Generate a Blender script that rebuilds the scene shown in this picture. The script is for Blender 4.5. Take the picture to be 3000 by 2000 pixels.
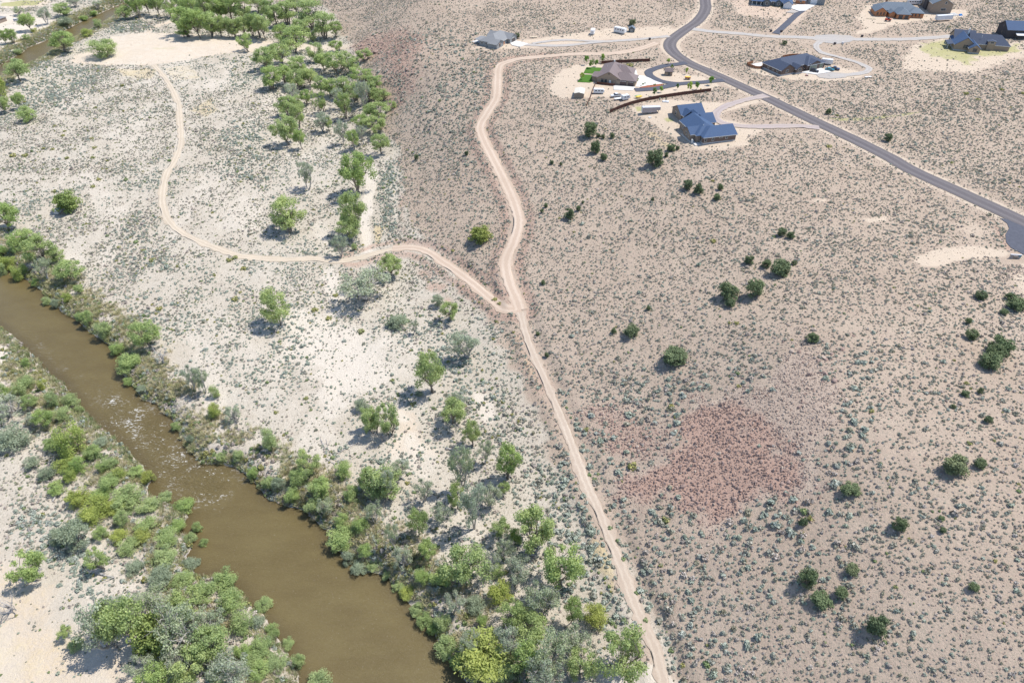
import bpy, math, random
import numpy as np
from mathutils import Vector, Matrix

for o in list(bpy.data.objects): bpy.data.objects.remove(o, do_unlink=True)
scene = bpy.context.scene
COL = scene.collection
# ---------------------------------------------------------------- camera
cam_data = bpy.data.cameras.new('drone_camera')
cam_data.lens = 24.0; cam_data.sensor_width = 36.0; cam_data.clip_start = 1.0; cam_data.clip_end = 20000.0
cam = bpy.data.objects.new('drone_camera', cam_data); COL.objects.link(cam)
cam.location = (0, 0, 130.0); cam.rotation_euler = (math.radians(50.0), 0, 0)
scene.camera = cam
# ---------------------------------------------------------------- sky and sun
SUN_EL = math.radians(61.0); SUN_AZ = math.radians(20.0)     # azimuth measured from +x towards +y
world = bpy.data.worlds.new('World'); scene.world = world; world.use_nodes = True
wn = world.node_tree; wn.nodes.clear()
sky = wn.nodes.new('ShaderNodeTexSky'); sky.sky_type = 'NISHITA'; sky.sun_disc = False
sky.sun_elevation = SUN_EL; sky.sun_rotation = math.pi / 2 - SUN_AZ; sky.altitude = 1400.0
bg = wn.nodes.new('ShaderNodeBackground'); bg.inputs['Strength'].default_value = 0.15
wo = wn.nodes.new('ShaderNodeOutputWorld')
wn.links.new(sky.outputs[0], bg.inputs[0]); wn.links.new(bg.outputs[0], wo.inputs[0])
sun_data = bpy.data.lights.new('sun', 'SUN'); sun_data.energy = 3.9; sun_data.angle = math.radians(0.53); sun_data.color = (1.0, 0.955, 0.89)
sun = bpy.data.objects.new('sun', sun_data); COL.objects.link(sun)
to_sun = Vector((math.cos(SUN_EL) * math.cos(SUN_AZ), math.cos(SUN_EL) * math.sin(SUN_AZ), math.sin(SUN_EL)))
sun.rotation_euler = to_sun.to_track_quat('Z', 'Y').to_euler(); sun.location = (200, 80, 300)
scene.view_settings.view_transform = 'Standard'; scene.view_settings.look = 'None'
scene.view_settings.exposure = 0.5; scene.view_settings.gamma = 1.0; scene.view_settings.use_curve_mapping = False
scene.render.engine = 'CYCLES'
scene.cycles.max_bounces = 4; scene.cycles.diffuse_bounces = 2; scene.cycles.glossy_bounces = 1; scene.cycles.transparent_max_bounces = 4
scene.cycles.use_denoising = True
try: scene.cycles.denoising_prefilter = 'ACCURATE'
except Exception: pass
# surveyed site data, metres: x east, y away from the viewpoint, z above the mesa top
SPOTS = [
 (-270.2, 359.9, -25),
 (-261.6, 439.1, -25),
 (-260, 548.8, -25),
 (-382.2, 637.5, -25),
 (-219.3, 585.6, -25),
 (-197.9, 283.2, -25),
 (-179.3, 338.2, -25),
 (-157.4, 383.7, -25),
 (-126.6, 283.2, -25),
 (-88.1, 253.2, -25),
 (-85.9, 318.3, -25),
 (-115.4, 204.7, -25),
 (-150.6, 227.3, -25),
 (-84.4, 184.7, -25),
 (-55.3, 158.9, -25),
 (-41, 175.6, -25),
 (-63, 143.9, -25),
 (-29.9, 130.4, -25),
 (-42.8, 118.2, -25),
 (-13.9, 112.5, -25),
 (-17, 92.1, -25),
 (-3.9, 74.8, -25),
 (8.2, 83.1, -25),
 (15.4, 70.9, -25),
 (-149.8, 471.5, -25),
 (-103.4, 410, -25),
 (-82.9, 351, -25),
 (-64.9, 283.2, -25),
 (-60.2, 253.2, -25),
 (-143.7, 137.4, -25.5),
 (-117.7, 97.2, -25.5),
 (-108.1, 71.2, -25.5),
 (-84.3, 79.1, -25.5),
 (-111.8, 112.8, -25.5),
 (-185.2, 205.3, -25.5),
 (-385, 587.4, -25.5),
 (-152.1, 599.6, -23.5),
 (-122.2, 522.5, -23.5),
 (-98.7, 456.9, -23.5),
 (-74.3, 395.3, -23.5),
 (-60.6, 343.3, -23.5),
 (-54.2, 293.7, -23.5),
 (-46.9, 253.6, -23.5),
 (-30.2, 213.5, -23.5),
 (-19.9, 196.5, -23.5),
 (-10.6, 177.5, -23.5),
 (-1.1, 154.3, -23.5),
 (6.1, 135.7, -23.5),
 (13.2, 117, -23.5),
 (20.7, 95.9, -23.5),
 (26.4, 79.8, -23.5),
 (30.4, 69.5, -23.5),
 (-24, 516.5, 0),
 (-61.7, 533.6, -2),
 (-100.2, 570, -11),
 (-36.4, 449.4, -1),
 (-58.2, 430.8, -3.5),
 (-79.7, 445.1, -10),
 (-19.6, 401.5, -2),
 (-39.9, 381.3, -6.5),
 (-53.7, 363.4, -13),
 (-36.2, 328.3, -15),
 (-37.6, 284.1, -18.5),
 (-25, 259.3, -18.5),
 (-13.7, 232.3, -18.5),
 (-27, 353.2, -9),
 (139.9, 538.5, 0),
 (131.9, 350, 0),
 (155.8, 297.7, 0),
 (171.4, 263.8, 0),
 (191.7, 224.5, 0),
 (96.2, 434.4, 0),
 (118.7, 469.2, 0),
 (197.9, 449.5, 0),
 (257.7, 451.6, 0),
 (314.8, 523.5, 0.5),
 (259.9, 507.8, 0),
 (194.4, 525.5, 0),
 (290.4, 432.4, 0),
 (326.9, 467.7, 0),
 (0, 446, 0),
 (46.8, 446, 0),
 (78.3, 475.3, 0),
 (23.2, 497.4, 0.5),
 (10.3, 426.9, -0.3),
 (40.3, 416.4, 0),
 (22.9, 387.9, -0.3),
 (46.7, 378.8, 0),
 (64, 368.3, 0),
 (90.6, 373.5, 0),
 (35.3, 351.7, -0.3),
 (50, 340.4, -0.8),
 (68, 334.8, 0),
 (79.1, 328.6, 0),
 (86.1, 293.5, -0.1),
 (101.1, 297, 0),
 (121.4, 343.9, 0),
 (100, 326.1, 0),
 (160.4, 395.4, 0),
 (180.5, 387, 0),
 (108.2, 294.4, 0),
 (120.4, 260.7, 0),
 (219.4, 368.3, 0),
 (238.4, 320.6, 0.5),
 (173.5, 343.9, 0),
 (33.9, 331.4, -3),
 (52.4, 315.1, -4),
 (67.2, 307, -2.2),
 (77.3, 285.2, -1.5),
 (17.3, 339.3, -3.5),
 (16.2, 309.1, -6.5),
 (1.8, 344.4, -5.5),
 (7.8, 287.5, -10),
 (14.6, 260.4, -12.5),
 (13.3, 225.6, -15.8),
 (10.1, 205.9, -18),
 (37.9, 281.3, -7),
 (57.4, 261.3, -5),
 (40.1, 230.4, -11),
 (36.9, 200.3, -14),
 (23, 176.4, -18),
 (64.9, 223.8, -7),
 (59.6, 194.1, -9.5),
 (94.7, 242.1, -2.5),
 (85.7, 207.3, -4),
 (87.3, 174.3, -2),
 (84.6, 151.2, 0.5),
 (123.1, 212.4, 0),
 (141.5, 199.6, 1),
 (164.8, 198.5, 0.3),
 (122.7, 159.9, 2.5),
 (147.6, 159.3, 3),
 (99.6, 152.5, 2),
 (64.2, 163.9, -7.5),
 (44.5, 170.4, -13),
 (46.4, 148.1, -14.5),
 (26.7, 153.1, -19.3),
 (33.6, 125.4, -19),
 (47.5, 127.3, -14),
 (62.3, 134.6, -8),
 (58.4, 117.4, -9.5),
 (73.7, 129.3, -2.5),
 (69.5, 113.6, -5),
 (62.7, 101.2, -9.5),
 (48, 105.6, -15.5),
 (38.3, 97.5, -18.5),
 (81.5, 114.9, 0),
 (97.5, 124.4, 2.5),
 (114.3, 123.4, 3.5),
 (124.2, 110.9, 4.5),
 (86.4, 95.1, -1),
 (70.4, 89.7, -6.5),
 (54.9, 84.9, -13),
 (42, 75.3, -18),
 (57.7, 68.8, -12.5),
 (79.2, 75.6, -4),
 (102.7, 84.1, 2),
 (69, 63.6, -9),
 (87.5, 64.2, -3),
 (96.9, 59.5, 0),
 (-3.1, 279.4, -12),
 (-14, 318.4, -8.5),
 (-10.8, 357.1, -5),
 (-7.8, 397.7, -1.5),
 (2.6, 250.4, -15),
 (-2.3, 224.6, -17.5),
 (2.2, 199.5, -20),
 (-8.1, 205.1, -21),
 (-21.6, 224.4, -22.5),
 (-34.9, 240.8, -23.8),
 (-50.4, 245, -24.6),
 (11, 160.6, -20.5),
 (18.1, 130.1, -21),
 (24.5, 106.7, -21.5),
 (28.7, 86.7, -22),
 (32.8, 73.5, -22.2),
 (-534.2, 799.7, -25),
 (-319.9, 800.5, -22),
 (-158.5, 712, -8),
 (0, 642, 3),
 (286.7, 642, 3),
 (455.9, 593.6, 3),
 (255.3, 262.9, 2),
 (176.4, 150.2, 4),
 (134.8, 90.7, 5),
 (110, 50.4, 0),
 (68.5, 43.3, -12),
 (33.1, 46.1, -21),
 (-34.2, 47.6, -26),
 (-102.2, 47.5, -25.5),
 (-147.4, 83.4, -25.5),
 (-217, 184.7, -25),
 (-337.8, 359.9, -25),
 (-480.4, 566.7, -25),
]
BENCHES = [
 ([(-65.4, 238.3), (-58.8, 242), (-50.4, 245.2), (-41.2, 244.1), (-34.7, 239.9), (-28.7, 232.5), (-21.5, 223.5), (-14.6, 214.5), (-8.1, 205), (-2.1, 198), (2.7, 197.7)], 3.2),
 ([(2.7, 196.2), (2, 200.6), (-1, 212.2), (-2.3, 225.2), (0.7, 236.7), (2.6, 250.1), (0.7, 264.8), (-3.1, 279.3), (-8.3, 298.1), (-14, 319), (-16, 333.5), (-12.7, 346.6), (-8.4, 361.6), (-7.9, 378.8), (-7.8, 397.4), (-5.3, 405.9), (6.2, 413.3), (21.6, 416.9)], 3.6),
 ([(2.9, 194.9), (5.8, 178.3), (10.3, 160.9), (15.1, 144.2), (18.2, 130.5), (20.6, 119.7), (23.3, 110.4), (25.4, 100.8), (27.3, 93.9), (28.7, 86.7), (30.7, 79.1), (32.2, 73.5), (33, 66), (33.3, 59.5)], 3),
]
RIVER = [
 [(-332.9, 711.2), (-339.1, 657.9), (-343.7, 631), (-348.7, 596.9), (-350.5, 576.7), (-352.2, 542.1), (-356.4, 525.6), (-354.3, 512.9), (-354.9, 487.7), (-350.7, 477.8), (-356.1, 441.4), (-347.8, 401.5), (-325.2, 366.9), (-328.9, 417.9), (-341.4, 461.7), (-339.3, 465.6), (-336.3, 477.1), (-334.5, 494.9), (-334, 503), (-335.5, 525.6), (-332.9, 555), (-329.5, 576.7), (-330.5, 612), (-328.7, 647.6), (-318.2, 698.2)],
 [(-266, 275.9), (-213.8, 239.5), (-205.2, 232.5), (-195, 225.9), (-182.4, 215.2), (-174.6, 207.6), (-162.2, 199), (-151.8, 190.6), (-147.6, 187.7), (-137.8, 180.6), (-135.4, 173.2), (-133.5, 170.4), (-124, 161.5), (-121.5, 158), (-115.7, 156), (-107, 147.9), (-102.2, 141.4), (-96.8, 134.9), (-92.6, 131.2), (-85.3, 130.7), (-81.7, 129.6), (-77.5, 125.9), (-73.4, 122.8), (-68.9, 117.9), (-58.3, 114.6), (-54.6, 111.4), (-50.3, 108), (-49.4, 104.2), (-45.4, 100.9), (-42.4, 98.7), (-40.5, 95.6), (-33.1, 95), (-31.1, 92.2), (-25.6, 87), (-23, 83.1), (-19.5, 79.6), (-16, 74.4), (-12.2, 70.6), (-10.9, 68.5), (-3.7, 59.9), (3.5, 48.2), (-34.6, 48.2), (-41.3, 59.9), (-47.7, 68.5), (-47.9, 70.8), (-51.6, 76.1), (-56.1, 80.6), (-60, 85), (-64.8, 88.7), (-68.9, 92.2), (-75.2, 95.8), (-79.5, 95.6), (-84.5, 100.9), (-83.9, 104.3), (-88.9, 109.1), (-88.8, 114), (-91.4, 116), (-96.2, 118.6), (-103.4, 122), (-104, 125.9), (-108.6, 131.6), (-114.7, 137), (-120.6, 141.4), (-128.3, 147.3), (-137.2, 154.4), (-143.4, 160.5), (-149, 166.2), (-159.2, 173.7), (-169, 181.7), (-176.1, 188.3), (-183.5, 193.7), (-190, 198.2), (-234, 226.8)],
]
ROADS = [
 ('dirt_track', 3.3, 'paletrack', [(-245.2, 479.3), (-232.5, 460.4), (-218.8, 439.4), (-207.9, 420.1), (-200.4, 405.7), (-193.4, 388.7), (-184.8, 367.1), (-179.5, 352.7), (-175.3, 337), (-173.6, 323.4), (-173.6, 318.9), (-170.5, 306.6), (-164.9, 289.8), (-158.7, 276.6), (-151.7, 266.3), (-143.2, 257.6), (-132.5, 250.2), (-120.9, 243.3), (-110.9, 239.5), (-96.4, 237.1), (-83.4, 238.2), (-71.8, 236.6), (-65.4, 238), (-58.6, 241.5), (-50.4, 244.9)]),
 ('dirt_road', 4.6, 'dirt', [(-50.4, 244.9), (-41.2, 244.5), (-34.7, 240.1), (-28.7, 232.5), (-21.5, 223.7), (-14.7, 214.8), (-8.1, 205.1), (-2.1, 197.5), (2.7, 198.4)]),
 ('dirt_road', 5.2, 'dirt', [(2.7, 196.8), (2, 200.7), (-1, 211.8), (-2.3, 224.7), (0.7, 237.1), (2.6, 250.3), (0.7, 264.5), (-3.1, 279.8), (-8.3, 298.4), (-14, 319.5), (-16, 333.3), (-12.7, 346.3), (-8.4, 362.1), (-7.9, 379.6), (-7.8, 397.4), (-5.3, 406.1), (6.2, 413.6), (21.6, 416.9), (39.7, 420.2), (58, 420.7), (74.4, 427.8), (89.7, 441.9)]),
 ('sandy_track', 2.9, 'sandtrack', [(3, 195.4), (5.8, 178.3), (10.4, 161.2), (15.1, 144.2), (18.2, 130.6), (20.6, 119.6), (23.2, 110.2), (25.4, 100.8), (27.3, 94), (28.7, 86.8), (30.7, 79.1), (32.2, 73.5), (33, 65.9), (33.3, 59.5)]),
 ('road', 8, 'asphalt', [(152.8, 599.6), (140.4, 538.4), (138.4, 526.8), (134.3, 512.7), (128.4, 497.3), (121.8, 484.1), (113.3, 470.7), (105.2, 457.4), (99, 445.3), (96.2, 434.4), (96.4, 424), (98.4, 414), (102.5, 402.5), (109.7, 389.9), (116.1, 378.3), (124.1, 363.2), (131.6, 349), (144.8, 321.4), (156.6, 297.7), (164.3, 280.4), (168.9, 266.9), (180.3, 246.3), (190.5, 226.3), (201.1, 200.6)]),
 ('gravel_road', 6, 'gravel', [(117.7, 470.7), (129.7, 464.8), (146.2, 460.4), (162.1, 455.3), (182.2, 453.1), (197.9, 449.5), (211.3, 448.8), (221.6, 448.8), (242.1, 448.8), (263.8, 451.7), (285.5, 457.7)]),
 ('gravel_driveway', 4.2, 'gravel', [(99.4, 455.2), (82, 449.6), (60.9, 444.6), (46.9, 440.5), (33.4, 436.5), (20.9, 436.1), (8.4, 438.7)]),
 ('gravel_driveway', 3.6, 'gravel', [(60.4, 444), (46.7, 445.3), (34.1, 447.3), (23.4, 445.3), (12.6, 440)]),
 ('gravel_driveway', 4, 'gravel', [(191.7, 444.6), (186.6, 437.1), (184.3, 429.1), (184.9, 422), (191.7, 413.9), (198.3, 406), (201.6, 398.3), (201.4, 393.2), (196.1, 387.5), (186.9, 384.2), (174.9, 382)]),
 ('asphalt_driveway', 4.6, 'tar', [(168.4, 460.5), (182.5, 482.8), (195.4, 504), (202.7, 514.1)]),
 ('asphalt_driveway', 4.6, 'tar', [(100.3, 404.3), (93.8, 401.3), (87.9, 399.6), (82.1, 395.5), (77.1, 390.4), (75.9, 386.4), (76.5, 381.5), (79.2, 376), (83.1, 372.3), (89.4, 370.1), (96.2, 371.3), (103.1, 372.4), (110, 374.5), (115.1, 375.6)]),
 ('asphalt_driveway', 5, 'tar', [(89.9, 370.2), (80.7, 364.8), (73, 361.6), (64.7, 360.4)]),
 ('gravel_driveway', 4.6, 'pinkgravel', [(131.8, 352.9), (116.6, 345.1), (106.3, 337.2), (100.4, 329.3), (99.1, 320.8), (102.5, 315.9), (110.9, 313), (121.2, 313), (134.3, 313.5), (144.9, 311.2)]),
]
PATCHES = {
 'bare': [([(21, 147.9), (31.1, 146.2), (39.8, 137.2), (49, 135.6), (43.5, 124.8), (33.2, 122.8), (25.4, 128.9)], 5, 0.35), ([(19.1, 364.2), (24.7, 387.7), (35.2, 401.3), (50.9, 402.3), (73, 392.6), (75.8, 398.4), (105.2, 381.6), (111.5, 368.2), (104.3, 360.4), (80.8, 350), (65.6, 341.5), (51.1, 351.1), (42.4, 351.6), (24.8, 352.7)], 3, 0.97), ([(58.2, 337.3), (67.3, 341.4), (80.4, 347.6), (87, 345.4), (104, 343.5), (126.2, 348.5), (126.6, 343.9), (106, 330.2), (101.1, 323.8), (119.2, 311.4), (110.1, 301.6), (106.1, 292.4), (91.3, 287.8), (81, 289.2), (76.8, 299), (68.8, 317.1), (59.3, 332.8)], 3, 0.97), ([(235.5, 499.6), (250, 524.9), (260.7, 533.4), (289, 519.9), (303.2, 519.6), (317.8, 515), (315.1, 502.8), (300.8, 495), (275.2, 489.7), (252.5, 479.4), (232.7, 464.1), (214.6, 456.7), (229.1, 471.7)], 4, 0.97), ([(132.6, 392.6), (140.9, 381.5), (154.3, 376.1), (170, 373.5), (192.5, 378.8), (201.4, 387), (181.8, 401.2), (177.8, 395.4), (136.8, 401.3)], 4, 0.92), ([(247.8, 439.1), (270.7, 451.7), (306.4, 442.6), (323, 449.4), (303.5, 415.8), (284.7, 403.6), (256.2, 386.5), (242, 388.5), (221, 392.6), (228.1, 413.3)], 5, 0.9), ([(-25, 433.7), (-4.2, 442.6), (43.9, 463.7), (62.5, 473.5), (103.2, 476.9), (110.5, 467.7), (97.1, 454.5), (53, 444.6), (12.4, 431.7), (-16.5, 428.3)], 4, 0.85), ([(157.5, 543.8), (224.6, 542.8), (195.6, 491.5), (173.5, 464.2), (165.8, 464.2), (179.5, 491.7), (155.1, 504.4)], 5, 0.8), ([(-304.1, 542.1), (-281.2, 552.3), (-257.7, 549.5), (-198.7, 544.7), (-169.9, 530.3), (-135.6, 525.3), (-113, 514.5), (-112.6, 505), (-132.6, 510.3), (-165.6, 513.8), (-209.9, 504.4), (-227.5, 489.4), (-246.2, 479.3), (-278.9, 477.8), (-303.9, 483.2), (-308.9, 496.9), (-303.9, 507.4), (-294.1, 515.2)], 3, 0.99), ([(54, 144.3), (55.8, 141.7), (59.8, 141.1), (62.7, 141.2), (67, 141.1), (72.7, 141.2), (80.6, 149.9), (85.4, 153.3), (87.3, 144.8), (87, 130.8), (83.4, 122.8), (78.1, 116.2), (75.4, 106.9), (73.1, 103.7), (69.4, 103.9), (65.2, 102.3), (59.5, 104), (55.4, 103.2), (53.1, 99.9), (49.1, 97.5), (47.5, 99.3), (47.8, 105.2), (45.9, 108.7), (38.9, 112.5), (30.2, 112.9), (27.9, 116.1), (31, 119.8), (35.9, 122.2), (43.3, 123.6), (47.7, 128.3), (50.5, 139.1)], 3, 0.96), ([(-136.4, 106.6), (-128.3, 102.2), (-113.3, 90.4), (-102.8, 80.8), (-93.6, 78.3), (-83.3, 75), (-74.5, 67.6), (-72, 57.1), (-122.1, 56.9), (-158.3, 112.8)], 8, 0.72), ([(136.5, 196.4), (149.3, 205.8), (163.6, 207.5), (175, 204), (171.8, 200.6), (159.8, 198.1), (150.7, 196.6), (146, 192), (137.9, 191.9)], 2, 0.95), ([(161, 224.5), (175.3, 227.2), (176.1, 214.7), (169.8, 207.6), (163.7, 214.7)], 5, 0.6), ([(165.2, 189.2), (174.9, 195.9), (182.1, 189), (168.7, 168.3), (160.9, 176.3)], 4, 0.8), ([(115.7, 241.6), (124.3, 243.5), (126, 240.7), (120, 238.5)], 3, 0.8), ([(132.6, 227), (142.4, 228.9), (140.9, 225.5), (132.6, 223.9)], 2, 0.9), ([(-66.6, 316.6), (-65.6, 296), (-63.1, 267.1), (-58.5, 242.5), (-61.1, 240.7), (-64.7, 253.6), (-69.4, 268.1), (-69.8, 283.8), (-71.5, 309.8), (-72.5, 326)], 2, 0.97), ([(-281.5, 550.5), (-283, 566.9), (-271.5, 586.3), (-267.1, 582), (-278.3, 562.1), (-276.3, 550.4)], 1, 0.9), ([(-37.8, 151.9), (-29.1, 151.8), (-26.7, 138.4), (-21.2, 133.1), (-27.1, 131.8), (-37.3, 132.9), (-36, 138.5)], 3, 0.85), ([(-12.1, 158), (-7.7, 157.7), (-4.8, 147.3), (-6.3, 144.7), (-9.5, 144.8)], 2, 0.9), ([(21.4, 70.6), (30.5, 71.1), (36.3, 65.9), (34.9, 58.8), (21.7, 59.7)], 3, 0.9), ([(-188.8, 196.1), (-175.8, 186.3), (-158.8, 172.1), (-152.2, 163.3), (-160.6, 160.8), (-174.6, 163.9)], 3, 0.7), ([(-423.8, 607.2), (-403.5, 606.4), (-367.6, 586), (-352.6, 570.7), (-368.4, 551.5), (-361.6, 525.2), (-367.5, 509.2), (-406.7, 550.3)], 4, 0.9), ([(-447.8, 649.2), (-399.9, 649.1), (-397.7, 627.7), (-432.5, 622.4)], 4, 0.8)],
 'sand': [([(-304.1, 542.1), (-281.2, 552.3), (-257.7, 549.5), (-198.7, 544.7), (-169.9, 530.3), (-135.6, 525.3), (-113, 514.5), (-112.6, 505), (-132.6, 510.3), (-165.6, 513.8), (-209.9, 504.4), (-227.5, 489.4), (-246.2, 479.3), (-278.9, 477.8), (-303.9, 483.2), (-308.9, 496.9), (-303.9, 507.4), (-294.1, 515.2)], 4, 0.5), ([(-66.6, 316.6), (-65.6, 296), (-63.1, 267.1), (-58.5, 242.5), (-61.1, 240.7), (-64.7, 253.6), (-69.4, 268.1), (-69.8, 283.8), (-71.5, 309.8), (-72.5, 326)], 2, 1), ([(-86, 204.8), (-63.8, 203), (-52, 192.8), (-42.1, 184.4), (-36.8, 170.3), (-48.5, 151.3), (-57.3, 146.9), (-67.5, 163.8), (-78.1, 174.2), (-85.4, 188.6)], 12, 0.85), ([(-71.2, 397.6), (-67.9, 359.1), (-67, 328.3), (-70.3, 329.1), (-72.8, 362.2), (-75.7, 400.4)], 3, 0.6), ([(-37.8, 151.9), (-29.1, 151.8), (-26.7, 138.4), (-21.2, 133.1), (-19.2, 120.6), (-25.8, 119.2), (-37.3, 132.9), (-36, 138.5)], 6, 0.7), ([(-12.1, 158), (-7.7, 157.7), (-4.8, 147.3), (-6.3, 144.7), (-9.5, 144.8)], 2, 1), ([(21.4, 70.6), (30.5, 71.1), (36.3, 65.9), (34.9, 58.8), (21.7, 59.7)], 4, 1), ([(-188.8, 196.1), (-175.8, 186.3), (-158.8, 172.1), (-152.2, 163.3), (-160.6, 160.8), (-174.6, 163.9)], 4, 0.7), ([(-75.7, 235.5), (-68.6, 227.9), (-64.2, 211.6), (-69.5, 205.3), (-74.7, 220.8)], 4, 0.9), ([(-162, 319.4), (-140.6, 328.1), (-123.6, 283.6), (-128.1, 258.9), (-149.7, 277)], 10, 0.5), ([(-246.7, 393.6), (-217.1, 409.8), (-184, 350.6), (-185.4, 318.1), (-216.6, 341.5)], 10, 0.5), ([(-113.3, 198.5), (-91.3, 192.2), (-73, 167.3), (-76.3, 154.3), (-96, 175.6)], 8, 0.6), ([(-21, 119.3), (-15, 114.6), (-18.1, 106), (-24.1, 112.4)], 5, 0.6), ([(-423.8, 607.2), (-403.5, 606.4), (-367.6, 586), (-352.6, 570.7), (-368.4, 551.5), (-361.6, 525.2), (-367.5, 509.2), (-406.7, 550.3)], 4, 0.7), ([(-58.4, 307.1), (-54.9, 299.6), (-50.3, 267.4), (-52.1, 265.1)], 1, 0.7)],
 'talus': [([(54, 144.3), (55.8, 141.7), (59.8, 141.1), (62.7, 141.2), (67, 141.1), (72.7, 141.2), (80.6, 149.9), (85.4, 153.3), (87.3, 144.8), (87, 130.8), (83.4, 122.8), (78.1, 116.2), (75.4, 106.9), (73.1, 103.7), (69.4, 103.9), (65.2, 102.3), (59.5, 104), (55.4, 103.2), (53.1, 99.9), (49.1, 97.5), (47.5, 99.3), (47.8, 105.2), (45.9, 108.7), (38.9, 112.5), (30.2, 112.9), (27.9, 116.1), (31, 119.8), (35.9, 122.2), (43.3, 123.6), (47.7, 128.3), (50.5, 139.1)], 6, 1), ([(21, 147.9), (31.1, 146.2), (39.8, 137.2), (49, 135.6), (43.5, 124.8), (33.2, 122.8), (25.4, 128.9)], 5, 0.75), ([(-118.7, 503.6), (-104, 522.6), (-71.6, 506.6), (-52.1, 454.9), (-55, 416.7), (-58.6, 388.3), (-67.9, 380.6), (-78.5, 416.3), (-95, 464.5)], 12, 0.35), ([(79.1, 157.4), (88.9, 163.6), (97.1, 151.1), (88.5, 128), (84.7, 142.5)], 5, 0.45), ([(42.2, 106.5), (52.7, 98.1), (62.7, 101.2), (74.8, 99.4), (72.7, 92.7), (56.5, 91.5), (45.9, 91.4)], 7, 0.4)],
 'yellow': [([(-192.4, 398.8), (-185.9, 421.3), (-171.4, 399.4), (-176, 380.7)], 4, 0.7), ([(21.3, 103.8), (24.8, 95.9), (26.1, 88.5), (23.8, 85.5), (21.6, 92.8), (20.1, 100.4)], 2, 1), ([(61.3, 322.2), (70.5, 308), (76.7, 290.2), (70.6, 289.7), (61.4, 310.3)], 3, 0.7), ([(-25, 433.7), (-4.2, 442.6), (43.9, 463.7), (62.5, 473.5), (103.2, 476.9), (110.5, 467.7), (97.1, 454.5), (53, 444.6), (12.4, 431.7), (-16.5, 428.3)], 5, 0.45), ([(-136.4, 106.6), (-128.3, 102.2), (-113.3, 90.4), (-93.6, 78.3), (-83.3, 75), (-74.5, 67.6), (-124.4, 60.4)], 8, 0.55), ([(0, 188.8), (3.5, 179.7), (8.8, 161.2), (6.6, 159.7), (1.2, 178.3)], 2, 0.7), ([(-270, 472.1), (-237.8, 472.5), (-231.6, 445.6), (-255.4, 454.8)], 3, 0.7), ([(-237.8, 472.5), (-220.2, 480.9), (-200.5, 451.5), (-220.2, 444.9)], 3, 0.6), ([(132.6, 392.6), (140.9, 381.5), (154.3, 376.1), (170, 373.5), (192.5, 378.8), (201.4, 387), (181.8, 401.2), (177.8, 395.4), (136.8, 401.3)], 4, 0.35), ([(247.8, 439.1), (270.7, 451.7), (306.4, 442.6), (323, 449.4), (303.5, 415.8), (284.7, 403.6), (256.2, 386.5), (242, 388.5), (221, 392.6), (228.1, 413.3)], 6, 0.4), ([(-61.2, 264.4), (-55.6, 263.2), (-54.9, 247.4), (-59.3, 249.3)], 2, 0.9), ([(-60.3, 321.8), (-57.5, 313.6), (-50.5, 264.7), (-53.3, 268.3)], 1, 0.6), ([(135.3, 224.3), (179, 224.7), (169.8, 207.6), (134, 190.9), (135, 211.7)], 20, 0.3), ([(-169, 290.1), (-142.2, 282.7), (-143.7, 253), (-160.9, 258.9)], 10, 0.4), ([(-59.1, 116.5), (-46, 114.8), (-46.1, 109.7), (-53.1, 110.4)], 4, 0.6)],
 'green': [([(253.5, 442.5), (268.9, 448.2), (275.8, 444.7), (303.7, 437.7), (314.8, 442.5), (307.1, 425.5), (289.6, 416), (274.6, 414.3), (263, 399.7), (258.3, 398), (256.9, 407), (245.5, 416.3), (246.3, 429.1)], 4, 0.72), ([(149.3, 324), (165.9, 324), (183.7, 326.9), (202.9, 332.4), (201.5, 329.3), (185.7, 323.9), (160.5, 318.5)], 1.5, 0.7), ([(61.8, 339.1), (66, 338.6), (66.2, 333.5), (61.9, 333.1)], 1.5, 0.8), ([(73.3, 325.2), (78.1, 324.6), (78.9, 319.6), (74, 319.7)], 1.5, 0.7), ([(186.3, 531), (196.3, 523.7), (194.8, 520.2), (184.8, 525.7)], 1, 0.9), ([(-442.7, 640.3), (-429.5, 648.4), (-407.3, 646), (-406.5, 633.2), (-424.4, 628.5), (-435.7, 627.9)], 3, 0.9), ([(288.9, 541.7), (313.4, 541), (303.7, 530.7), (281.2, 529.5)], 3, 0.7), ([(-262.3, 515.8), (-241.4, 519.1), (-240.1, 515.6), (-257.3, 509.6)], 2, 0.5)],
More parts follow.
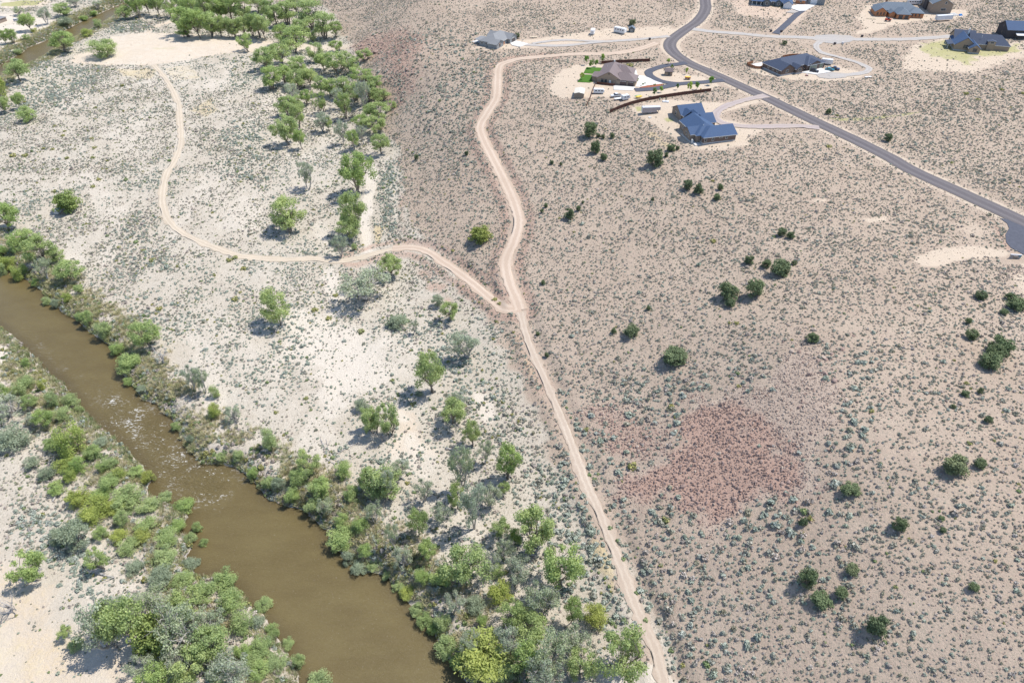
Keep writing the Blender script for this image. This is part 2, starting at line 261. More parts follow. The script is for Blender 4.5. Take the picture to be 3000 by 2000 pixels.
 'redsoil': [([(-39.5, 232.6), (-25.1, 216.3), (-23, 204.9), (-32.9, 214.1)], 3, 0.8), ([(-45.4, 253.3), (-36.1, 249.1), (-31.3, 243.8), (-35.4, 241.3), (-43, 245)], 3, 0.7), ([(-1.2, 192.5), (7, 176.2), (14.7, 147.6), (10.4, 145.1), (0, 177.4)], 5, 0.6), ([(49.7, 139.4), (59, 139.9), (68.5, 125.2), (71.7, 113), (71.5, 106.1), (59.5, 104), (50.5, 98.6), (47.5, 99.3), (47.8, 105.2), (38.9, 112.5), (29.4, 113.6), (31, 119.8), (43.3, 123.6)], 7, 1), ([(21, 147.9), (31.1, 146.2), (39.8, 137.2), (49, 135.6), (43.5, 124.8), (33.2, 122.8), (25.4, 128.9)], 6, 0.6), ([(-118.7, 503.6), (-104, 522.6), (-71.6, 506.6), (-52.1, 454.9), (-55, 416.7), (-58.6, 388.3), (-67.9, 380.6), (-78.5, 416.3), (-95, 464.5)], 12, 0.8), ([(-55, 293.4), (-50.5, 291.1), (-45.4, 253.3), (-47.7, 253.9)], 2, 0.6), ([(180.4, 227.2), (179.9, 217.2), (174.9, 202.9), (173.8, 204.1), (176.7, 214.7)], 1, 0.8), ([(157.5, 543.8), (224.6, 542.8), (195.6, 491.5), (173.5, 464.2), (165.8, 464.2), (179.5, 491.7), (155.1, 504.4)], 6, 0.5), ([(-2.8, 239), (2.5, 201.7), (8.5, 191.6), (11.2, 166), (20, 133.9), (27.8, 115.1), (42.1, 96.6), (47.1, 82.4), (36.2, 84.6), (27.3, 110.1), (10.8, 155)], 18, 0.35)],
 'dense': [([(-328.1, 486), (-303.4, 479.1), (-279, 476.5), (-266.5, 445), (-260.3, 409.4), (-260.7, 393.7), (-289.3, 394.4), (-312.9, 433.3), (-318.3, 459)], 8, 0.6), ([(-66.6, 328.2), (-58.4, 320.8), (-49.2, 254.2), (-54.2, 252.6), (-60.1, 281.6)], 3, 0.9), ([(5.9, 129.2), (17.1, 121.5), (24.4, 99.8), (25.7, 81.7), (16.3, 82.9), (9, 105.6), (3.8, 121.1)], 6, 0.9), ([(-137.4, 115.2), (-121.3, 113), (-100.6, 94.1), (-98.6, 84.2), (-105.1, 85.8), (-120.8, 98.1), (-134.8, 108.7)], 3, 1), ([(-164.7, 369.7), (-149.2, 395.8), (-126.6, 341.1), (-121.3, 297.6), (-145.6, 311.6)], 8, 0.6), ([(-174.8, 277.3), (-158.2, 270.9), (-140.6, 237.1), (-153.5, 227.6), (-167.2, 242.8)], 10, 0.55), ([(-149.1, 211.3), (-125.7, 204.8), (-118.7, 192.7), (-136.2, 192.8)], 5, 0.6), ([(-83.4, 204.8), (-73.3, 188.9), (-73, 167.3), (-84.7, 177.3)], 8, 0.6), ([(-33.9, 197.8), (-21, 193), (-9, 165.5), (2, 135.8), (-6.1, 133.9), (-22.7, 166.6)], 7, 0.7), ([(-45.4, 133.3), (-27.6, 137.1), (-23.1, 121.7), (-38.5, 121.6)], 8, 0.7), ([(-338.5, 609.6), (-295.8, 585.2), (-273.6, 557), (-304.3, 548.9)], 3, 0.8), ([(-206.7, 496.4), (-172.9, 496), (-158.6, 452.8), (-174.7, 433.1)], 6, 0.6)],
 'rapid': [([(-131.9, 161.1), (-120.1, 157.5), (-106.9, 145.9), (-96.2, 134.1), (-85.6, 129.6), (-79, 124.6), (-82.6, 117.5), (-90.2, 117.5), (-104.5, 126.8), (-117.9, 141.6), (-131, 151.8)], 5, 1), ([(-182.1, 197), (-153.2, 174.5), (-131.1, 159.5), (-128.8, 151.8), (-150.6, 169.3), (-184.6, 197)], 4, 0.35)],
 'rubble': [([(165.5, 193.7), (174.1, 196.4), (171.6, 190.3), (160.2, 182.6), (159.2, 185.8)], 1.5, 1)],
 'bigsage': [([(13, 155), (56.1, 148.3), (96.5, 144.8), (88.8, 119.4), (76.8, 98.9), (75.6, 88.5), (54.9, 84.9), (37.9, 90.2), (30, 103.3), (19.5, 127.5)], 14, 1), ([(-17.5, 460.6), (-46.9, 500.5), (-93.4, 485.5), (-83.2, 419), (-44.4, 340.3), (-11.9, 265.9), (-16.8, 322.4), (-11.7, 399.6)], 14, 0.55), ([(17.6, 100.8), (47.9, 86.5), (55.3, 59.3), (32.7, 62.3), (24.6, 86)], 14, 0.6)],
}
AREAS = [
 ('asphalt_turnout', 'tar', [(184.1, 227.2), (184.6, 223.1), (183.4, 219.8), (179.5, 215.2), (176.8, 209.9), (176.3, 206.1), (178, 201.2), (180.4, 193.5), (193.3, 197.5), (199.1, 206.6), (191.6, 224.4)]),
 ('gravel_turnaround', 'gravel', [(193.1, 457.4), (204.5, 458.9), (214.6, 456.7), (216.1, 449.5), (209.4, 443.2), (199.5, 439.1), (192.3, 442.5), (187.8, 448.1)]),
 ('gravel_parking', 'gravel', [(168.3, 384.7), (179, 388.1), (186, 386.4), (183.5, 379.9), (173.4, 377.7), (168.5, 379.9)]),
 ('lawn', 'lawn', [(42.3, 396.4), (52.6, 395.3), (50, 389.3), (45.8, 389.1), (44.8, 385.8), (39.7, 386.7)]),
 ('lawn', 'lawn', [(39.3, 384.4), (44.9, 384), (44, 373.3), (42, 371.7), (35.4, 373)]),
 ('concrete_driveway', 'concrete', [(69.7, 392), (69.4, 383.1), (73, 382), (81.3, 370.1), (80, 367.9), (69, 364.8), (66, 365.9), (68.3, 375.2), (66.9, 385.8)]),
 ('concrete_driveway', 'concrete', [(54.1, 366.8), (65.5, 364.8), (63.4, 359.6), (53.6, 360.7)]),
 ('mulch_bed', 'mulch', [(67.8, 364.5), (72.4, 366.9), (81.2, 369.6), (80.3, 366.3), (76.8, 364.2), (68, 363.5)]),
 ('concrete_driveway', 'concrete', [(-1.1, 440.6), (2.6, 445.9), (10.1, 439.7), (5, 433.6), (0, 436.7)]),
 ('concrete_patio', 'concrete', [(-25, 444), (-20.7, 449.2), (-19.2, 440.9)]),
 ('concrete_driveway', 'concrete', [(160.7, 387.5), (174.5, 395.4), (178.4, 388.6), (167.9, 384.5), (164.4, 386.4)]),
 ('concrete_patio', 'concrete', [(137, 401.3), (144.2, 404.5), (142.1, 397.8), (139.2, 397.2)]),
 ('concrete_driveway', 'concrete', [(195.9, 522.8), (204.5, 529.7), (218.1, 530), (204.8, 513.7), (200.3, 512.8)]),
 ('gravel_pad', 'gravel', [(190.2, 510), (196.1, 516.8), (199.8, 512), (195.6, 508.2)]),
]
TREES = [
 ('bend', 'C', -317.97, 446.77, -25.09, 16.21, 21.88),
 ('bend', 'C', -318.69, 505.56, -25.02, 16.01, 23.13),
 ('bend', 'W', -286.08, 495.47, -25.03, 13.33, 21.98),
 ('bend', 'C', -370.56, 558.81, -25.83, 15.52, 15.85),
 ('bend', 'Y', -367.9, 556.37, -25.75, 3.19, 6.31),
 ('bend', 'P', -367.26, 574.64, -25.4, 14.82, 12.15),
 ('bend', 'G', -354.45, 575.72, -26.4, 7.39, 13.8),
 ('bend', 'C', -365.42, 598.52, -25.3, 11.48, 17.87),
 ('bend', 'P', -403.94, 601.97, -25.41, 7.52, 10.66),
 ('bend', 'C', -372.12, 525.8, -25.18, 11.39, 12.06),
 ('bend', 'C', -366.21, 525.96, -25.23, 12.21, 11.56),
 ('bend', 'W', -349.34, 596.32, -28.2, 4.78, 8.37),
 ('bend', 'W', -347.5, 609.28, -27.96, 4.97, 7.39),
 ('bend', 'W', -361.79, 534.88, -25.29, 4.44, 6.62),
 ('bend', 'W', -355.67, 509.78, -27.79, 4.16, 7.38),
 ('bend', 'W', -321.61, 564.13, -24.7, 7.42, 7.7),
 ('bend', 'Y', -320.44, 543.35, -25.21, 6.18, 9.79),
 ('bend', 'C', -310.23, 584.94, -24.84, 12.72, 16.43),
 ('bend', 'P', -371.38, 627.29, -25.18, 8.99, 14.51),
 ('bend', 'P', -349.47, 623.5, -25.58, 7.16, 11.55),
 ('leftedge', 'Y', -309.83, 412.57, -25.3, 13.9, 9.27),
 ('leftedge', 'C', -291.2, 400.42, -25.08, 9.21, 7.32),
 ('leftedge', 'W', -276.65, 380.92, -24.78, 7.63, 9.38),
 ('leftedge', 'C', -296.65, 393.94, -25.01, 8.58, 8.03),
 ('backgrove', 'C', -300.8, 591.32, -24.72, 16.38, 11.32),
 ('backgrove', 'C', -295.45, 598.14, -24.42, 14.35, 10.03),
 ('backgrove', 'C', -285.58, 595.61, -24.54, 14.21, 11.11),
 ('backgrove', 'C', -276.66, 589.74, -24.56, 14.33, 11.57),
 ('backgrove', 'C', -275.94, 613.57, -23.89, 12.98, 12.8),
 ('backgrove', 'C', -255.81, 586.9, -24.58, 15.38, 15.1),
 ('backgrove', 'C', -243.32, 580.75, -24.75, 16.58, 15.79),
 ('backgrove', 'C', -234.36, 584.88, -24.82, 16.18, 15.06),
 ('backgrove', 'C', -224.09, 582.4, -25.19, 16.62, 15.83),
 ('backgrove', 'C', -213.32, 580.79, -25.52, 17.5, 14.98),
 ('backgrove', 'C', -260.6, 618.78, -23.61, 14.01, 15.75),
 ('backgrove', 'C', -243.5, 619.37, -23.22, 13.43, 15.76),
 ('backgrove', 'C', -228.29, 616.23, -23.5, 14.07, 14.27),
 ('backgrove', 'C', -209.31, 603.81, -24.57, 13.72, 15.45),
 ('frontgrove', 'C', -244.88, 543.85, -25.57, 18.52, 19.37),
 ('frontgrove', 'C', -234.38, 541.63, -25.91, 18.85, 18.03),
 ('frontgrove', 'C', -226.98, 543.96, -26.09, 16.04, 14.48),
 ('frontgrove', 'C', -220.59, 546.41, -26.3, 13.58, 9.86),
 ('frontgrove', 'C', -214.32, 545.3, -26.47, 13.34, 9.33),
 ('frontgrove', 'C', -208.71, 543.03, -26.56, 12.23, 9.3),
 ('frontgrove', 'C', -202.17, 546.09, -26.7, 13.14, 11.68),
 ('frontgrove', 'C', -197.18, 548.43, -26.88, 14.61, 10.94),
 ('frontgrove', 'C', -246.66, 540.31, -25.53, 7.65, 9.25),
 ('upperwood', 'C', -155.49, 508, -26.48, 15.47, 23.26),
 ('upperwood', 'C', -184.85, 540.39, -27.02, 17.33, 14.16),
 ('upperwood', 'C', -191.19, 545.54, -27.04, 16.63, 11.67),
 ('upperwood', 'C', -154.84, 562, -25.22, 19.85, 22.54),
 ('upperwood', 'C', -139.09, 535.19, -24.79, 16.82, 17.32),
 ('upperwood', 'C', -130.86, 536.04, -23.33, 10.64, 10.18),
 ('upperwood', 'W', -147.95, 534.07, -25.82, 5.87, 5.6),
 ('upperwood', 'C', -184.85, 572.2, -26.51, 15.36, 14.82),
 ('upperwood', 'C', -195.09, 584.64, -25.78, 15.06, 15.07),
 ('upperwood', 'C', -177.5, 577.55, -26.19, 16.19, 16.28),
 ('upperwood', 'C', -177.04, 603.95, -24.61, 13.02, 16.86),
 ('upperwood', 'C', -190.08, 513.07, -26.61, 11.6, 12.34),
 ('upperwood', 'C', -155.96, 536.32, -26.33, 14.43, 15.34),
 ('upperwood', 'C', -169.88, 530.27, -26.98, 13.11, 13.95),
 ('wood', 'C', -125.54, 507.63, -24.95, 6.81, 10.99),
 ('wood', 'C', -113.76, 462.18, -25.72, 14.38, 20.44),
 ('wood', 'C', -164.68, 468.76, -25, 14.09, 18.35),
 ('wood', 'C', -157.5, 479.54, -25.6, 13.39, 18.69),
 ('wood', 'C', -99.36, 474.87, -21.38, 7.15, 11.53),
 ('wood', 'C', -93.85, 425.89, -20.14, 9.83, 15.85),
 ('wood', 'C', -82.46, 414.26, -19.32, 8.64, 9.92),
 ('wood', 'C', -125.52, 469.4, -25.89, 10.84, 13.1),
 ('wood', 'C', -150.99, 433, -26.07, 14.33, 13.82),
 ('wood', 'C', -146.07, 440.82, -26.05, 12.44, 14.02),
 ('wood', 'C', -135.78, 434.8, -26.72, 12.16, 15.18),
 ('wood', 'C', -127.89, 440.39, -26.55, 11.75, 12.04),
 ('wood', 'C', -103.64, 458.89, -24.17, 10.3, 13.52),
 ('wood', 'C', -139.16, 454.97, -26.16, 13.81, 13.47),
 ('wood', 'C', -135.23, 488.53, -25.97, 12.25, 13.05),
 ('wood', 'C', -102.78, 418.43, -23.96, 10.81, 11.54),
 ('wood', 'P', -133.77, 414.28, -26.63, 10.9, 10.45),
 ('wood2', 'C', -112.18, 422.09, -25.52, 10.19, 10.16),
 ('wood2', 'C', -119.09, 425.42, -25.89, 10.99, 9.8),
 ('wood2', 'C', -95.31, 408, -24.25, 11.03, 13.17),
 ('wood2', 'P', -86.65, 390.84, -25.42, 20.01, 8.78),
 ('wood2', 'C', -78.99, 401.03, -22.23, 8.04, 12.96),
 ('wood2', 'C', -96.84, 389.6, -26.97, 15.2, 9.58),
 ('wood2', 'C', -124.67, 411.03, -26.65, 8.76, 9.35),
 ('wood2', 'C', -113.54, 398.4, -27.18, 12.12, 8.53),
 ('wood2', 'C', -132.56, 391.81, -27.04, 11.73, 13.44),
 ('wood2', 'C', -75.24, 375.68, -22.54, 9.93, 16.01),
 ('wood2', 'C', -69.96, 387.83, -21, 5.01, 8.08),
 ('wood2', 'C', -121.23, 376.8, -27.4, 13.85, 10.53),
 ('wood2', 'C', -85.62, 404.05, -22.76, 11.46, 12.23),
 ('wood2', 'P', -102.09, 402.06, -26.13, 11.88, 9.19),
 ('wood2', 'C', -83.54, 365.93, -24.63, 9.92, 9.49),
 ('wood2', 'C', -128.06, 398.97, -26.99, 9.65, 9.15),
 ('wood3', 'C', -120.89, 353.27, -26.8, 15.14, 14.86),
 ('wood3', 'C', -112.19, 346.64, -26.36, 11.02, 7.5),
 ('wood3', 'P', -106.73, 372.55, -27.63, 10.7, 9.86),
 ('wood3', 'C', -102.95, 372.17, -27.47, 8.56, 5.79),
 ('wood3', 'C', -74.57, 359.75, -22.79, 8.46, 13.64),
 ('wood3', 'P', -91.26, 350.74, -25.67, 13.54, 7.37),
 ('wood3', 'P', -79.73, 349.83, -24.69, 9.83, 6.43),
 ('wood3', 'C', -83.69, 344.56, -25.42, 10.97, 7.46),
 ('wood3', 'C', -67.86, 336.74, -24.34, 10.93, 10.18),
 ('wash', 'C', -73.34, 296.02, -25.42, 19.27, 16.33),
 ('wash', 'P', -98.6, 300.38, -25.89, 13.65, 8.42),
 ('wash', 'C', -68.7, 257.09, -25.29, 18.88, 11.87),
 ('wash', 'C', -69.56, 251.12, -25.4, 10.22, 10.52),
 ('wash', 'P', -71.18, 240.34, -25.67, 9.72, 6.82),
 ('wash', 'W', -66.19, 245.24, -25.47, 3.25, 2.3),
 ('wash', 'C', -96.7, 259.42, -25.15, 14.67, 14.18),
 ('flat', 'P', -55.17, 210.23, -25.29, 11.78, 18.26),
 ('flat', 'C', -48.73, 224.98, -25.38, 9.24, 9.53),
 ('flat', 'C', -83.86, 193.51, -24.78, 12.95, 12.39),
 ('flat', 'C', -22.64, 195.62, -23.91, 7.32, 6.72),
 ('flat', 'G', -27.72, 204.33, -23.98, 4.06, 4.46),
 ('flat', 'P', -35.17, 188.8, -24.92, 5.71, 3.66),
 ('flat', 'G', -41.49, 193.45, -24.85, 3.7, 7.41),
 ('flat', 'P', -15.7, 174.41, -24.09, 10.75, 9.89),
 ('flat', 'C', -25.72, 158.48, -24.6, 15.19, 9.94),
 ('flat', 'C', -18.22, 145.2, -24.71, 9.75, 9.27),
 ('flat', 'P', -16.88, 151.08, -24.57, 6.71, 6.13),
 ('flat', 'G', -29.94, 157.41, -24.86, 1.68, 2.63),
 ('flat', 'G', -47.22, 151.44, -24.94, 4.08, 4.3),
 ('flat2', 'C', -41.01, 140.79, -25.27, 10.69, 7.48),
 ('flat2', 'C', -37.4, 141.02, -25.22, 12.01, 7.27),
 ('flat2', 'C', -43.37, 142.51, -25.33, 8.96, 5.23),
 ('flat2', 'W', -71.4, 135.16, -25.4, 7.6, 5.06),
 ('flat2', 'C', -58.44, 125.44, -25.1, 8, 7.34),
 ('flat2', 'C', -11.71, 136.02, -24.83, 9.52, 5.5),
 ('flat2', 'P', -14.06, 119.7, -25.01, 17.4, 6.7),
 ('flat2', 'C', -1.26, 123.32, -24.29, 12.85, 6.78),
 ('flat2', 'C', -2.19, 118.68, -24.6, 4.38, 3.43),
 ('flat2', 'C', -34.89, 118.14, -24.98, 9.11, 9.51),
 ('flat2', 'P', -33.13, 116.35, -25.06, 11.29, 4.25),
 ('flat2', 'C', -40.09, 119.24, -24.87, 7.37, 5.73),
 ('flat2', 'W', -47.96, 125.33, -25.16, 4.87, 4.87),
 ('flat2', 'P', -31.12, 123.99, -24.82, 6.69, 5.83),
 ('flat2', 'P', -24.47, 115.76, -24.88, 8.27, 5.65),
 ('flat2', 'P', -7.93, 128.86, -24.68, 8.75, 4.95),
 ('flat2', 'P', -5.62, 114.56, -24.79, 8.36, 5.62),
 ('flat2', 'W', -44.47, 116.9, -25.1, 4.24, 4.24),
 ('flat3', 'C', -24.44, 104.59, -24.98, 9.72, 5.75),
 ('flat3', 'P', -30.31, 101.31, -25, 9.77, 4.25),
 ('flat3', 'C', -10.95, 93.23, -25.06, 11.16, 11.55),
 ('flat3', 'W', -3.87, 94.23, -25.33, 2.05, 4.11),
 ('flat3', 'P', -9.89, 106.84, -24.88, 18.22, 6.8),
 ('flat3', 'C', -2.97, 105.17, -24.91, 6.81, 5.76),
 ('flat3', 'Y', -2.75, 87.53, -25.22, 4.64, 5.79),
 ('flat3', 'W', -7.04, 80.88, -25.28, 3.63, 2.42),
 ('flat3', 'P', -18.33, 109.21, -25.05, 6.77, 5.5),
 ('flat3', 'P', -36.66, 109.21, -25.05, 7.06, 4.58),
 ('flat3', 'C', -14.92, 113.48, -24.86, 8.33, 5.59),
 ('flat3', 'P', -27.77, 96.15, -25.45, 6.79, 5.21),
 ('flat3', 'C', -20.93, 97.76, -24.9, 6.81, 5.23),
 ('flat3', 'W', -17, 91.99, -24.83, 4.04, 5.9),
 ('flat3', 'W', -22.14, 92.2, -25.09, 3.82, 3.82),
 ('flat3', 'P', -13.95, 84.06, -25.16, 6.57, 5.74),
 ('flat3', 'G', -9.06, 84.93, -25.19, 2.65, 4.91),
 ('flat3', 'W', -16.27, 80.87, -26.67, 4.05, 4.05),
 ('flat3', 'P', -9.45, 75.1, -25.54, 6.83, 5.51),
 ('flat3', 'W', -39.95, 106.95, -25.02, 4.07, 4.07),
 ('flat3', 'P', -50.53, 113.28, -26.13, 5.46, 4.68),
 ('flat3', 'W', -45.88, 108.91, -25.71, 3.65, 3.65),
 ('flat3', 'P', -1.75, 98.89, -25.14, 6.9, 5.26),
 ('flat3', 'P', 1.7, 92.19, -25.2, 7.66, 6.82),
 ('trackside', 'C', 5.96, 102.14, -24.86, 12.89, 10.67),
 ('trackside', 'W', 0.89, 103.3, -24.81, 4.63, 3.56),
 ('trackside', 'C', 12.21, 89.89, -24.91, 13.63, 10.11),
 ('trackside', 'P', 7.31, 84.26, -25.06, 9.23, 7.8),
 ('trackside', 'C', 13.64, 80.83, -24.71, 10.06, 4.6),
 ('trackside', 'Y', 19.52, 81.08, -24.3, 5.61, 5.61),
 ('trackside', 'C', 3.85, 78.99, -25.36, 6.46, 9.62),
 ('trackside', 'P', 8.59, 70.09, -25.14, 12.4, 8.44),
 ('trackside', 'C', 23.08, 69.59, -24.04, 14.11, 11.42),
 ('trackside', 'P', 7.21, 65.83, -25.26, 11.07, 7.51),
 ('trackside', 'P', -1.57, 74.99, -25.31, 8.1, 6.29),
 ('trackside', 'C', 0, 81.59, -25.36, 7.89, 6.49),
 ('trackside', 'P', 14.89, 74.75, -24.82, 7.97, 6.27),
 ('trackside', 'C', 3.08, 70.38, -25.44, 9.56, 6.92),
 ('trackside', 'W', -2.31, 70.17, -25.49, 3.04, 6.09),
 ('trackside', 'C', 15.14, 67.82, -24.75, 9.48, 6.81),
 ('trackside', 'P', -5.16, 94.15, -25.33, 8.13, 6.02),
 ('rbank', 'Y', -6.21, 72.31, -25.45, 5.76, 11.51),
 ('rbank', 'W', -15.31, 75.86, -27.69, 3.63, 5.08),
 ('rbank', 'Y', -25.81, 89.6, -27.38, 1.91, 3.81),
 ('rbank', 'W', -28.5, 91.68, -27.83, 1.63, 3.26),
 ('rbank', 'W', -31.97, 94.81, -28.06, 1.74, 2.43),
 ('rbank', 'W', -23.19, 85.36, -27.77, 1.96, 3.74),
 ('rbank', 'W', -21.1, 82.59, -28.09, 2.64, 3.94),
 ('rbank', 'W', -45.02, 104.53, -26.69, 3.6, 7.2),
 ('rbank', 'W', -37.8, 99.89, -25.78, 3.02, 3.62),
 ('rbank', 'G', -39.27, 96.89, -27.86, 2.1, 4.21),
 ('rbank', 'W', -35.66, 97.22, -27.42, 1.75, 3.51),
 ('rbank', 'G', -42.33, 99.33, -28.31, 3.73, 3.2),
 ('rbank', 'W', -18.78, 80.49, -28.08, 2.52, 2.93),
 ('rbank', 'W', -12.56, 72.69, -27.59, 1.96, 3.91),
 ('rbank2', 'W', -53.36, 118.47, -25.27, 5.69, 5.69),
 ('rbank2', 'W', -59.97, 122.3, -25.2, 4.82, 4.82),
 ('rbank2', 'W', -61.22, 118.14, -26.82, 4.3, 4.3),
 ('rbank2', 'W', -54.77, 115, -26.74, 3.39, 4.71),
 ('rbank2', 'G', -65.62, 120.97, -26.08, 3.86, 3.86),
 ('rbank2', 'W', -69.15, 122.68, -26.81, 3.28, 3.5),
 ('rbank2', 'W', -80.86, 132.42, -26.66, 3.23, 3.23),
 ('rbank2', 'W', -86.28, 132.99, -27.33, 2.19, 2.84),
 ('rbank2', 'W', -74.83, 126.74, -27.33, 2.92, 3.37),
 ('rbank2', 'W', -104.44, 145.55, -28.11, 2.87, 2.87),
 ('rbank2', 'G', -97.57, 139.21, -27.06, 2.68, 2.49),
 ('rbank3', 'W', -130.24, 172.23, -26.57, 4.99, 8.11),
 ('rbank3', 'W', -155.31, 196.88, -26.67, 5.21, 4.02),
 ('rbank3', 'W', -146.89, 190.2, -27.07, 5.54, 5.54),
 ('rbank3', 'C', -166.69, 213.92, -25.4, 3.41, 4.22),
 ('rbank3', 'W', -178.79, 210.96, -28.53, 3.04, 3.95),
 ('rbank3', 'Y', -169.39, 209.87, -25.63, 2.93, 3.65),
 ('rbank3', 'W', -189.77, 222.76, -27.8, 2.49, 3.4),
 ('rbank3', 'W', -128.17, 166.01, -28.23, 2.64, 3.2),
 ('rbank3', 'G', -121.51, 161.88, -27.13, 1.71, 3.37),
 ('rbank3', 'W', -138.55, 181.81, -28.18, 3.89, 4.81),
 ('rbank3', 'W', -160.29, 200.01, -27.47, 3.02, 3.56),
 ('rbank3', 'G', -173.93, 208.91, -27.91, 3.22, 3.4),
 ('leftbank', 'C', -220.76, 261.04, -24.91, 11.25, 11.98),
 ('leftbank', 'W', -206.97, 242.84, -25.02, 8.27, 5.71),
 ('leftbank', 'C', -192.43, 234.85, -25.25, 10.91, 11.89),
 ('leftbank', 'C', -204.65, 247.78, -25.02, 7.06, 9.55),
 ('leftbank', 'C', -185.7, 235.62, -25.27, 5.96, 6.31),
 ('leftbank', 'C', -173.3, 223.18, -25.28, 8.27, 10.83),
 ('leftbank', 'Y', -206.81, 235.12, -28.13, 5.06, 6.33),
 ('leftbank', 'Y', -198.13, 228.36, -28.06, 5.32, 6.22),
 ('leftbank', 'P', -184.36, 223.46, -25.48, 8.57, 6.78),
 ('leftbank', 'W', -213.87, 242.34, -27.2, 5.86, 5.16),
 ('leftbank', 'W', -207.59, 230.57, -28.7, 5.88, 4.18),
 ('midflat', 'C', -126.02, 181.86, -24.94, 10.78, 10.15),
 ('midflat', 'P', -103.8, 160.61, -25.12, 9.13, 6.24),
 ('midflat', 'P', -99.55, 158.98, -25.09, 10.05, 4.98),
 ('midflat', 'W', -95.24, 157.23, -25.2, 4.44, 2.96),
 ('midflat', 'Y', -92.43, 148.74, -25.22, 4.57, 3.84),
 ('midflat', 'P', -86.03, 145.9, -24.98, 5.68, 5.07),
 ('lone', 'O', -202.6, 277.94, -25.17, 8.57, 10.29),
 ('lbank', 'W', -159.18, 162.23, -25.45, 3.82, 5.03),
 ('lbank', 'Y', -153.09, 161.44, -25.56, 3.45, 3.13),
 ('lbank', 'W', -164.71, 172.36, -25.75, 3.04, 2.55),
 ('lbank', 'W', -145.02, 153.46, -25.35, 5.08, 3.8),
 ('lbank', 'C', -151.55, 152.17, -25.22, 4.69, 5.19),
 ('lbank', 'C', -143.17, 143.72, -25.56, 6.34, 5.99),
 ('lbank', 'P', -156.77, 148.3, -25.53, 7.18, 9.61),
 ('lbank', 'G', -148.54, 137.39, -25.23, 6.29, 9.67),
 ('lbank', 'W', -140.82, 154.7, -27.14, 4.6, 4.6),
 ('lbank', 'W', -137.69, 152.84, -27.59, 2.57, 2.4),
 ('lbank', 'Y', -129.59, 134.49, -25.47, 9.42, 8.09),
 ('lbank', 'W', -122.89, 132, -25.33, 3.78, 4.51),
 ('lbank', 'W', -117.83, 127.19, -25.48, 3.3, 2.96),
 ('lbank', 'Y', -104.56, 124.99, -27.97, 3.92, 3.55),
 ('lbank', 'C', -161.66, 154.71, -25.49, 7.98, 5.46),
 ('lbank', 'W', -159.38, 158.52, -25.46, 4.12, 4.97),
 ('lbank', 'W', -139.56, 147.84, -25.28, 3.9, 4.78),
 ('lbank', 'P', -147.19, 145.9, -25.6, 3.91, 5.29),
 ('lbank', 'W', -136.44, 135.56, -25.26, 3.22, 5.07),
 ('lbank', 'G', -123.01, 137.11, -25.55, 2.04, 4.08),
 ('lbank', 'W', -116.1, 128.82, -25.22, 3, 3.96),
 ('lbank', 'Y', -112.44, 125.06, -25.18, 2.31, 3.51),
 ('lbank2', 'G', -132.83, 124.84, -25.8, 3.21, 4.68),
 ('lbank2', 'G', -139.43, 128.77, -25.54, 3.29, 4.16),
 ('lbank2', 'Y', -129.16, 128.4, -25.63, 3.21, 6.42),
 ('lbank2', 'W', -124.72, 127.1, -25.52, 4.43, 4.43),
 ('lbank2', 'Y', -125.74, 123.96, -25.54, 3.89, 3.89),
 ('lbank2', 'Y', -119.16, 116.16, -25.58, 4.28, 6.02),
 ('lbank2', 'W', -112.62, 120.49, -25.39, 4.03, 4.6),
 ('lbank2', 'W', -105.47, 116.2, -25.32, 4, 8),
 ('lbank2', 'W', -97.93, 119.05, -28.32, 2.3, 4.59),
 ('lbank2', 'W', -91.33, 115.93, -28.46, 2.7, 5.39),
 ('lbank2', 'Y', -112.86, 112.48, -25.45, 3.71, 7.41),
 ('lbank2', 'Y', -113.37, 110.41, -25.43, 2.94, 5.88),
 ('lbank2', 'W', -103.89, 109.1, -25.28, 4.21, 3.66),
 ('lbank2', 'W', -114.55, 123.04, -25.4, 2.42, 4.83),
 ('lbank2', 'W', -127.67, 119.85, -25.83, 2.83, 4.78),
 ('lbank2', 'Y', -107.54, 113.78, -25.36, 2.79, 5.58),
 ('lbank2', 'W', -99.31, 114.15, -25.45, 2.79, 5.59),
 ('lbank2', 'W', -113.88, 117.34, -25.45, 2.63, 4.72),
 ('lbank2', 'W', -108.46, 126.31, -26.27, 2.21, 4.41),
 ('lbank3', 'G', -112.87, 102.32, -25.23, 7.63, 7.09),
 ('lbank3', 'G', -118.1, 103.54, -25.41, 4.37, 4.02),
 ('lbank3', 'C', -118.07, 92.73, -25.32, 8.49, 8.12),
 ('lbank3', 'C', -103.74, 95.91, -25.37, 7.4, 5.2),
 ('lbank3', 'W', -108, 104.69, -25.27, 3.59, 3.59),
 ('lbank3', 'W', -90.61, 103.9, -25.59, 2.85, 5.7),
 ('lbank3', 'Y', -97.08, 104.36, -25.57, 2.65, 4.48),
 ('lbank3', 'W', -88.65, 98.19, -25.55, 3.3, 6.6),
 ('lbank3', 'W', -85.01, 108.86, -28.7, 3.57, 2.41),
 ('lbank3', 'W', -81.96, 104.6, -28.7, 1.89, 2.36),
 ('lbank3', 'W', -85.79, 105.67, -28.36, 2.32, 3.27),
 ('lbank3', 'G', -87.27, 92.6, -25.35, 2.98, 5.96),
 ('lbank3', 'G', -95, 95.23, -25.24, 2.15, 4.3),
 ('lbank3', 'W', -97.61, 107.64, -25.54, 2.72, 5.44),
 ('lbank3', 'W', -90.59, 109.04, -27.66, 2.3, 4.6),
 ('lbank3', 'W', -99.52, 101.44, -25.59, 2.65, 5.31),
 ('lbank3', 'Y', -103.31, 104.23, -25.31, 2.23, 4.47),
 ('lbank3', 'G', -83.08, 98.04, -28.16, 2.19, 4.39),
 ('lbank3', 'W', -81.94, 91.99, -25.94, 2.54, 5.08),
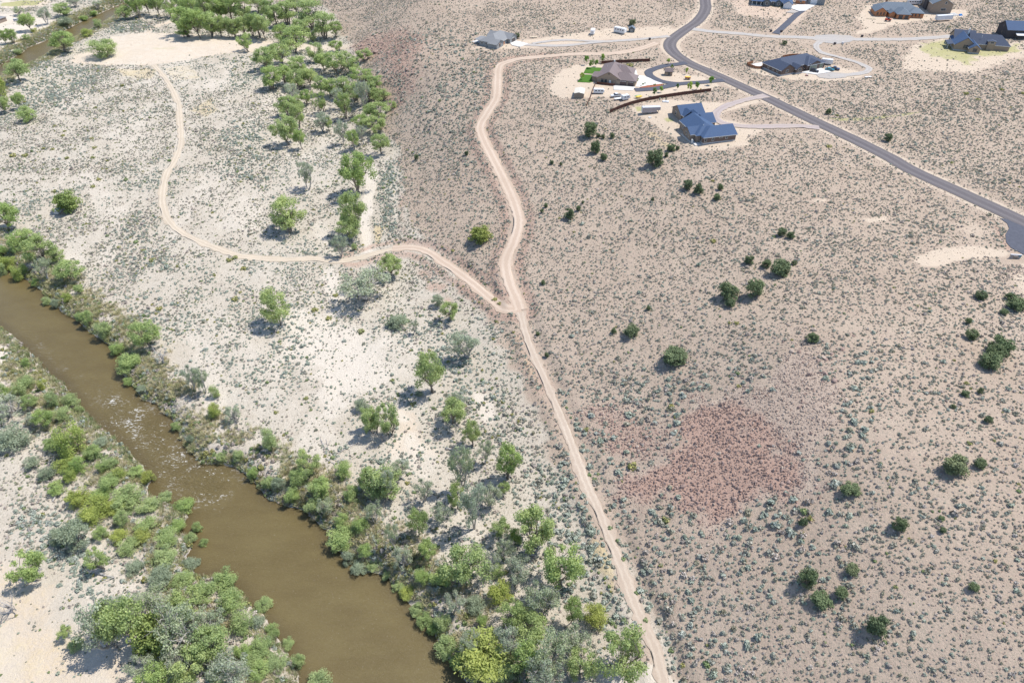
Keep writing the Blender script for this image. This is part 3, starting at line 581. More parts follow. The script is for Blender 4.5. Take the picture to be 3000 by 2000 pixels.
 ('thicket', 'P', -92.81, 76.66, -25.45, 14.77, 10.31),
 ('thicket', 'C', -86.68, 77.37, -25.24, 15.1, 11.13),
 ('thicket', 'P', -83.92, 84.11, -25.25, 7.05, 8.21),
 ('thicket', 'O', -81.31, 74.99, -25.3, 10.57, 7.43),
 ('thicket', 'P', -74.71, 76.5, -25.62, 12.88, 9.91),
 ('thicket', 'C', -67.72, 74.21, -26, 9.46, 9.82),
 ('thicket', 'C', -69.61, 68.76, -26.05, 8.34, 9.56),
 ('thicket', 'P', -60.86, 67.66, -26.09, 10.08, 8.37),
 ('thicket', 'W', -71.88, 92.11, -27.43, 4.56, 6.76),
 ('thicket', 'W', -67.21, 84.95, -25.67, 5.18, 5.98),
 ('thicket', 'W', -63.31, 80.3, -25.86, 3.95, 5.14),
 ('thicket', 'C', -104.12, 78.21, -25.62, 3.85, 3.6),
 ('thicket', 'W', -100.42, 75.76, -25.73, 1.73, 3.47),
 ('thicket', 'P', -74.82, 70.58, -25.88, 7.52, 6.94),
 ('thicket', 'C', -77.18, 66.81, -25.83, 7.41, 6.81),
 ('thicket', 'P', -92.05, 84.18, -25.39, 4.65, 7.4),
 ('thicket', 'C', -76.88, 83.24, -25.26, 7.18, 8.18),
 ('thicket', 'P', -70.99, 80.03, -25.61, 6.27, 7.26),
 ('thicket', 'W', -65.41, 69.91, -26.14, 3.06, 6.11),
 ('thicket', 'P', -82.49, 68.91, -25.53, 5.92, 6.87),
 ('thicket', 'W', -59.07, 71.98, -26.03, 2.32, 4.63),
 ('thicket', 'W', -75.25, 88.04, -25.23, 2.91, 5.82),
 ('lbank4', 'W', -61.04, 87, -28.63, 2.14, 4.27),
 ('lbank4', 'G', -60.69, 81.57, -26.61, 2.65, 3.24),
 ('lbank4', 'W', -56.95, 80.18, -27.92, 2.4, 3.4),
 ('lbank4', 'W', -52.66, 77.3, -28.43, 2.11, 3.2),
 ('lbank4', 'W', -49.02, 72.75, -28.52, 3.9, 2.98),
 ('lbank4', 'W', -57.67, 75.24, -25.8, 2.51, 5.02),
 ('lbank4', 'W', -53.3, 71.7, -26.29, 2.31, 4.62),
 ('lbank4', 'W', -43.17, 68.46, -28.7, 2.7, 5.39),
 ('lbank4', 'W', -56.45, 70, -25.86, 2.29, 4.58),
 ('lbank4', 'W', -61.18, 73.88, -25.98, 3.9, 3.9),
 ('jhouse', 'J', 36.88, 312.93, -4.87, 6.42, 6.03),
 ('jhouse', 'J', 38.15, 297.38, -6.15, 5.4, 4.1),
 ('jhouse', 'J', 41.71, 290.47, -6.27, 3.1, 3.1),
 ('jhouse', 'J', 47.44, 309.94, -4.42, 2.48, 2.1),
 ('jhouse', 'J', 62.08, 278.6, -3.42, 6.79, 6.42),
 ('jhouse', 'J', 71.64, 290.69, -1.88, 2.74, 3.69),
 ('jhouse', 'J', 74.59, 291.13, -1.57, 1.69, 1.69),
 ('jhouse', 'J', 68.45, 285.27, -2.29, 2.03, 1.67),
 ('jhouse', 'J', 41.15, 311.66, -4.65, 1.76, 1.95),
 ('jhouse', 'J', 43.11, 310.1, -4.67, 1.97, 1.78),
 ('jhouse', 'J', 18.08, 290.82, -8.49, 1.87, 1.87),
 ('jhouse', 'J', 22.18, 288.98, -8.31, 1.58, 1.4),
 ('jroad', 'J', 79.1, 479.31, 0.04, 3.55, 4.28),
 ('jroad', 'J', 3.43, 450.88, 0.06, 3, 3),
 ('jroad', 'J', 155.02, 328.44, -0.01, 2.68, 2.68),
 ('jroad', 'J', 170.54, 296.44, 0.01, 3.26, 3.26),
 ('jroad', 'J', 166.59, 437.31, -0, 2.48, 2.93),
 ('jmid', 'J', 72.3, 256.76, -3.35, 3.67, 3.67),
 ('jmid', 'J', 76.1, 252.74, -3.26, 3.94, 3.77),
 ('jmid', 'J', 85.26, 254.43, -2.39, 2.41, 2.24),
 ('jmid', 'J', 82.45, 247.64, -3.16, 2.22, 2.75),
 ('jmid', 'J', 23.48, 247.93, -12, 4.12, 3.93),
 ('jmid', 'J', 27.55, 252.54, -10.94, 2.03, 1.85),
 ('jmid', 'J', 14.33, 258.35, -12.58, 1.78, 1.59),
 ('jmid', 'J', 29.74, 257.39, -10.29, 1.29, 1.29),
 ('jmid', 'J', 12.64, 254.78, -13.19, 1.62, 1.44),
 ('jmid', 'J', 11.6, 208.92, -17.52, 1.72, 1.53),
 ('jmid', 'J', 57.55, 251.57, -5.87, 1.58, 1.4),
 ('jcrest', 'J', 83.81, 203.08, -4.27, 2.85, 3.02),
 ('jcrest', 'J', 88.54, 199.26, -3.29, 2.64, 2.97),
 ('jcrest', 'J', 72.24, 184.71, -6.07, 5.23, 6.27),
 ('jcrest', 'J', 80.13, 183.01, -4.05, 5.42, 5.42),
 ('jcrest', 'J', 71.83, 180.01, -5.79, 2.51, 3.03),
 ('jcrest', 'J', 99.41, 218.49, -2.15, 2.65, 3.15),
 ('jcrest', 'J', 102, 216.08, -1.89, 2.42, 2.75),
 ('jcrest', 'J', 91.62, 193.61, -2.42, 4.47, 6.16),
 ('jcrest', 'J', 97.71, 198.61, -1.83, 1.44, 1.78),
 ('jcrest', 'J', 88.28, 154.43, 0.5, 2.57, 3.22),
 ('jlower', 'J', 39.46, 174.99, -14.27, 3.54, 4.52),
 ('jlower', 'J', 34.19, 177.6, -15.32, 1.83, 1.83),
 ('jlower', 'J', 8.88, 182.8, -20.56, 1.3, 1.3),
 ('jlower', 'J', 46.7, 186.25, -12.22, 1.58, 1.4),
 ('jlower', 'J', 50.46, 159.84, -12.11, 3.85, 7.02),
 ('jlower', 'J', 11.64, 171.63, -20.65, 1.68, 1.48),
 ('jright', 'J', 147.17, 173.18, 2.15, 2.33, 3.22),
 ('jright', 'J', 156.15, 172.93, 2.16, 2.02, 2.89),
 ('jright', 'J', 155.09, 167.73, 2.52, 3.12, 5.03),
 ('jright', 'J', 149.76, 164.69, 2.69, 1.4, 2.28),
 ('jright', 'J', 136.2, 159.86, 2.84, 1.69, 1.84),
 ('jright', 'J', 133.04, 152.45, 3.23, 2.6, 3.17),
 ('jright', 'J', 137.57, 145.89, 3.68, 4.56, 5.96),
 ('jright', 'J', 130.94, 139.9, 3.84, 3.79, 5.07),
 ('jright', 'J', 134.34, 142.84, 3.78, 4.01, 4.28),
 ('jright', 'J', 119, 128.42, 3.81, 1.3, 1.88),
 ('jright', 'J', 123.14, 129.09, 3.97, 1.61, 1.35),
 ('jright', 'J', 113.72, 124.1, 3.62, 0.94, 1.23),
 ('jright2', 'J', 119.55, 118.7, 4.05, 1.58, 1.72),
 ('jright2', 'J', 104.24, 104.04, 2.95, 3.7, 5.06),
 ('jright2', 'J', 110.47, 104.6, 3.58, 2.07, 2.5),
 ('jright2', 'J', 80.5, 101.65, -2.12, 2.25, 4.22),
 ('jbottom', 'J', 68.69, 95.96, -7.09, 2.3, 1.94),
 ('jbottom', 'J', 86.91, 90.67, -1.04, 3.3, 2.84),
 ('jbottom', 'J', 65.34, 81.85, -8.86, 4.43, 3.64),
 ('jbottom', 'J', 74.68, 82.39, -5.34, 1.94, 2.77),
 ('jbottom', 'J', 66.86, 77.07, -8.54, 2.06, 4.13),
 ('jbottom', 'J', 71, 77.75, -6.97, 2.08, 2.5),
 ('jbottom', 'J', 74.79, 69.59, -6.4, 4.4, 3.66),
 ('jbottom', 'J', 95.1, 75.12, 0.17, 1.41, 1.9),
 ('jbottom', 'J', 96.15, 91.62, 1.18, 0.69, 1.37),
 ('jbottom', 'J', 95.02, 88.65, 0.81, 1.13, 1.28),
 ('jbluff', 'O', -12.99, 240.45, -18.19, 5.99, 8.22),
 ('jbluff', 'J', -21.75, 307.92, -11.92, 1.99, 1.8),
 ('jbluff', 'J', -47.73, 319.53, -19.6, 2.42, 2.22),
 ('garden', 'S', 42.56, 400.61, 0.01, 5.05, 2.54),
 ('garden', 'S', 44.77, 394.79, 0.02, 4.34, 2.89),
 ('garden', 'S', 47.75, 397.66, 0.02, 3.82, 2.33),
 ('garden', 'S', 51.89, 404.12, 0.02, 4.92, 2.16),
 ('garden', 'S', 37.92, 376.15, -0.02, 4.03, 2.42),
 ('garden', 'S', 89.45, 401.92, -0.03, 3.05, 2.15),
 ('garden', 'S', 89.94, 392.66, -0.03, 2.83, 1.73),
 ('garden', 'S', 96.68, 384.85, -0.03, 3.61, 1.51),
 ('garden', 'S', 73.18, 351.53, 0.3, 4.21, 2.29),
 ('garden', 'S', 77.71, 356.46, 0.27, 3.12, 2.32),
 ('garden', 'S', 87.05, 360.64, 0.19, 3.23, 1.62),
 ('garden', 'S', 92.85, 358.17, 0.18, 4.98, 2.68),
 ('garden', 'S', 97.45, 361.32, 0.12, 3.91, 2.34),
 ('garden', 'S', 106.57, 368.17, 0.03, 4.48, 2.92),
]
ZONES = {
 'bend': 'by the river bend at the upper left',
 'leftedge': 'at the left edge below the bend',
 'backgrove': 'in the back row of the grove',
 'frontgrove': 'in the front row of the grove',
 'upperwood': 'where upper grove meets bluff',
 'wood': 'in the upper wood below the bluff',
 'wood2': 'in the lower wood below the bluff',
 'wood3': 'at the wood foot above the wash',
 'wash': 'beside the white sandy wash',
 'flat': 'on the flat below the dirt road',
 'flat2': 'in the sandy wood above the lower river',
 'flat3': 'in the stand above the lower bank',
 'trackside': 'by the sandy track at the bottom',
 'rbank': 'on the right bank downstream',
 'rbank2': 'on the right bank midway',
 'rbank3': 'on the right bank upstream',
 'leftbank': 'at the left edge above the river',
 'midflat': 'near the bleached dead tree',
 'lone': 'alone on the sagebrush flat at the left',
 'lbank': 'in the thicket left of the rapids',
 'lbank2': 'in the thicket below the rapids',
 'lbank3': 'above the sandbar on the left bank',
 'thicket': 'in the pale bottom left thicket',
 'lbank4': 'along the bottom left bank',
 'jhouse': 'on the slope below the blue-roofed house',
 'jroad': 'beside the upper road and drives',
 'jmid': 'in the middle of the sagebrush slope',
 'jcrest': 'near the brow of the hill',
 'jlower': 'above the red talus',
 'jright': 'among the rocks at the right edge',
 'jright2': 'on the bare slope right of the talus',
 'jbottom': 'on the slope at the bottom right',
 'jbluff': 'on the bluff left of the dirt road',
 'garden': 'around the brown-roofed house',
}
POINTS = {
 'snag_a': (-118.55, 173.29, -25.12),
 'snag_b': (-120.46, 83.89, -25.34),
 'snag_c': (-39.12, 138.52, -25.2),
 'sign': (173.46, 198.95, 0.44),
 'tarp': (-206.29, 276.57, -25.19),
 'rv_a': (51.39, 459.41, 0.03),
 'rv_b': (69.09, 461.76, -0.01),
 'hut': (76.83, 464.04, -0.03),
 'van': (45.27, 356.22, 0),
 'pickup': (53.61, 351.36, 0.01),
 'flatbed': (54.62, 347.87, -0.1),
 'camper': (58.03, 347.2, -0.03),
 'kayaks': (64.89, 348.98, 0.19),
 'trailer': (68.33, 331.02, -0.42),
 'suv': (168.71, 388.63, -0),
 'teal': (178.29, 391.44, 0),
 'dark': (181.38, 392.57, 0),
 'box': (180.22, 401.8, 0.01),
 'longtrailer': (289.4, 489.6, -0.03),
 'travel': (287.43, 529.37, 0.4),
 'machine': (252, 488.96, -0.08),
 'lumber_a': (243.05, 494.63, -0.07),
 'lumber_b': (245.65, 484.14, -0.07),
 'wshed': (35.53, 354.42, -0.41),
 'cottage': (86.54, 383.16, -0.02),
 'wagon': (95.74, 377.19, -0.01),
 'lander': (98.9, 358.79, 0.14),
 'boxa': (166.68, 464.97, -0.08),
 'boxb': (173.27, 464.2, -0.07),
 'boxc': (198.18, 438.43, 0),
 'boxd': (221, 453.82, -0.02),
 'boxe': (203.25, 439.12, 0),
 'boxf': (85.9, 447.42, -0.01),
 'boat': (195.34, 379.88, -0.01),
 'debris': (195.52, 376.13, -0.01),
 'septic': (77.96, 343.48, 0.32),
 'pallet': (67.46, 326.13, -0.88),
 'hay': (13.52, 451.41, 0.06),
 'housetl': (-409.9, 580.06, -25.58),
 'cartl': (-397.58, 585.42, -25.48),
 'cartl2': (-395.38, 589.37, -25.49),
 'propane': (307.31, 502.11, 0.16),
 'pileb': (302.77, 503.81, 0.15),
 'beams': (293.03, 429.71, 0.02),
 'rocks_a': (162.9, 189.17, 1.01),
 'trash': (162.51, 382.56, -0),
 'hydrant': (103.75, 325.05, 0.06),
}
LOGS = [
 ('log', (-127.29, 116.55, -25.78), (-128.26, 124.04, -25.65)),
 ('log', (-104.6, 94.24, -25.32), (-101.96, 93.44, -25.25), (-99.36, 93.03, -25.19)),
 ('log', (-108.78, 98.9, -25.31), (-108.98, 101.54, -25.35)),
 ('branch', (-54.69, 132.61, -25.32), (-56.66, 136.41, -25.11), (-58.07, 139.65, -25.09)),
 ('branch', (-53.39, 132.66, -25.37), (-56.24, 138.81, -25.07)),
 ('branch', (-51.64, 133.51, -25.3), (-48.88, 135.59, -25.25), (-46.18, 137.7, -25.19)),
 ('branch', (-54.73, 131.41, -25.27), (-51.31, 128.9, -25.19), (-50.95, 125.61, -25.16)),
 ('branch', (-50.94, 130.05, -25.2), (-47.1, 131.39, -25.25)),
 ('branch', (-53.63, 118.84, -25.27), (-50.92, 118.28, -25.15), (-48.25, 117.87, -25.07)),
 ('log', (-14.65, 130.24, -24.96), (-16.48, 127.56, -25.1)),
 ('log', (-19.85, 135.56, -25.22), (-15.25, 133.4, -25.17)),
 ('branch', (-85.46, 98.07, -26.98), (-85.35, 101.57, -27.9), (-87.82, 106.23, -27.73)),
 ('branch', (2.44, 97.32, -24.99), (5.18, 95.44, -25.09), (7.72, 93.95, -24.99)),
 ('log', (-92.29, 94.89, -25.28), (-94.96, 98.08, -25.42)),
]
BUSHES = [
 ('y', 2.2, -257.98, 373.21),
 ('y', 2.2, -249, 365.67),
 ('y', 2.6, -246.67, 359.85),
 ('y', 2, -236.27, 366.78),
 ('y', 2.4, -229.31, 356.11),
 ('y', 2.6, -221.82, 343.46),
 ('y', 2.6, -248.78, 343.68),
 ('y', 2.4, -243.45, 342.96),
 ('y', 4, -260.31, 334.59),
 ('y', 3.6, -253.89, 334.45),
 ('y', 3, -230.08, 331.52),
 ('y', 2.8, -217.31, 332.2),
 ('y', 2.8, -203.07, 307.29),
 ('y', 2.8, -202.03, 299.99),
 ('y', 3, -218.09, 295.84),
 ('y', 3, -148.02, 236.34),
 ('y', 3.2, -116.3, 235.85),
 ('y', 3, -114.21, 238.04),
 ('y', 3, -108.34, 230.63),
 ('y', 3.2, -105.85, 209.43),
 ('y', 2.6, -67.88, 212.3),
 ('y', 3.2, -53.95, 190.42),
 ('y', 3, -73.91, 203.49),
 ('y', 2.8, -67.96, 198.07),
 ('y', 2, -66.12, 156.09),
 ('y', 2, -39.27, 164.55),
 ('y', 2.4, -31.62, 153.69),
 ('y', 1.8, -74.25, 149.7),
 ('y', 3.2, 236.33, 354.29),
 ('y', 2.6, 237.89, 346.47),
 ('y', 2.6, 257.25, 360.22),
 ('y', 3, 265.03, 353.87),
 ('y', 2, 159.02, 326.09),
 ('y', 2.8, 141.83, 290.47),
 ('y', 1.6, 111.45, 111.64),
 ('y', 2.6, -6.32, 203.47),
 ('y', 2, -4.39, 200.95),
 ('g', 1.8, 23.48, 80.24),
 ('g', 2, 26.43, 80.01),
 ('g', 1.9, 31.31, 80.33),
 ('g', 1.8, 29.87, 87.2),
 ('g', 1.8, 27.82, 95.92),
 ('g', 2, 25.83, 105.07),
 ('g', 1.8, 21.73, 122.67),
 ('g', 2, 22.81, 120.89),
 ('g', 2.4, 42.27, 68.09),
 ('g', 1.6, 27.36, 101.5),
]
# ---------------------------------------------------------------- terrain
# Land form: spot heights (x, y, z in metres) joined by a thin-plate surface,
# with the dirt roads benched into the bluff and the river channel cut in.
def tps_fit(pts, lam=0.02):
    P = np.array(pts, float); X = P[:, :2] / 100.0; n = len(X)
    d2 = ((X[:, None] - X[None]) ** 2).sum(-1)
    K = 0.5 * d2 * np.log(d2 + 1e-12) + lam * np.eye(n)
    A = np.zeros((n + 3, n + 3)); A[:n, :n] = K
    A[:n, n] = A[n, :n] = 1; A[:n, n+1:] = X; A[n+1:, :n] = X.T
    b = np.zeros(n + 3); b[:n] = P[:, 2]
    return X, np.linalg.solve(A, b)

def tps_eval(fit, x, y):
    X, w = fit; n = len(X)
    x = np.asarray(x, float).ravel() / 100.0; y = np.asarray(y, float).ravel() / 100.0
    out = np.empty(len(x))
    for i in range(0, len(x), 20000):
        a, b = x[i:i+20000], y[i:i+20000]
        d2 = (a[:, None] - X[:, 0]) ** 2 + (b[:, None] - X[:, 1]) ** 2
        out[i:i+20000] = (0.5 * d2 * np.log(d2 + 1e-12)) @ w[:n] + w[n] + w[n+1] * a + w[n+2] * b
    return out

def smooth(a, b, t):
    t = np.clip((t - a) / (b - a), 0, 1); return t * t * (3 - 2 * t)

def hash2(i, j, seed=0):
    h = (i * 374761393 + j * 668265263 + seed * 974711) & 0xffffffff
    h = ((h ^ (h >> 13)) * 1274126177) & 0xffffffff
    return ((h ^ (h >> 16)) & 0xffff) / 65535.0

def vnoise(x, y, seed=0):
    x = np.asarray(x, float); y = np.asarray(y, float)
    i = np.floor(x).astype(np.int64); j = np.floor(y).astype(np.int64)
    u = x - i; v = y - j; u = u*u*(3-2*u); v = v*v*(3-2*v)
    a = hash2(i, j, seed); b = hash2(i+1, j, seed); c = hash2(i, j+1, seed); d = hash2(i+1, j+1, seed)
    return (a*(1-u)+b*u)*(1-v) + (c*(1-u)+d*u)*v

def fbm(x, y, seed=0, octs=4):
    s = 0; amp = 0.5
    for o in range(octs):
        s = s + amp * vnoise(x, y, seed + o); x = x * 2.03 + 7.1; y = y * 2.03 + 3.7; amp *= 0.5
    return s / (1 - 0.5 ** octs)

def poly_dist(px, py, line, closed=False):
    """distance to a polyline and the running length at the nearest point"""
    L = np.array(line, float)[:, :2]
    if closed: L = np.vstack([L, L[:1]])
    best = np.full(px.shape, 1e9); at = np.zeros(px.shape); run = 0.0
    for a, b in zip(L[:-1], L[1:]):
        d = b - a; l2 = (d ** 2).sum() + 1e-9; l = l2 ** 0.5
        t = np.clip(((px - a[0]) * d[0] + (py - a[1]) * d[1]) / l2, 0, 1)
        q = np.hypot(px - a[0] - t * d[0], py - a[1] - t * d[1])
        m = q < best; best = np.where(m, q, best); at = np.where(m, run + t * l, at); run += l
    return best, at

def inside(px, py, poly):
    P = np.array(poly, float)[:, :2]; r = np.zeros(px.shape, bool)
    for (x0, y0), (x1, y1) in zip(P, np.roll(P, -1, 0)):
        c = ((y0 > py) != (y1 > py)) & (px < (x1 - x0) * (py - y0) / (y1 - y0 + 1e-12) + x0)
        r ^= c
    return r

def signed(px, py, poly):
    d, _ = poly_dist(px, py, poly, True)
    return np.where(inside(px, py, poly), -d, d)

def near(px, py, line, pad):
    P = np.array(line, float)
    return (px > P[:, 0].min() - pad) & (px < P[:, 0].max() + pad) & (py > P[:, 1].min() - pad) & (py < P[:, 1].max() + pad)

def resample(line, step):
    L = np.array(line, float)
    # Catmull-Rom through the given points
    P = np.vstack([2*L[0]-L[1], L, 2*L[-1]-L[-2]]); out = []
    for i in range(1, len(P) - 2):
        p0, p1, p2, p3 = P[i-1], P[i], P[i+1], P[i+2]
        n = max(2, int(np.hypot(*(p2-p1)[:2]) / step))
        for t in np.arange(n) / n:
            out.append(0.5*((2*p1)+(-p0+p2)*t+(2*p0-5*p1+4*p2-p3)*t*t+(-p0+3*p1-3*p2+p3)*t**3))
    out.append(L[-1]); return np.array(out)

WATER_Z = -28.0
class Land:
    def __init__(s, spots, benches, river):
        s.fit = tps_fit(spots); s.river = river; s.bench = []
        for line, half in benches:
            L = resample(line, 4.0); z = tps_eval(s.fit, L[:, 0], L[:, 1])
            for _ in range(12): z[1:-1] = (z[:-2] + 2*z[1:-1] + z[2:]) / 4
            run = np.r_[0, np.cumsum(np.hypot(*np.diff(L[:, :2], axis=0).T))]
            s.bench.append((L, half, run, z))
    def base(s, x, y):
        z = tps_eval(s.fit, x, y)
        far = np.hypot(np.asarray(x).ravel() - 0, np.asarray(y).ravel() - 350)
        k = smooth(520, 900, far)
        hills = 6 + 30 * (fbm(np.asarray(x).ravel() / 420, np.asarray(y).ravel() / 420, 5) - 0.45)
        return np.clip(z, -40, 40) * (1 - k) + hills * k
    def __call__(s, x, y):
        x = np.atleast_1d(np.asarray(x, float)); y = np.atleast_1d(np.asarray(y, float)); sh = x.shape
        x = x.ravel(); y = y.ravel(); z = s.base(x, y)
        lowland = smooth(-14, -24, z)
        z = z + (fbm(x / 22, y / 22, 11) - 0.5) * (1.1 - 0.5 * smooth(-4, 0, z)) * smooth(0.5, -3, z) + lowland * (fbm(x / 9, y / 9, 3) - 0.5) * 0.7
        for L, half, run, zr in s.bench:
            m = near(x, y, L, half + 6)
            if not m.any(): continue
            d, at = poly_dist(x[m], y[m], L)
            k = smooth(half, half + 3.2, d)
            z[m] = np.interp(at, run, zr) * (1 - k) + z[m] * k
        for R in s.river:
            m = near(x, y, R, 14)
            if not m.any(): continue
            d = signed(x[m], y[m], R)
            wob = (fbm(x[m] / 3, y[m] / 3, 21, 3) - 0.5) * 1.6
            k = smooth(-1.5, 7.0, d + wob)
            z[m] = np.minimum(z[m], (WATER_Z - 0.7) * (1 - k) + (WATER_Z + 3.0) * k) * (k < 1) + z[m] * (k >= 1)
        return z.reshape(sh)
# ---------------------------------------------------------------- kit
RNG = np.random.default_rng(7)
def tag(o, label=None, cat=None, group=None, kind=None):
    if label: o['label'] = label
    if cat: o['category'] = cat
    if group: o['group'] = group
    if kind: o['kind'] = kind
    return o

def link(o, parent=None):
    COL.objects.link(o)
    if parent is not None: o.parent = parent
    return o

def empty(name, loc, rz=0.0):
    o = bpy.data.objects.new(name, None); o.empty_display_size = 0.3
    o.location = loc; o.rotation_euler = (0, 0, rz); return link(o)

def mesh_of(name, verts, faces, mats, midx=None, smooth=False):
    me = bpy.data.meshes.new(name)
    if isinstance(verts, np.ndarray) and isinstance(faces, np.ndarray):
        nv, nf, k = len(verts), len(faces), faces.shape[1]
        me.vertices.add(nv); me.vertices.foreach_set('co', verts.astype(np.float32).ravel())
        me.loops.add(nf * k); me.loops.foreach_set('vertex_index', faces.astype(np.int32).ravel())
        me.polygons.add(nf); me.polygons.foreach_set('loop_start', np.arange(0, nf * k, k, dtype=np.int32))
        me.update(calc_edges=True)
    else:
        me.from_pydata([tuple(map(float, v)) for v in verts], [], [tuple(int(i) for i in f) for f in faces])
    for m in (mats if isinstance(mats, (list, tuple)) else [mats]): me.materials.append(m)
    if midx is not None: me.polygons.foreach_set('material_index', np.asarray(midx, np.int32))
    if smooth: me.polygons.foreach_set('use_smooth', np.ones(len(me.polygons), bool))
    me.update(); return me

class MB:
    """collects simple solids into one mesh"""
    def __init__(s): s.v = []; s.f = []
    def add(s, verts, faces):
        n = len(s.v); s.v += [tuple(v) for v in verts]; s.f += [tuple(i + n for i in f) for f in faces]; return s
    def box(s, x0, x1, y0, y1, z0, z1, taper=0.0):
        t = taper
        v = [(x0,y0,z0),(x1,y0,z0),(x1,y1,z0),(x0,y1,z0),(x0+t,y0+t,z1),(x1-t,y0+t,z1),(x1-t,y1-t,z1),(x0+t,y1-t,z1)]
        return s.add(v, [(3,2,1,0),(4,5,6,7),(0,1,5,4),(1,2,6,5),(2,3,7,6),(3,0,4,7)])
    def prism(s, prof, y0, y1, inset=0.0):
        """profile in xz, extruded along y"""
        n = len(prof); v = [(x, y0, z) for x, z in prof] + [(x, y1, z) for x, z in prof]
        return s.add(v, [tuple(range(n)), tuple(range(2*n-1, n-1, -1))] + [((i+1) % n, i, n+i, n+(i+1) % n) for i in range(n)])
    def tube(s, pts, radii, sides=6, caps=True):
        P = [np.array(p, float) for p in pts]; rings = []
        for i, p in enumerate(P):
            d = P[min(i+1, len(P)-1)] - P[max(i-1, 0)]; d = d / (np.linalg.norm(d) + 1e-9)
            a = np.cross(d, (0.31, 0.95, 0.05)); a /= np.linalg.norm(a) + 1e-9; b = np.cross(d, a)
            rings.append([p + radii[i] * (math.cos(t) * a + math.sin(t) * b) for t in np.arange(sides) * 2 * math.pi / sides])
        v = [q for r in rings for q in r]; f = []
        for i in range(len(P) - 1):
            for j in range(sides):
                k = (j + 1) % sides; f.append((i*sides+j, i*sides+k, (i+1)*sides+k, (i+1)*sides+j))
        if caps: f.append(tuple(range(sides))[::-1]); f.append(tuple((len(P)-1)*sides + j for j in range(sides)))
        return s.add(v, f)
    def cyl_y(s, x, z, y0, y1, r, n=12):
        a = np.arange(n) * 2 * math.pi / n
        v = [(x + r*math.cos(t), y0, z + r*math.sin(t)) for t in a] + [(x + r*math.cos(t), y1, z + r*math.sin(t)) for t in a]
        return s.add(v, [tuple(range(n)), tuple(range(2*n-1, n-1, -1))] + [((i+1) % n, i, n+i, n+(i+1) % n) for i in range(n)])
    def build(s, name, mat, parent=None, smooth=False):
        return link(bpy.data.objects.new(name, mesh_of(name, s.v, s.f, mat, smooth=smooth)), parent)

# ---------------------------------------------------------------- materials
def new_mat(name):
    m = bpy.data.materials.new(name); m.use_nodes = True; nt = m.node_tree; nt.nodes.clear()
    return m, nt
def out(nt, shader):
    o = nt.nodes.new('ShaderNodeOutputMaterial'); nt.links.new(shader, o.inputs['Surface']); return o
def noise(nt, vec, scale, detail=3.0, rough=0.55, dist=0.0):
    n = nt.nodes.new('ShaderNodeTexNoise'); n.inputs['Scale'].default_value = scale
    n.inputs['Detail'].default_value = detail; n.inputs['Roughness'].default_value = rough; n.inputs['Distortion'].default_value = dist
    if vec is not None: nt.links.new(vec, n.inputs['Vector'])
    return n.outputs['Fac']
def maprange(nt, x, a, b, c=0.0, d=1.0, smooth_=False):
    n = nt.nodes.new('ShaderNodeMapRange'); n.clamp = True
    if smooth_: n.interpolation_type = 'SMOOTHSTEP'
    for k, v in zip(('From Min', 'From Max', 'To Min', 'To Max'), (a, b, c, d)): n.inputs[k].default_value = v
    nt.links.new(x, n.inputs['Value']); return n.outputs['Result']
def math_(nt, op, a, b=None):
    n = nt.nodes.new('ShaderNodeMath'); n.operation = op
    for i, q in enumerate((a, b)):
        if q is None: continue
        if isinstance(q, (int, float)): n.inputs[i].default_value = q
        else: nt.links.new(q, n.inputs[i])
    return n.outputs[0]
def mix(nt, fac, a, b, mode='MIX'):
    n = nt.nodes.new('ShaderNodeMix'); n.data_type = 'RGBA'; n.blend_type = mode
    if isinstance(fac, (int, float)): n.inputs['Factor'].default_value = fac
    else: nt.links.new(fac, n.inputs['Factor'])
    for k, q in (('A', a), ('B', b)):
        s = [i for i in n.inputs if i.name == k and i.type == 'RGBA'][0]
        if isinstance(q, (tuple, list)): s.default_value = (*q[:3], 1.0)
        else: nt.links.new(q, s)
    return [o for o in n.outputs if o.type == 'RGBA'][0]
def bump(nt, h, dist, strength=1.0):
    n = nt.nodes.new('ShaderNodeBump'); n.inputs['Distance'].default_value = dist; n.inputs['Strength'].default_value = strength
    nt.links.new(h, n.inputs['Height']); return n.outputs[0]
def bsdf(nt, col, rough=0.8, spec=0.3, normal=None, metal=0.0):
    b = nt.nodes.new('ShaderNodeBsdfPrincipled')
    if isinstance(col, (tuple, list)): b.inputs['Base Color'].default_value = (*col[:3], 1)
    else: nt.links.new(col, b.inputs['Base Color'])
    if isinstance(rough, (int, float)): b.inputs['Roughness'].default_value = rough
    else: nt.links.new(rough, b.inputs['Roughness'])
    b.inputs['Specular IOR Level'].default_value = spec; b.inputs['Metallic'].default_value = metal
    if normal is not None: nt.links.new(normal, b.inputs['Normal'])
    return b
def pos(nt):
    return nt.nodes.new('ShaderNodeNewGeometry').outputs['Position']

def surface(name, a, b, scale=2.0, rough=0.8, spec=0.3, bscale=None, bdist=0.02, stretch=None, metal=0.0, local=False):
    """two-tone weathered surface"""
    m, nt = new_mat(name)
    p = nt.nodes.new('ShaderNodeTexCoord').outputs['Object'] if local else pos(nt)
    if stretch:
        mp = nt.nodes.new('ShaderNodeMapping'); mp.inputs['Scale'].default_value = stretch; nt.links.new(p, mp.inputs['Vector']); p = mp.outputs[0]
    f = maprange(nt, noise(nt, p, scale, 5.0, 0.6), 0.3, 0.7)
    c = mix(nt, f, a, b)
    f2 = maprange(nt, noise(nt, p, scale * 0.13, 3.0), 0.35, 0.7, 0.0, 0.45)
    c = mix(nt, f2, c, tuple(0.78 * t for t in b))
    h = noise(nt, p, bscale or scale * 3, 4.0)
    s = bsdf(nt, c, rough, spec, bump(nt, h, bdist), metal); out(nt, s.outputs[0]); return m

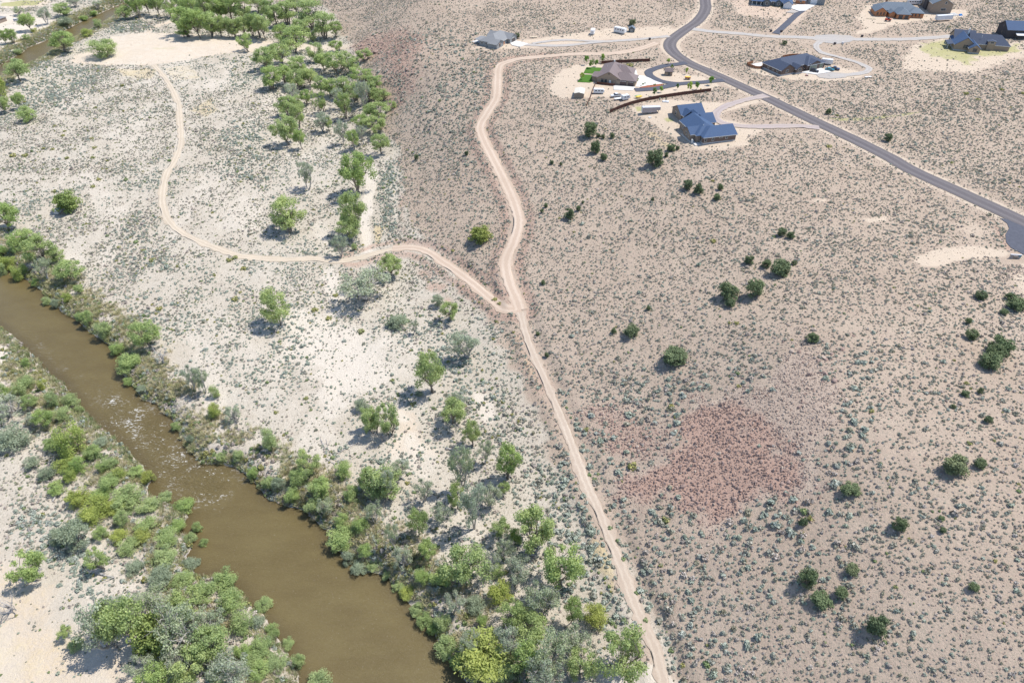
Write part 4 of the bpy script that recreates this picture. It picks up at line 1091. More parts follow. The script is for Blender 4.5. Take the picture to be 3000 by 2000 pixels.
def leaf_mat(name, cols, trans=0.3, rough=0.65):
    """foliage: tone varies between plants (object random) and between leaf sprays (tint attribute)"""
    m, nt = new_mat(name)
    info = nt.nodes.new('ShaderNodeObjectInfo')
    ramp = nt.nodes.new('ShaderNodeValToRGB'); nt.links.new(info.outputs['Random'], ramp.inputs[0])
    el = ramp.color_ramp.elements
    while len(el) < len(cols): el.new(0.5)
    for i, c in enumerate(cols): el[i].position = i / max(1, len(cols) - 1); el[i].color = (*c, 1)
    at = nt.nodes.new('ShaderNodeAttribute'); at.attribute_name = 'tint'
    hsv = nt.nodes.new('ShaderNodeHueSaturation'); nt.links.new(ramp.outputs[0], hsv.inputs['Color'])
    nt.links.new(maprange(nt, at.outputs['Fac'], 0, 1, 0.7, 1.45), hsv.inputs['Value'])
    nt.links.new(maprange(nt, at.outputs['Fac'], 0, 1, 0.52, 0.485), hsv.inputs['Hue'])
    b = bsdf(nt, hsv.outputs[0], rough, 0.15)
    t = nt.nodes.new('ShaderNodeBsdfTranslucent'); nt.links.new(hsv.outputs[0], t.inputs['Color'])
    ms = nt.nodes.new('ShaderNodeMixShader'); ms.inputs[0].default_value = trans
    nt.links.new(b.outputs[0], ms.inputs[1]); nt.links.new(t.outputs[0], ms.inputs[2])
    out(nt, ms.outputs[0]); return m

def track(name, rut, mid, edge, noise_amt=.5, rough=.95):
    """road surface with two worn wheel lines, a centre strip and blended shoulders"""
    m, nt = new_mat(name); p = pos(nt)
    at = nt.nodes.new('ShaderNodeAttribute'); at.attribute_name = 'across'
    s = math_(nt, 'ABSOLUTE', at.outputs['Fac']); n1 = noise(nt, p, .5, 5.0, .65); n2 = noise(nt, p, 2.2, 4.0, .65)
    sj = math_(nt, 'ADD', s, math_(nt, 'MULTIPLY', math_(nt, 'SUBTRACT', n1, .5), noise_amt))
    wear = maprange(nt, math_(nt, 'ABSOLUTE', math_(nt, 'SUBTRACT', sj, .48)), .08, .30, 1.0, 0.0, True)
    c = mix(nt, wear, mid, rut)
    c = mix(nt, maprange(nt, sj, .72, 1.0, 0, .95, True), c, edge)
    c = mix(nt, maprange(nt, n2, .4, .75, 0, .45), c, tuple(.8 * t for t in mid))
    c = mix(nt, maprange(nt, noise(nt, p, .08, 3.0), .4, .7, 0, .4), c, tuple(.9 * t for t in edge))
    b = bsdf(nt, c, rough, .12, bump(nt, math_(nt, 'ADD', n2, noise(nt, p, 7.0, 3.0)), .05)); out(nt, b.outputs[0]); return m

M = {}
M['asphalt'] = track('worn_asphalt', (.175,.158,.16), (.125,.112,.118), (.165,.15,.145), .12, .85)
M['tar'] = surface('new_asphalt', (.06,.064,.083), (.095,.10,.125), 1.0, .8, .3, 30, .01)
M['gravel'] = track('grey_gravel', (.44,.415,.39), (.385,.36,.335), (.46,.395,.325), .35)
M['pinkgravel'] = track('pinkish_gravel', (.42,.36,.34), (.37,.31,.29), (.46,.38,.31), .35)
M['dirt'] = track('packed_dirt', (.56,.455,.36), (.475,.37,.285), (.45,.345,.26), .45)
M['paletrack'] = track('pale_sandy_track', (.575,.49,.385), (.50,.42,.32), (.47,.395,.30), .5)
M['sandtrack'] = track('sandy_track', (.53,.445,.355), (.46,.375,.295), (.42,.335,.26), 1.3)
M['concrete'] = surface('pale_concrete', (.60,.585,.55), (.68,.66,.63), .8, .85, .2, 20, .005)
M['lawn'] = surface('mown_lawn', (.055,.13,.02), (.085,.18,.03), 1.8, .9, .1, 25, .04)
M['mulch'] = surface('red_mulch', (.26,.085,.05), (.36,.14,.085), 3, .95, .1, 15, .04)
M['blue_shingle'] = surface('blue_shingle', (.04,.075,.15), (.06,.105,.195), 2.6, .8, .3, 9, .02)
M['navy_shingle'] = surface('navy_shingle', (.045,.06,.10), (.07,.09,.135), 2.6, .8, .3, 9, .02)
M['slate_shingle'] = surface('slate_shingle', (.11,.14,.175), (.16,.195,.235), 2.2, .8, .3, 9, .02)
M['brown_shingle'] = surface('brown_shingle', (.16,.125,.125), (.225,.18,.175), 2.6, .8, .3, 9, .02)
M['grey_shingle'] = surface('grey_shingle', (.19,.195,.20), (.26,.265,.27), 2.6, .8, .3, 9, .02)
M['cream_roof'] = surface('cream_metal_roof', (.62,.57,.47), (.70,.64,.54), .8, .5, .4, 5, .01)
M['tan_wall'] = surface('tan_stucco', (.30,.235,.18), (.36,.285,.22), 1.0, .9, .2, 18, .008)
M['brown_siding'] = surface('brown_siding', (.13,.095,.08), (.18,.135,.115), 1.2, .85, .2, 14, .01, (1,1,8))
M['taupe_siding'] = surface('taupe_siding', (.24,.19,.155), (.30,.24,.195), 1.2, .85, .2, 14, .01, (1,1,8))
M['dark_siding'] = surface('dark_siding', (.05,.05,.055), (.085,.08,.085), 1.2, .85, .2, 14, .01, (1,1,8))
M['slate_siding'] = surface('slate_siding', (.10,.12,.13), (.15,.17,.18), 1.2, .85, .2, 14, .01, (1,1,8))
M['grey_siding'] = surface('grey_siding', (.25,.26,.26), (.31,.32,.32), 1.2, .85, .2, 14, .01, (1,1,8))
M['sheathing'] = surface('bare_wood_sheathing', (.40,.17,.085), (.52,.25,.13), 1.4, .85, .2, 8, .01)
M['foundation'] = surface('concrete_foundation', (.42,.41,.41), (.5,.49,.48), 1.0, .9, .2, 12, .01)
M['trim'] = surface('white_trim', (.66,.65,.62), (.74,.73,.70), 2, .6, .4, 20, .003)
M['dark_trim'] = surface('dark_trim', (.06,.055,.055), (.09,.08,.08), 2, .6, .4, 20, .003)
M['glass'] = surface('window_glass', (.03,.045,.06), (.06,.075,.09), 1, .08, .6, 3, .001)
M['garage'] = surface('brown_garage_door', (.11,.075,.07), (.15,.105,.095), 1, .6, .3, 8, .01)
M['olive_door'] = surface('olive_garage_door', (.20,.22,.17), (.26,.28,.22), 1, .6, .3, 8, .01)
M['white_paint'] = surface('white_paint', (.70,.71,.72), (.78,.78,.78), 1.5, .4, .5, 6, .003)
M['silver'] = surface('pale_metal_panel', (.50,.50,.52), (.60,.60,.61), 1.2, .45, .5, 5, .004)
M['pinkgrey'] = surface('grey_pink_panel', (.36,.32,.325), (.42,.375,.375), 1.2, .5, .4, 5, .004)
M['rubber'] = surface('tyre_rubber', (.02,.02,.022), (.04,.04,.042), 4, .85, .2)
M['teal_paint'] = surface('teal_car_paint', (.04,.22,.29), (.06,.27,.34), 1, .3, .5, 4, .002)
M['black_paint'] = surface('dark_car_paint', (.012,.014,.03), (.03,.03,.05), 1, .3, .5, 4, .002)
M['navy_paint'] = surface('navy_car_paint', (.015,.03,.085), (.03,.05,.13), 1, .3, .5, 4, .002)
M['red_steel'] = surface('red_machine_paint', (.42,.055,.03), (.52,.09,.05), 2, .5, .4)
M['yellow'] = surface('yellow_plastic', (.75,.50,.03), (.82,.58,.06), 2, .45, .4)
M['greenp'] = surface('green_plastic', (.03,.30,.13), (.05,.36,.17), 2, .45, .4)
M['blue_tarp'] = surface('blue_tarp', (.03,.20,.55), (.06,.30,.65), 2, .6, .4)
M['fence'] = surface('dark_stained_fence', (.105,.052,.04), (.165,.085,.065), 2.5, .85, .2, 12, .015, (6,6,1))
M['cedar'] = surface('cedar_fence', (.33,.15,.075), (.42,.21,.12), 2.5, .85, .2, 12, .015, (6,6,1))
M['lumber'] = surface('new_lumber', (.62,.50,.35), (.72,.61,.46), 3, .8, .2)
M['bark'] = surface('cottonwood_bark', (.20,.17,.14), (.30,.265,.225), 3, .95, .1, 8, .05, (1,1,.3), local=True)
M['pale_bark'] = surface('weathered_bark', (.40,.37,.335), (.52,.49,.45), 3, .95, .1, 8, .05, (1,1,.3), local=True)
M['dead'] = surface('dead_wood', (.36,.33,.31), (.50,.47,.44), 3, .95, .1, 8, .03, (1,1,.3), local=True)
M['rock'] = surface('red_brown_rock', (.28,.195,.16), (.39,.285,.24), 1.6, .95, .15, 5, .06)
M['pale_rock'] = surface('pale_rock', (.36,.29,.235), (.47,.385,.32), 1.6, .95, .15, 5, .06)
M['cobble'] = surface('river_cobble', (.30,.275,.26), (.44,.40,.37), 2.5, .9, .2, 6, .04)
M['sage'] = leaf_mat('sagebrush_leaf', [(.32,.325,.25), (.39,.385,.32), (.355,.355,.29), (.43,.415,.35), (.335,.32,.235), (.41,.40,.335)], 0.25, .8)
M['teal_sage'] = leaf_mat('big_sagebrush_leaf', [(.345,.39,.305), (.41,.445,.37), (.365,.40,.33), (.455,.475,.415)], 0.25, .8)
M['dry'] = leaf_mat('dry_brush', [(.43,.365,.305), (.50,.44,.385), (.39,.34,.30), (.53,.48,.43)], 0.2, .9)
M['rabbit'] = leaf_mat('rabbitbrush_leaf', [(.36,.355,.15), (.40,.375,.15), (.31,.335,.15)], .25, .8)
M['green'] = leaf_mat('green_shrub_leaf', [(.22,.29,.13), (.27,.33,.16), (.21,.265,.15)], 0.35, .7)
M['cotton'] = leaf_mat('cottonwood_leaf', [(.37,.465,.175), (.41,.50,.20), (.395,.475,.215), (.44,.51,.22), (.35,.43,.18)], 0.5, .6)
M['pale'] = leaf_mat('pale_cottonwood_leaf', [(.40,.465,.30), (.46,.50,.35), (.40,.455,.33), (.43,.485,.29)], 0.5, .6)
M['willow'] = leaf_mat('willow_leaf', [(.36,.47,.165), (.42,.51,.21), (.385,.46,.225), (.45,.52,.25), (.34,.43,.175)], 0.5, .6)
M['ywillow'] = leaf_mat('yellow_willow_leaf', [(.41,.455,.13), (.37,.44,.14), (.44,.47,.15)], 0.5, .6)
M['buff'] = leaf_mat('silver_green_leaf', [(.33,.385,.26), (.285,.335,.225), (.38,.43,.30)], 0.4, .7)
M['juni'] = leaf_mat('juniper_leaf', [(0.136, 0.181, 0.089), (0.173, 0.215, 0.108), (0.129, 0.168, 0.089), (0.201, 0.229, 0.12)], .12, .85)
M['olive'] = leaf_mat('olive_juniper_leaf', [(0.266, 0.301, 0.084), (0.238, 0.301, 0.098)], .2, .8)
M['gardent'] = leaf_mat('garden_tree_leaf', [(0.165, 0.3, 0.068), (0.225, 0.375, 0.083), (0.375, 0.48, 0.09), (0.135, 0.225, 0.09)], .38, .6)
M['straw'] = leaf_mat('dry_grass_blade', [(0.529, 0.46, 0.287), (0.437, 0.414, 0.218), (0.575, 0.506, 0.368)], .25, .8)
M['reed'] = leaf_mat('green_bank_grass', [(0.27, 0.317, 0.135), (0.351, 0.365, 0.189), (0.432, 0.405, 0.243)], .25, .8)
# ---------------------------------------------------------------- ground
LAND = Land(SPOTS, BENCHES, RIVER)
def axis(lo, hi, step, far):
    core = np.arange(lo, hi, step); g = [step]; tot = 0
    while tot < far: g.append(g[-1] * 1.22); tot += g[-1]
    ext = np.cumsum(g[1:]); return np.r_[(lo - ext)[::-1], core, core[-1] + ext]
def patch_mask(name, x, y):
    m = np.zeros(x.shape)
    for poly, feather, strength in PATCHES.get(name, ()):
        k = near(x, y, poly, feather + 2)
        if not k.any(): continue
        d = signed(x[k], y[k], poly)
        d = d + (fbm(x[k] / 4.5, y[k] / 4.5, 31) - 0.5) * feather * 1.6
        m[k] = np.maximum(m[k], strength * smooth(feather, -feather, d))
    return m
def sand_streaks(x, y, low):
    return .55 * low * smooth(.55, .72, fbm(x / 13 + y / 40, y / 34, 91))
def river_gap(x, y):
    d = np.full(x.shape, 99.0)
    for R in RIVER:
        k = near(x, y, R, 40)
        if k.any(): d[k] = np.minimum(d[k], signed(x[k], y[k], R))
    return d

gx = axis(-430, 410, 1.1, 5500); gy = axis(36, 690, 1.1, 5500)
GX, GY = np.meshgrid(gx, gy); fx, fy = GX.ravel(), GY.ravel(); fz = LAND(fx, fy)
nx, ny = len(gx), len(gy); ii = np.arange(nx * ny).reshape(ny, nx)
quads = np.stack([ii[:-1, :-1], ii[:-1, 1:], ii[1:, 1:], ii[1:, :-1]], -1).reshape(-1, 4)

def ground_material():
    m, nt = new_mat('desert_soil'); p = pos(nt)
    def attr(n):
        a = nt.nodes.new('ShaderNodeAttribute'); a.attribute_name = n
        sp = nt.nodes.new('ShaderNodeSeparateColor'); nt.links.new(a.outputs['Color'], sp.inputs[0])
        return (*sp.outputs, a.outputs['Alpha'])
    valley, sand, talus, yellow = attr('soil_a'); green, red, bank, bare = attr('soil_b')
    n_big = noise(nt, p, .035, 4.0, .6); n_mid = noise(nt, p, .22, 4.0, .62); n_fine = noise(nt, p, 1.6, 4.0, .7); n_peb = noise(nt, p, 6.0, 3.0, .65)
    def cover(mask, lo=.32, hi=.68):
        q = math_(nt, 'ADD', mask, math_(nt, 'MULTIPLY', math_(nt, 'SUBTRACT', math_(nt, 'ADD', math_(nt, 'MULTIPLY', n_mid, .5), math_(nt, 'MULTIPLY', n_fine, .5)), .5), 1.1))
        q = maprange(nt, q, lo, hi, smooth_=True); return math_(nt, 'MULTIPLY', q, maprange(nt, mask, 0.0, 0.12))
    slope = mix(nt, maprange(nt, n_big, .35, .65), (.405,.312,.238), (.455,.362,.28))
    slope = mix(nt, maprange(nt, n_mid, .35, .72, 0, .55), slope, (.345,.258,.20))
    vale = mix(nt, maprange(nt, n_big, .35, .65), (.475,.42,.34), (.525,.475,.395))
    vale = mix(nt, maprange(nt, n_mid, .45, .75, 0, .6), vale, (.41,.355,.28))
    c = mix(nt, maprange(nt, valley, .2, .8, smooth_=True), slope, vale)
    c = mix(nt, math_(nt, 'MULTIPLY', cover(bare, .35, .8), .8), c, (.565,.465,.355))
    c = mix(nt, math_(nt, 'MULTIPLY', cover(sand, .35, .75), .85), c, (.60,.54,.455))
    yel = mix(nt, n_fine, (.50,.40,.20), (.60,.47,.25))
    c = mix(nt, math_(nt, 'MULTIPLY', cover(yellow, .45, .85), .7), c, yel)
    grs = mix(nt, n_fine, (.26,.285,.09), (.44,.40,.19))
    c = mix(nt, math_(nt, 'MULTIPLY', cover(green, .35, .8), .9), c, grs)
    bk = mix(nt, maprange(nt, n_peb, .35, .65), (.36,.315,.27), (.56,.50,.43))
    c = mix(nt, math_(nt, 'MULTIPLY', cover(bank), .75), c, bk)
    tl = mix(nt, maprange(nt, n_fine, .35, .65), (.33,.25,.20), (.42,.33,.265))
    c = mix(nt, math_(nt, 'MULTIPLY', cover(talus, .2, .8), .85), c, tl)
    c = mix(nt, math_(nt, 'MULTIPLY', cover(red, .2, .95), .75), c, mix(nt, maprange(nt, n_fine, .3, .7), (.36,.205,.15), (.47,.30,.23)))
    # small weeds, twigs and pebbles too fine to build
    lit = maprange(nt, noise(nt, p, 2.6, 2.0, .5), .50, .62, 0, .6)
    lit = math_(nt, 'MULTIPLY', lit, maprange(nt, bare, 0, .8, 1.0, .12)); lit = math_(nt, 'MULTIPLY', lit, maprange(nt, sand, 0, .9, 1.0, .35))
    c = mix(nt, lit, c, (.285,.25,.185))
    peb = maprange(nt, n_peb, .58, .72, 0, .35); c = mix(nt, peb, c, (.30,.24,.20))
    c = mix(nt, maprange(nt, noise(nt, p, 11.0, 2.0), .35, .7, 0, .3), c, mix(nt, .5, c, (.72,.62,.52)))
    h = math_(nt, 'ADD', math_(nt, 'MULTIPLY', n_fine, .5), math_(nt, 'ADD', math_(nt, 'MULTIPLY', n_peb, .22), math_(nt, 'MULTIPLY', n_mid, .8)))
    s = bsdf(nt, c, .97, .05, bump(nt, h, .6, .9)); out(nt, s.outputs[0]); return m

M['soil'] = ground_material()
gmesh = mesh_of('ground', np.stack([fx, fy, fz], -1), quads, M['soil'], smooth=True)
rg = river_gap(fx, fy)
valley = smooth(-21.2, -23.2, fz + (fbm(fx / 6, fy / 6, 41) - .5) * 2.4) * (np.hypot(fx, fy - 350) < 900)
A = np.stack([valley, np.maximum(patch_mask('sand', fx, fy), sand_streaks(fx, fy, valley)), patch_mask('talus', fx, fy), patch_mask('yellow', fx, fy)], -1)
B = np.stack([patch_mask('green', fx, fy), patch_mask('redsoil', fx, fy), smooth(9, 2.5, rg), patch_mask('bare', fx, fy)], -1)
for n_, w_, m_, l_ in ROADS:
    if m_ != 'asphalt': continue
    k = near(fx, fy, l_, 14); B[k, 3] = np.maximum(B[k, 3], .75 * smooth(w_ / 2 + 4.5, w_ / 2 + 1, poly_dist(fx[k], fy[k], l_)[0]))
for L_, half, *_ in LAND.bench[:2]:
    k = near(fx, fy, L_, 12); d_ = poly_dist(fx[k], fy[k], L_)[0] + (fbm(fx[k] / 3, fy[k] / 3, 44) - .5) * 3
    B[k, 1] = np.maximum(B[k, 1], .75 * smooth(half - 1.5, half + .5, d_) * smooth(half + 5.5, half + 2.2, d_))
for nm, arr in (('soil_a', A), ('soil_b', B)):
    a = gmesh.attributes.new(nm, 'FLOAT_COLOR', 'POINT'); a.data.foreach_set('color', arr.astype(np.float32).ravel())
tag(link(bpy.data.objects.new('ground', gmesh)), kind='structure')
del GX, GY, A, B

# ---------------------------------------------------------------- river
def water_material():
    m, nt = new_mat('silty_water'); p = pos(nt)
    mp = nt.nodes.new('ShaderNodeMapping'); mp.inputs['Rotation'].default_value = (0, 0, math.radians(38)); mp.inputs['Scale'].default_value = (1.0, 2.6, 1.0)
    nt.links.new(p, mp.inputs['Vector']); q = mp.outputs[0]
    at = nt.nodes.new('ShaderNodeAttribute'); at.attribute_name = 'flow'
    sp = nt.nodes.new('ShaderNodeSeparateColor'); nt.links.new(at.outputs['Color'], sp.inputs[0]); rapid, shore = sp.outputs[0], sp.outputs[1]
    c = mix(nt, maprange(nt, noise(nt, q, .09, 4.0), .35, .65), (.125,.094,.038), (.15,.116,.048))
    c = mix(nt, maprange(nt, noise(nt, q, 1.1, 4.0, .7), .3, .7, 0, .4), c, (.095,.07,.029))
    c = mix(nt, math_(nt, 'MULTIPLY', shore, .5), c, (.07,.052,.027))
    c = mix(nt, maprange(nt, noise(nt, q, 3.2, 4.0, .75), .5, .78, 0, .55), c, (.215,.175,.085))  # paler ripples: small highlights on the water painted into its colour
    f = noise(nt, q, .85, 5.0, .68, 1.2); f2 = noise(nt, p, .16, 3.0)
    thr = math_(nt, 'ADD', f, math_(nt, 'MULTIPLY', math_(nt, 'SUBTRACT', f2, .5), .5))
    foam_glitter = math_(nt, 'MULTIPLY', maprange(nt, thr, .60, .67), maprange(nt, rapid, .05, .7))
    glitter_fleck = maprange(nt, noise(nt, q, 2.4, 3.0, .6), .70, .74, 0, .5)  # river-wide flecks: glitter on the ripples, painted in the foam colour
    foam_glitter = math_(nt, 'MAXIMUM', foam_glitter, glitter_fleck)
    c = mix(nt, foam_glitter, c, (.62,.60,.55))
    h = math_(nt, 'ADD', math_(nt, 'MULTIPLY', noise(nt, q, .8, 4.0, .6), math_(nt, 'ADD', .12, math_(nt, 'MULTIPLY', rapid, 1.1))), math_(nt, 'MULTIPLY', noise(nt, q, 3.5, 4.0, .7), .16))
    s = bsdf(nt, c, .28, .2, bump(nt, h, .6, .9)); out(nt, s.outputs[0]); return m
M['water'] = water_material()
wx0, wy0, wx1, wy1 = [], [], [], []
for k, R in enumerate(RIVER):
    P = np.array(R); xs = np.arange(P[:, 0].min() - 6, P[:, 0].max() + 6, 1.5); ys = np.arange(P[:, 1].min() - 6, P[:, 1].max() + 6, 1.5)
    X, Y = np.meshgrid(xs, ys); x, y = X.ravel(), Y.ravel(); d = signed(x, y, R)
    keep = (d < 4.5).reshape(X.shape); idx = np.arange(x.size).reshape(X.shape)
    q = np.stack([idx[:-1, :-1], idx[:-1, 1:], idx[1:, 1:], idx[1:, :-1]], -1)
    q = q[keep[:-1, :-1] & keep[:-1, 1:] & keep[1:, 1:] & keep[1:, :-1]]
    used, inv = np.unique(q, return_inverse=True); q = inv.reshape(q.shape); x, y, d = x[used], y[used], d[used]
    me = mesh_of('river', np.stack([x, y, np.full(x.shape, WATER_Z)], -1), q, M['water'])
    at = me.attributes.new('flow', 'FLOAT_COLOR', 'POINT')
    at.data.foreach_set('color', np.stack([patch_mask('rapid', x, y), smooth(-3, 0, d), x * 0, x * 0 + 1], -1).astype(np.float32).ravel())
    tag(link(bpy.data.objects.new('river', me)), kind='structure')

# ---------------------------------------------------------------- roads, drives, paved areas
def ribbon(name, width, mat, line, lift, ragged):
    L = resample(line, 1.0 if ragged else 2.0); t = np.gradient(L[:, :2], axis=0); t /= np.linalg.norm(t, axis=1)[:, None]; n = np.stack([-t[:, 1], t[:, 0]], -1)
    rn = np.arange(len(L)) * 1.0; cols = []
    S9 = (-1, -.78, -.52, -.26, 0, .26, .52, .78, 1)
    for s in S9:
        w = width / 2 * s
        if abs(s) == 1: w = w + s * ((fbm(rn / 5, rn * 0 + s, 61) - .5) * ragged * 3.0 + (vnoise(rn / 1.7, rn * 0 + 7 * s, 77) - .5) * ragged * 1.2)
        q = L[:, :2] + n * (np.ones(len(L)) * w)[:, None]
        cols.append(np.c_[q, LAND(q[:, 0], q[:, 1]) + lift - (0.05 if abs(s) == 1 else 0)])
    V = np.stack(cols, 1).reshape(-1, 3); i = np.arange(len(L) * 9).reshape(-1, 9)
    q = np.stack([i[:-1, :-1], i[:-1, 1:], i[1:, 1:], i[1:, :-1]], -1).reshape(-1, 4)
    me = mesh_of(name, V, q[:, ::-1], M[mat], smooth=True); a = me.attributes.new('across', 'FLOAT', 'POINT'); a.data.foreach_set('value', np.tile(np.array(S9, np.float32), len(L)))
    tag(link(bpy.data.objects.new(name, me)), kind='structure')
for k, (n, w, m, line) in enumerate(ROADS):
    ribbon(n, w, m, line, 0.14 + 0.012 * k, {'dirt': .8, 'sandtrack': .9, 'paletrack': .8, 'gravel': .6, 'pinkgravel': .6}.get(m, .12))
for k, (n, m, poly) in enumerate(AREAS):
    P = np.array(poly); d = []
    for a, b in zip(P, np.roll(P, -1, 0)):
        c = max(1, int(np.hypot(*(b - a)) / 2.0)); d += [a + (b - a) * t for t in np.arange(c) / c]
    d = np.array(d); z = LAND(d[:, 0], d[:, 1]); z0 = np.median(z) if m in ('concrete', 'lawn', 'mulch') else z
    top = np.c_[d, z0 + 0.15 + 0.015 * k * np.ones(len(d))]; bot = top - (0, 0, .5); n_ = len(d)
    area2 = sum(a[0] * b[1] - b[0] * a[1] for a, b in zip(d, np.roll(d, -1, 0)))
    ring = list(range(n_)) if area2 > 0 else list(range(n_))[::-1]
    f = [tuple(ring)] + [(ring[(j + 1) % n_], ring[j], ring[j] + n_, ring[(j + 1) % n_] + n_) for j in range(n_)]
    tag(link(bpy.data.objects.new(n, mesh_of(n, np.vstack([top, bot]).tolist(), f, M[m]))), kind='structure')
house_clear = []
# ---------------------------------------------------------------- buildings
def roof_solid(x0, x1, y0, y1, h, rise, ax, ov=.5, hip=(False, False), th=.2):
    """pitched roof as a closed slab; ridge runs along ax, eaves overhang by ov"""
    if ax == 'y':
        mb = roof_solid(y0, y1, x0, x1, h, rise, 'x', ov, hip, th)
        mb.v = [(y, x, z) for x, y, z in mb.v]; mb.f = [f[::-1] for f in mb.f]; return mb
    ym = (y0 + y1) / 2; half = (y1 - y0) / 2; s = rise / half; ze = h - ov * s; zr = h + rise
    a, b, c, d = x0 - ov, x1 + ov, y0 - ov, y1 + ov
    rl = a + (half + ov if hip[0] else 0); rr_ = b - (half + ov if hip[1] else 0)
    if rl > rr_ - .2: m = (rl + rr_) / 2; rl, rr_ = m - .1, m + .1
    top = [(a, c, ze), (b, c, ze), (b, d, ze), (a, d, ze), (rl, ym, zr), (rr_, ym, zr)]; n = 6
    bot = [(x, y, z - th) for x, y, z in top]
    f = [(0, 1, 5, 4), (2, 3, 4, 5), (3, 0, 4), (1, 2, 5)] if True else []
    if not hip[0]: f.remove((3, 0, 4))
    if not hip[1]: f.remove((1, 2, 5))
    f2 = [tuple(i + n for i in q)[::-1] for q in f]
    rim = [(0, 1), (2, 3)]
    rim += [(3, 0)] if hip[0] else [(3, 4), (4, 0)]
    rim += [(1, 2)] if hip[1] else [(1, 5), (5, 2)]
    mb = MB(); mb.add(top + bot, f + f2 + [(j, i, i + n, j + n) for i, j in rim]); return mb

def wall_solid(x0, x1, y0, y1, h, rise, ax, hip=(False, False), z0=0.0):
    if ax == 'y':
        mb = wall_solid(y0, y1, x0, x1, h, rise, 'x', hip, z0); mb.v = [(y, x, z) for x, y, z in mb.v]; mb.f = [f[::-1] for f in mb.f]; return mb
    ym = (y0 + y1) / 2; t = .12
    v = [(x0, y0, z0), (x1, y0, z0), (x1, y1, z0), (x0, y1, z0), (x0, y0, h - t), (x1, y0, h - t), (x1, y1, h - t), (x0, y1, h - t), (x0, ym, h + (0 if hip[0] else rise) - t), (x1, ym, h + (0 if hip[1] else rise) - t)]
    return MB().add(v, [(0, 1, 5, 4), (1, 2, 6, 9, 5), (2, 3, 7, 6), (3, 0, 4, 8, 7)])

class House:
    def __init__(s, name, xy, deg, label, cat='house', z=None):
        z = float(LAND(xy[0], xy[1])[0]) if z is None else z
        s.root = tag(empty(name, (xy[0], xy[1], z + .05), math.radians(deg)), label, cat); s.k = 0
        s.xy = xy; s.c, s.sn = math.cos(math.radians(deg)), math.sin(math.radians(deg))
    def w(s, x, y): return (s.xy[0] + x * s.c - y * s.sn, s.xy[1] + x * s.sn + y * s.c)
    def block(s, x0, x1, y0, y1, h, rise, ax, wall, roof, hip=(False, False), ov=.5, base=0.0, fascia='trim'):
        s.k += 1; e = .006 * s.k
        house_clear.append([s.w(x0, y0), s.w(x1, y0), s.w(x1, y1), s.w(x0, y1)])
        wall_solid(x0 - e, x1 + e, y0 - e, y1 + e, h, rise, ax, hip, base - (.6 if base == 0 else 0)).build('wall', M[wall], s.root)
        if base > 0: MB().box(x0 - .04, x1 + .04, y0 - .04, y1 + .04, -.6, base).build('foundation', M['foundation'], s.root)
        r = roof_solid(x0, x1, y0, y1, h + e, rise, ax, ov, hip).build('roof', M[roof], s.root)
        # eave boards along the roof edge
        st = rise / ((y1 - y0) / 2 if ax == 'x' else (x1 - x0) / 2); ze = h + e - ov * st
        if ax == 'x':
            for y in (y0 - ov - .04, y1 + ov): MB().box(x0 - ov, x1 + ov, y, y + .04, ze - .26, ze - .02).build('fascia', M[fascia], r)
        else:
            for x in (x0 - ov - .04, x1 + ov): MB().box(x, x + .04, y0 - ov, y1 + ov, ze - .26, ze - .02).build('fascia', M[fascia], r)
        return r
    def opening(s, side, at, z, w, h, plane, kind='window', mat='glass', frame='trim', t=.12):
        """side S faces -y, W faces -x, E faces +x, N faces +y; plane = wall coordinate"""
        def bx(d0, d1, m):
            a0, a1 = at - w / 2 - m, at + w / 2 + m; b0, b1 = z - m, z + h + m
            if side == 'S': return MB().box(a0, a1, plane - d1, plane - d0, b0, b1)
            if side == 'N': return MB().box(a0, a1, plane + d0, plane + d1, b0, b1)
            if side == 'W': return MB().box(plane - d1, plane - d0, a0, a1, b0, b1)
            return MB().box(plane + d0, plane + d1, a0, a1, b0, b1)
        f = bx(-.05, .07, t).build(kind, M[frame], s.root)
        bx(.02, .11, 0).build('pane' if kind == 'window' else 'leaf', M[mat], f); return f
    def box(s, name, x0, x1, y0, y1, z0, z1, mat, parent=None):
        return MB().box(x0, x1, y0, y1, z0, z1).build(name, M[mat], parent or s.root)
    def vent(s, x, y, z, h=.6, mat='trim'):
        return MB().tube([(x, y, z - .6), (x, y, z + h)], [.12, .12], 8).build('vent_pipe', M[mat], s.root)

# the blue-roofed house on the brow
H = House('blue_roofed_house', (86.1, 293.3), 14, 'rambling house with deep blue shingle roof on the brow of the slope')
W_, R_ = 'brown_siding', 'blue_shingle'
H.block(0, 16, 0, 11, 3.7, 2.5, 'x', W_, R_, (True, False), base=.9)
H.block(-1.9, 10.5, 3, 20.5, 3.6, 3.0, 'y', 'taupe_siding', R_, (True, False))
H.block(3.4, 10.2, 19.5, 29, 3.6, 2.4, 'y', 'taupe_siding', R_, (False, True))
H.block(-3.9, 4, 5, 12.5, 3.5, 1.9, 'x', 'taupe_siding', R_, (False, False))
H.block(1.6, 13.4, 27, 37, 3.5, 2.7, 'x', 'taupe_siding', R_, (False, False))
H.block(5, 13.4, 15.5, 25, 3.5, 2.6, 'x', W_, R_, (False, False))
H.block(2.2, 7.8, 25.0, 32, 3.6, 2.0, 'y', 'taupe_siding', R_, (False, True))
for a, z, w, h in ((1.1, 1.5, .9, 1.6), (4.7, 1.5, .8, 1.6), (8.5, 2.5, 1.3, .5), (11.4, 1.8, .8, 1.3)): H.opening('S', a, z, w, h, 0)
for a, z, w, h in ((15, 1.0, 1.0, 2.1), (17.5, 1.0, 1.0, 2.1)): H.opening('W', a, z, w, h, -1.9)
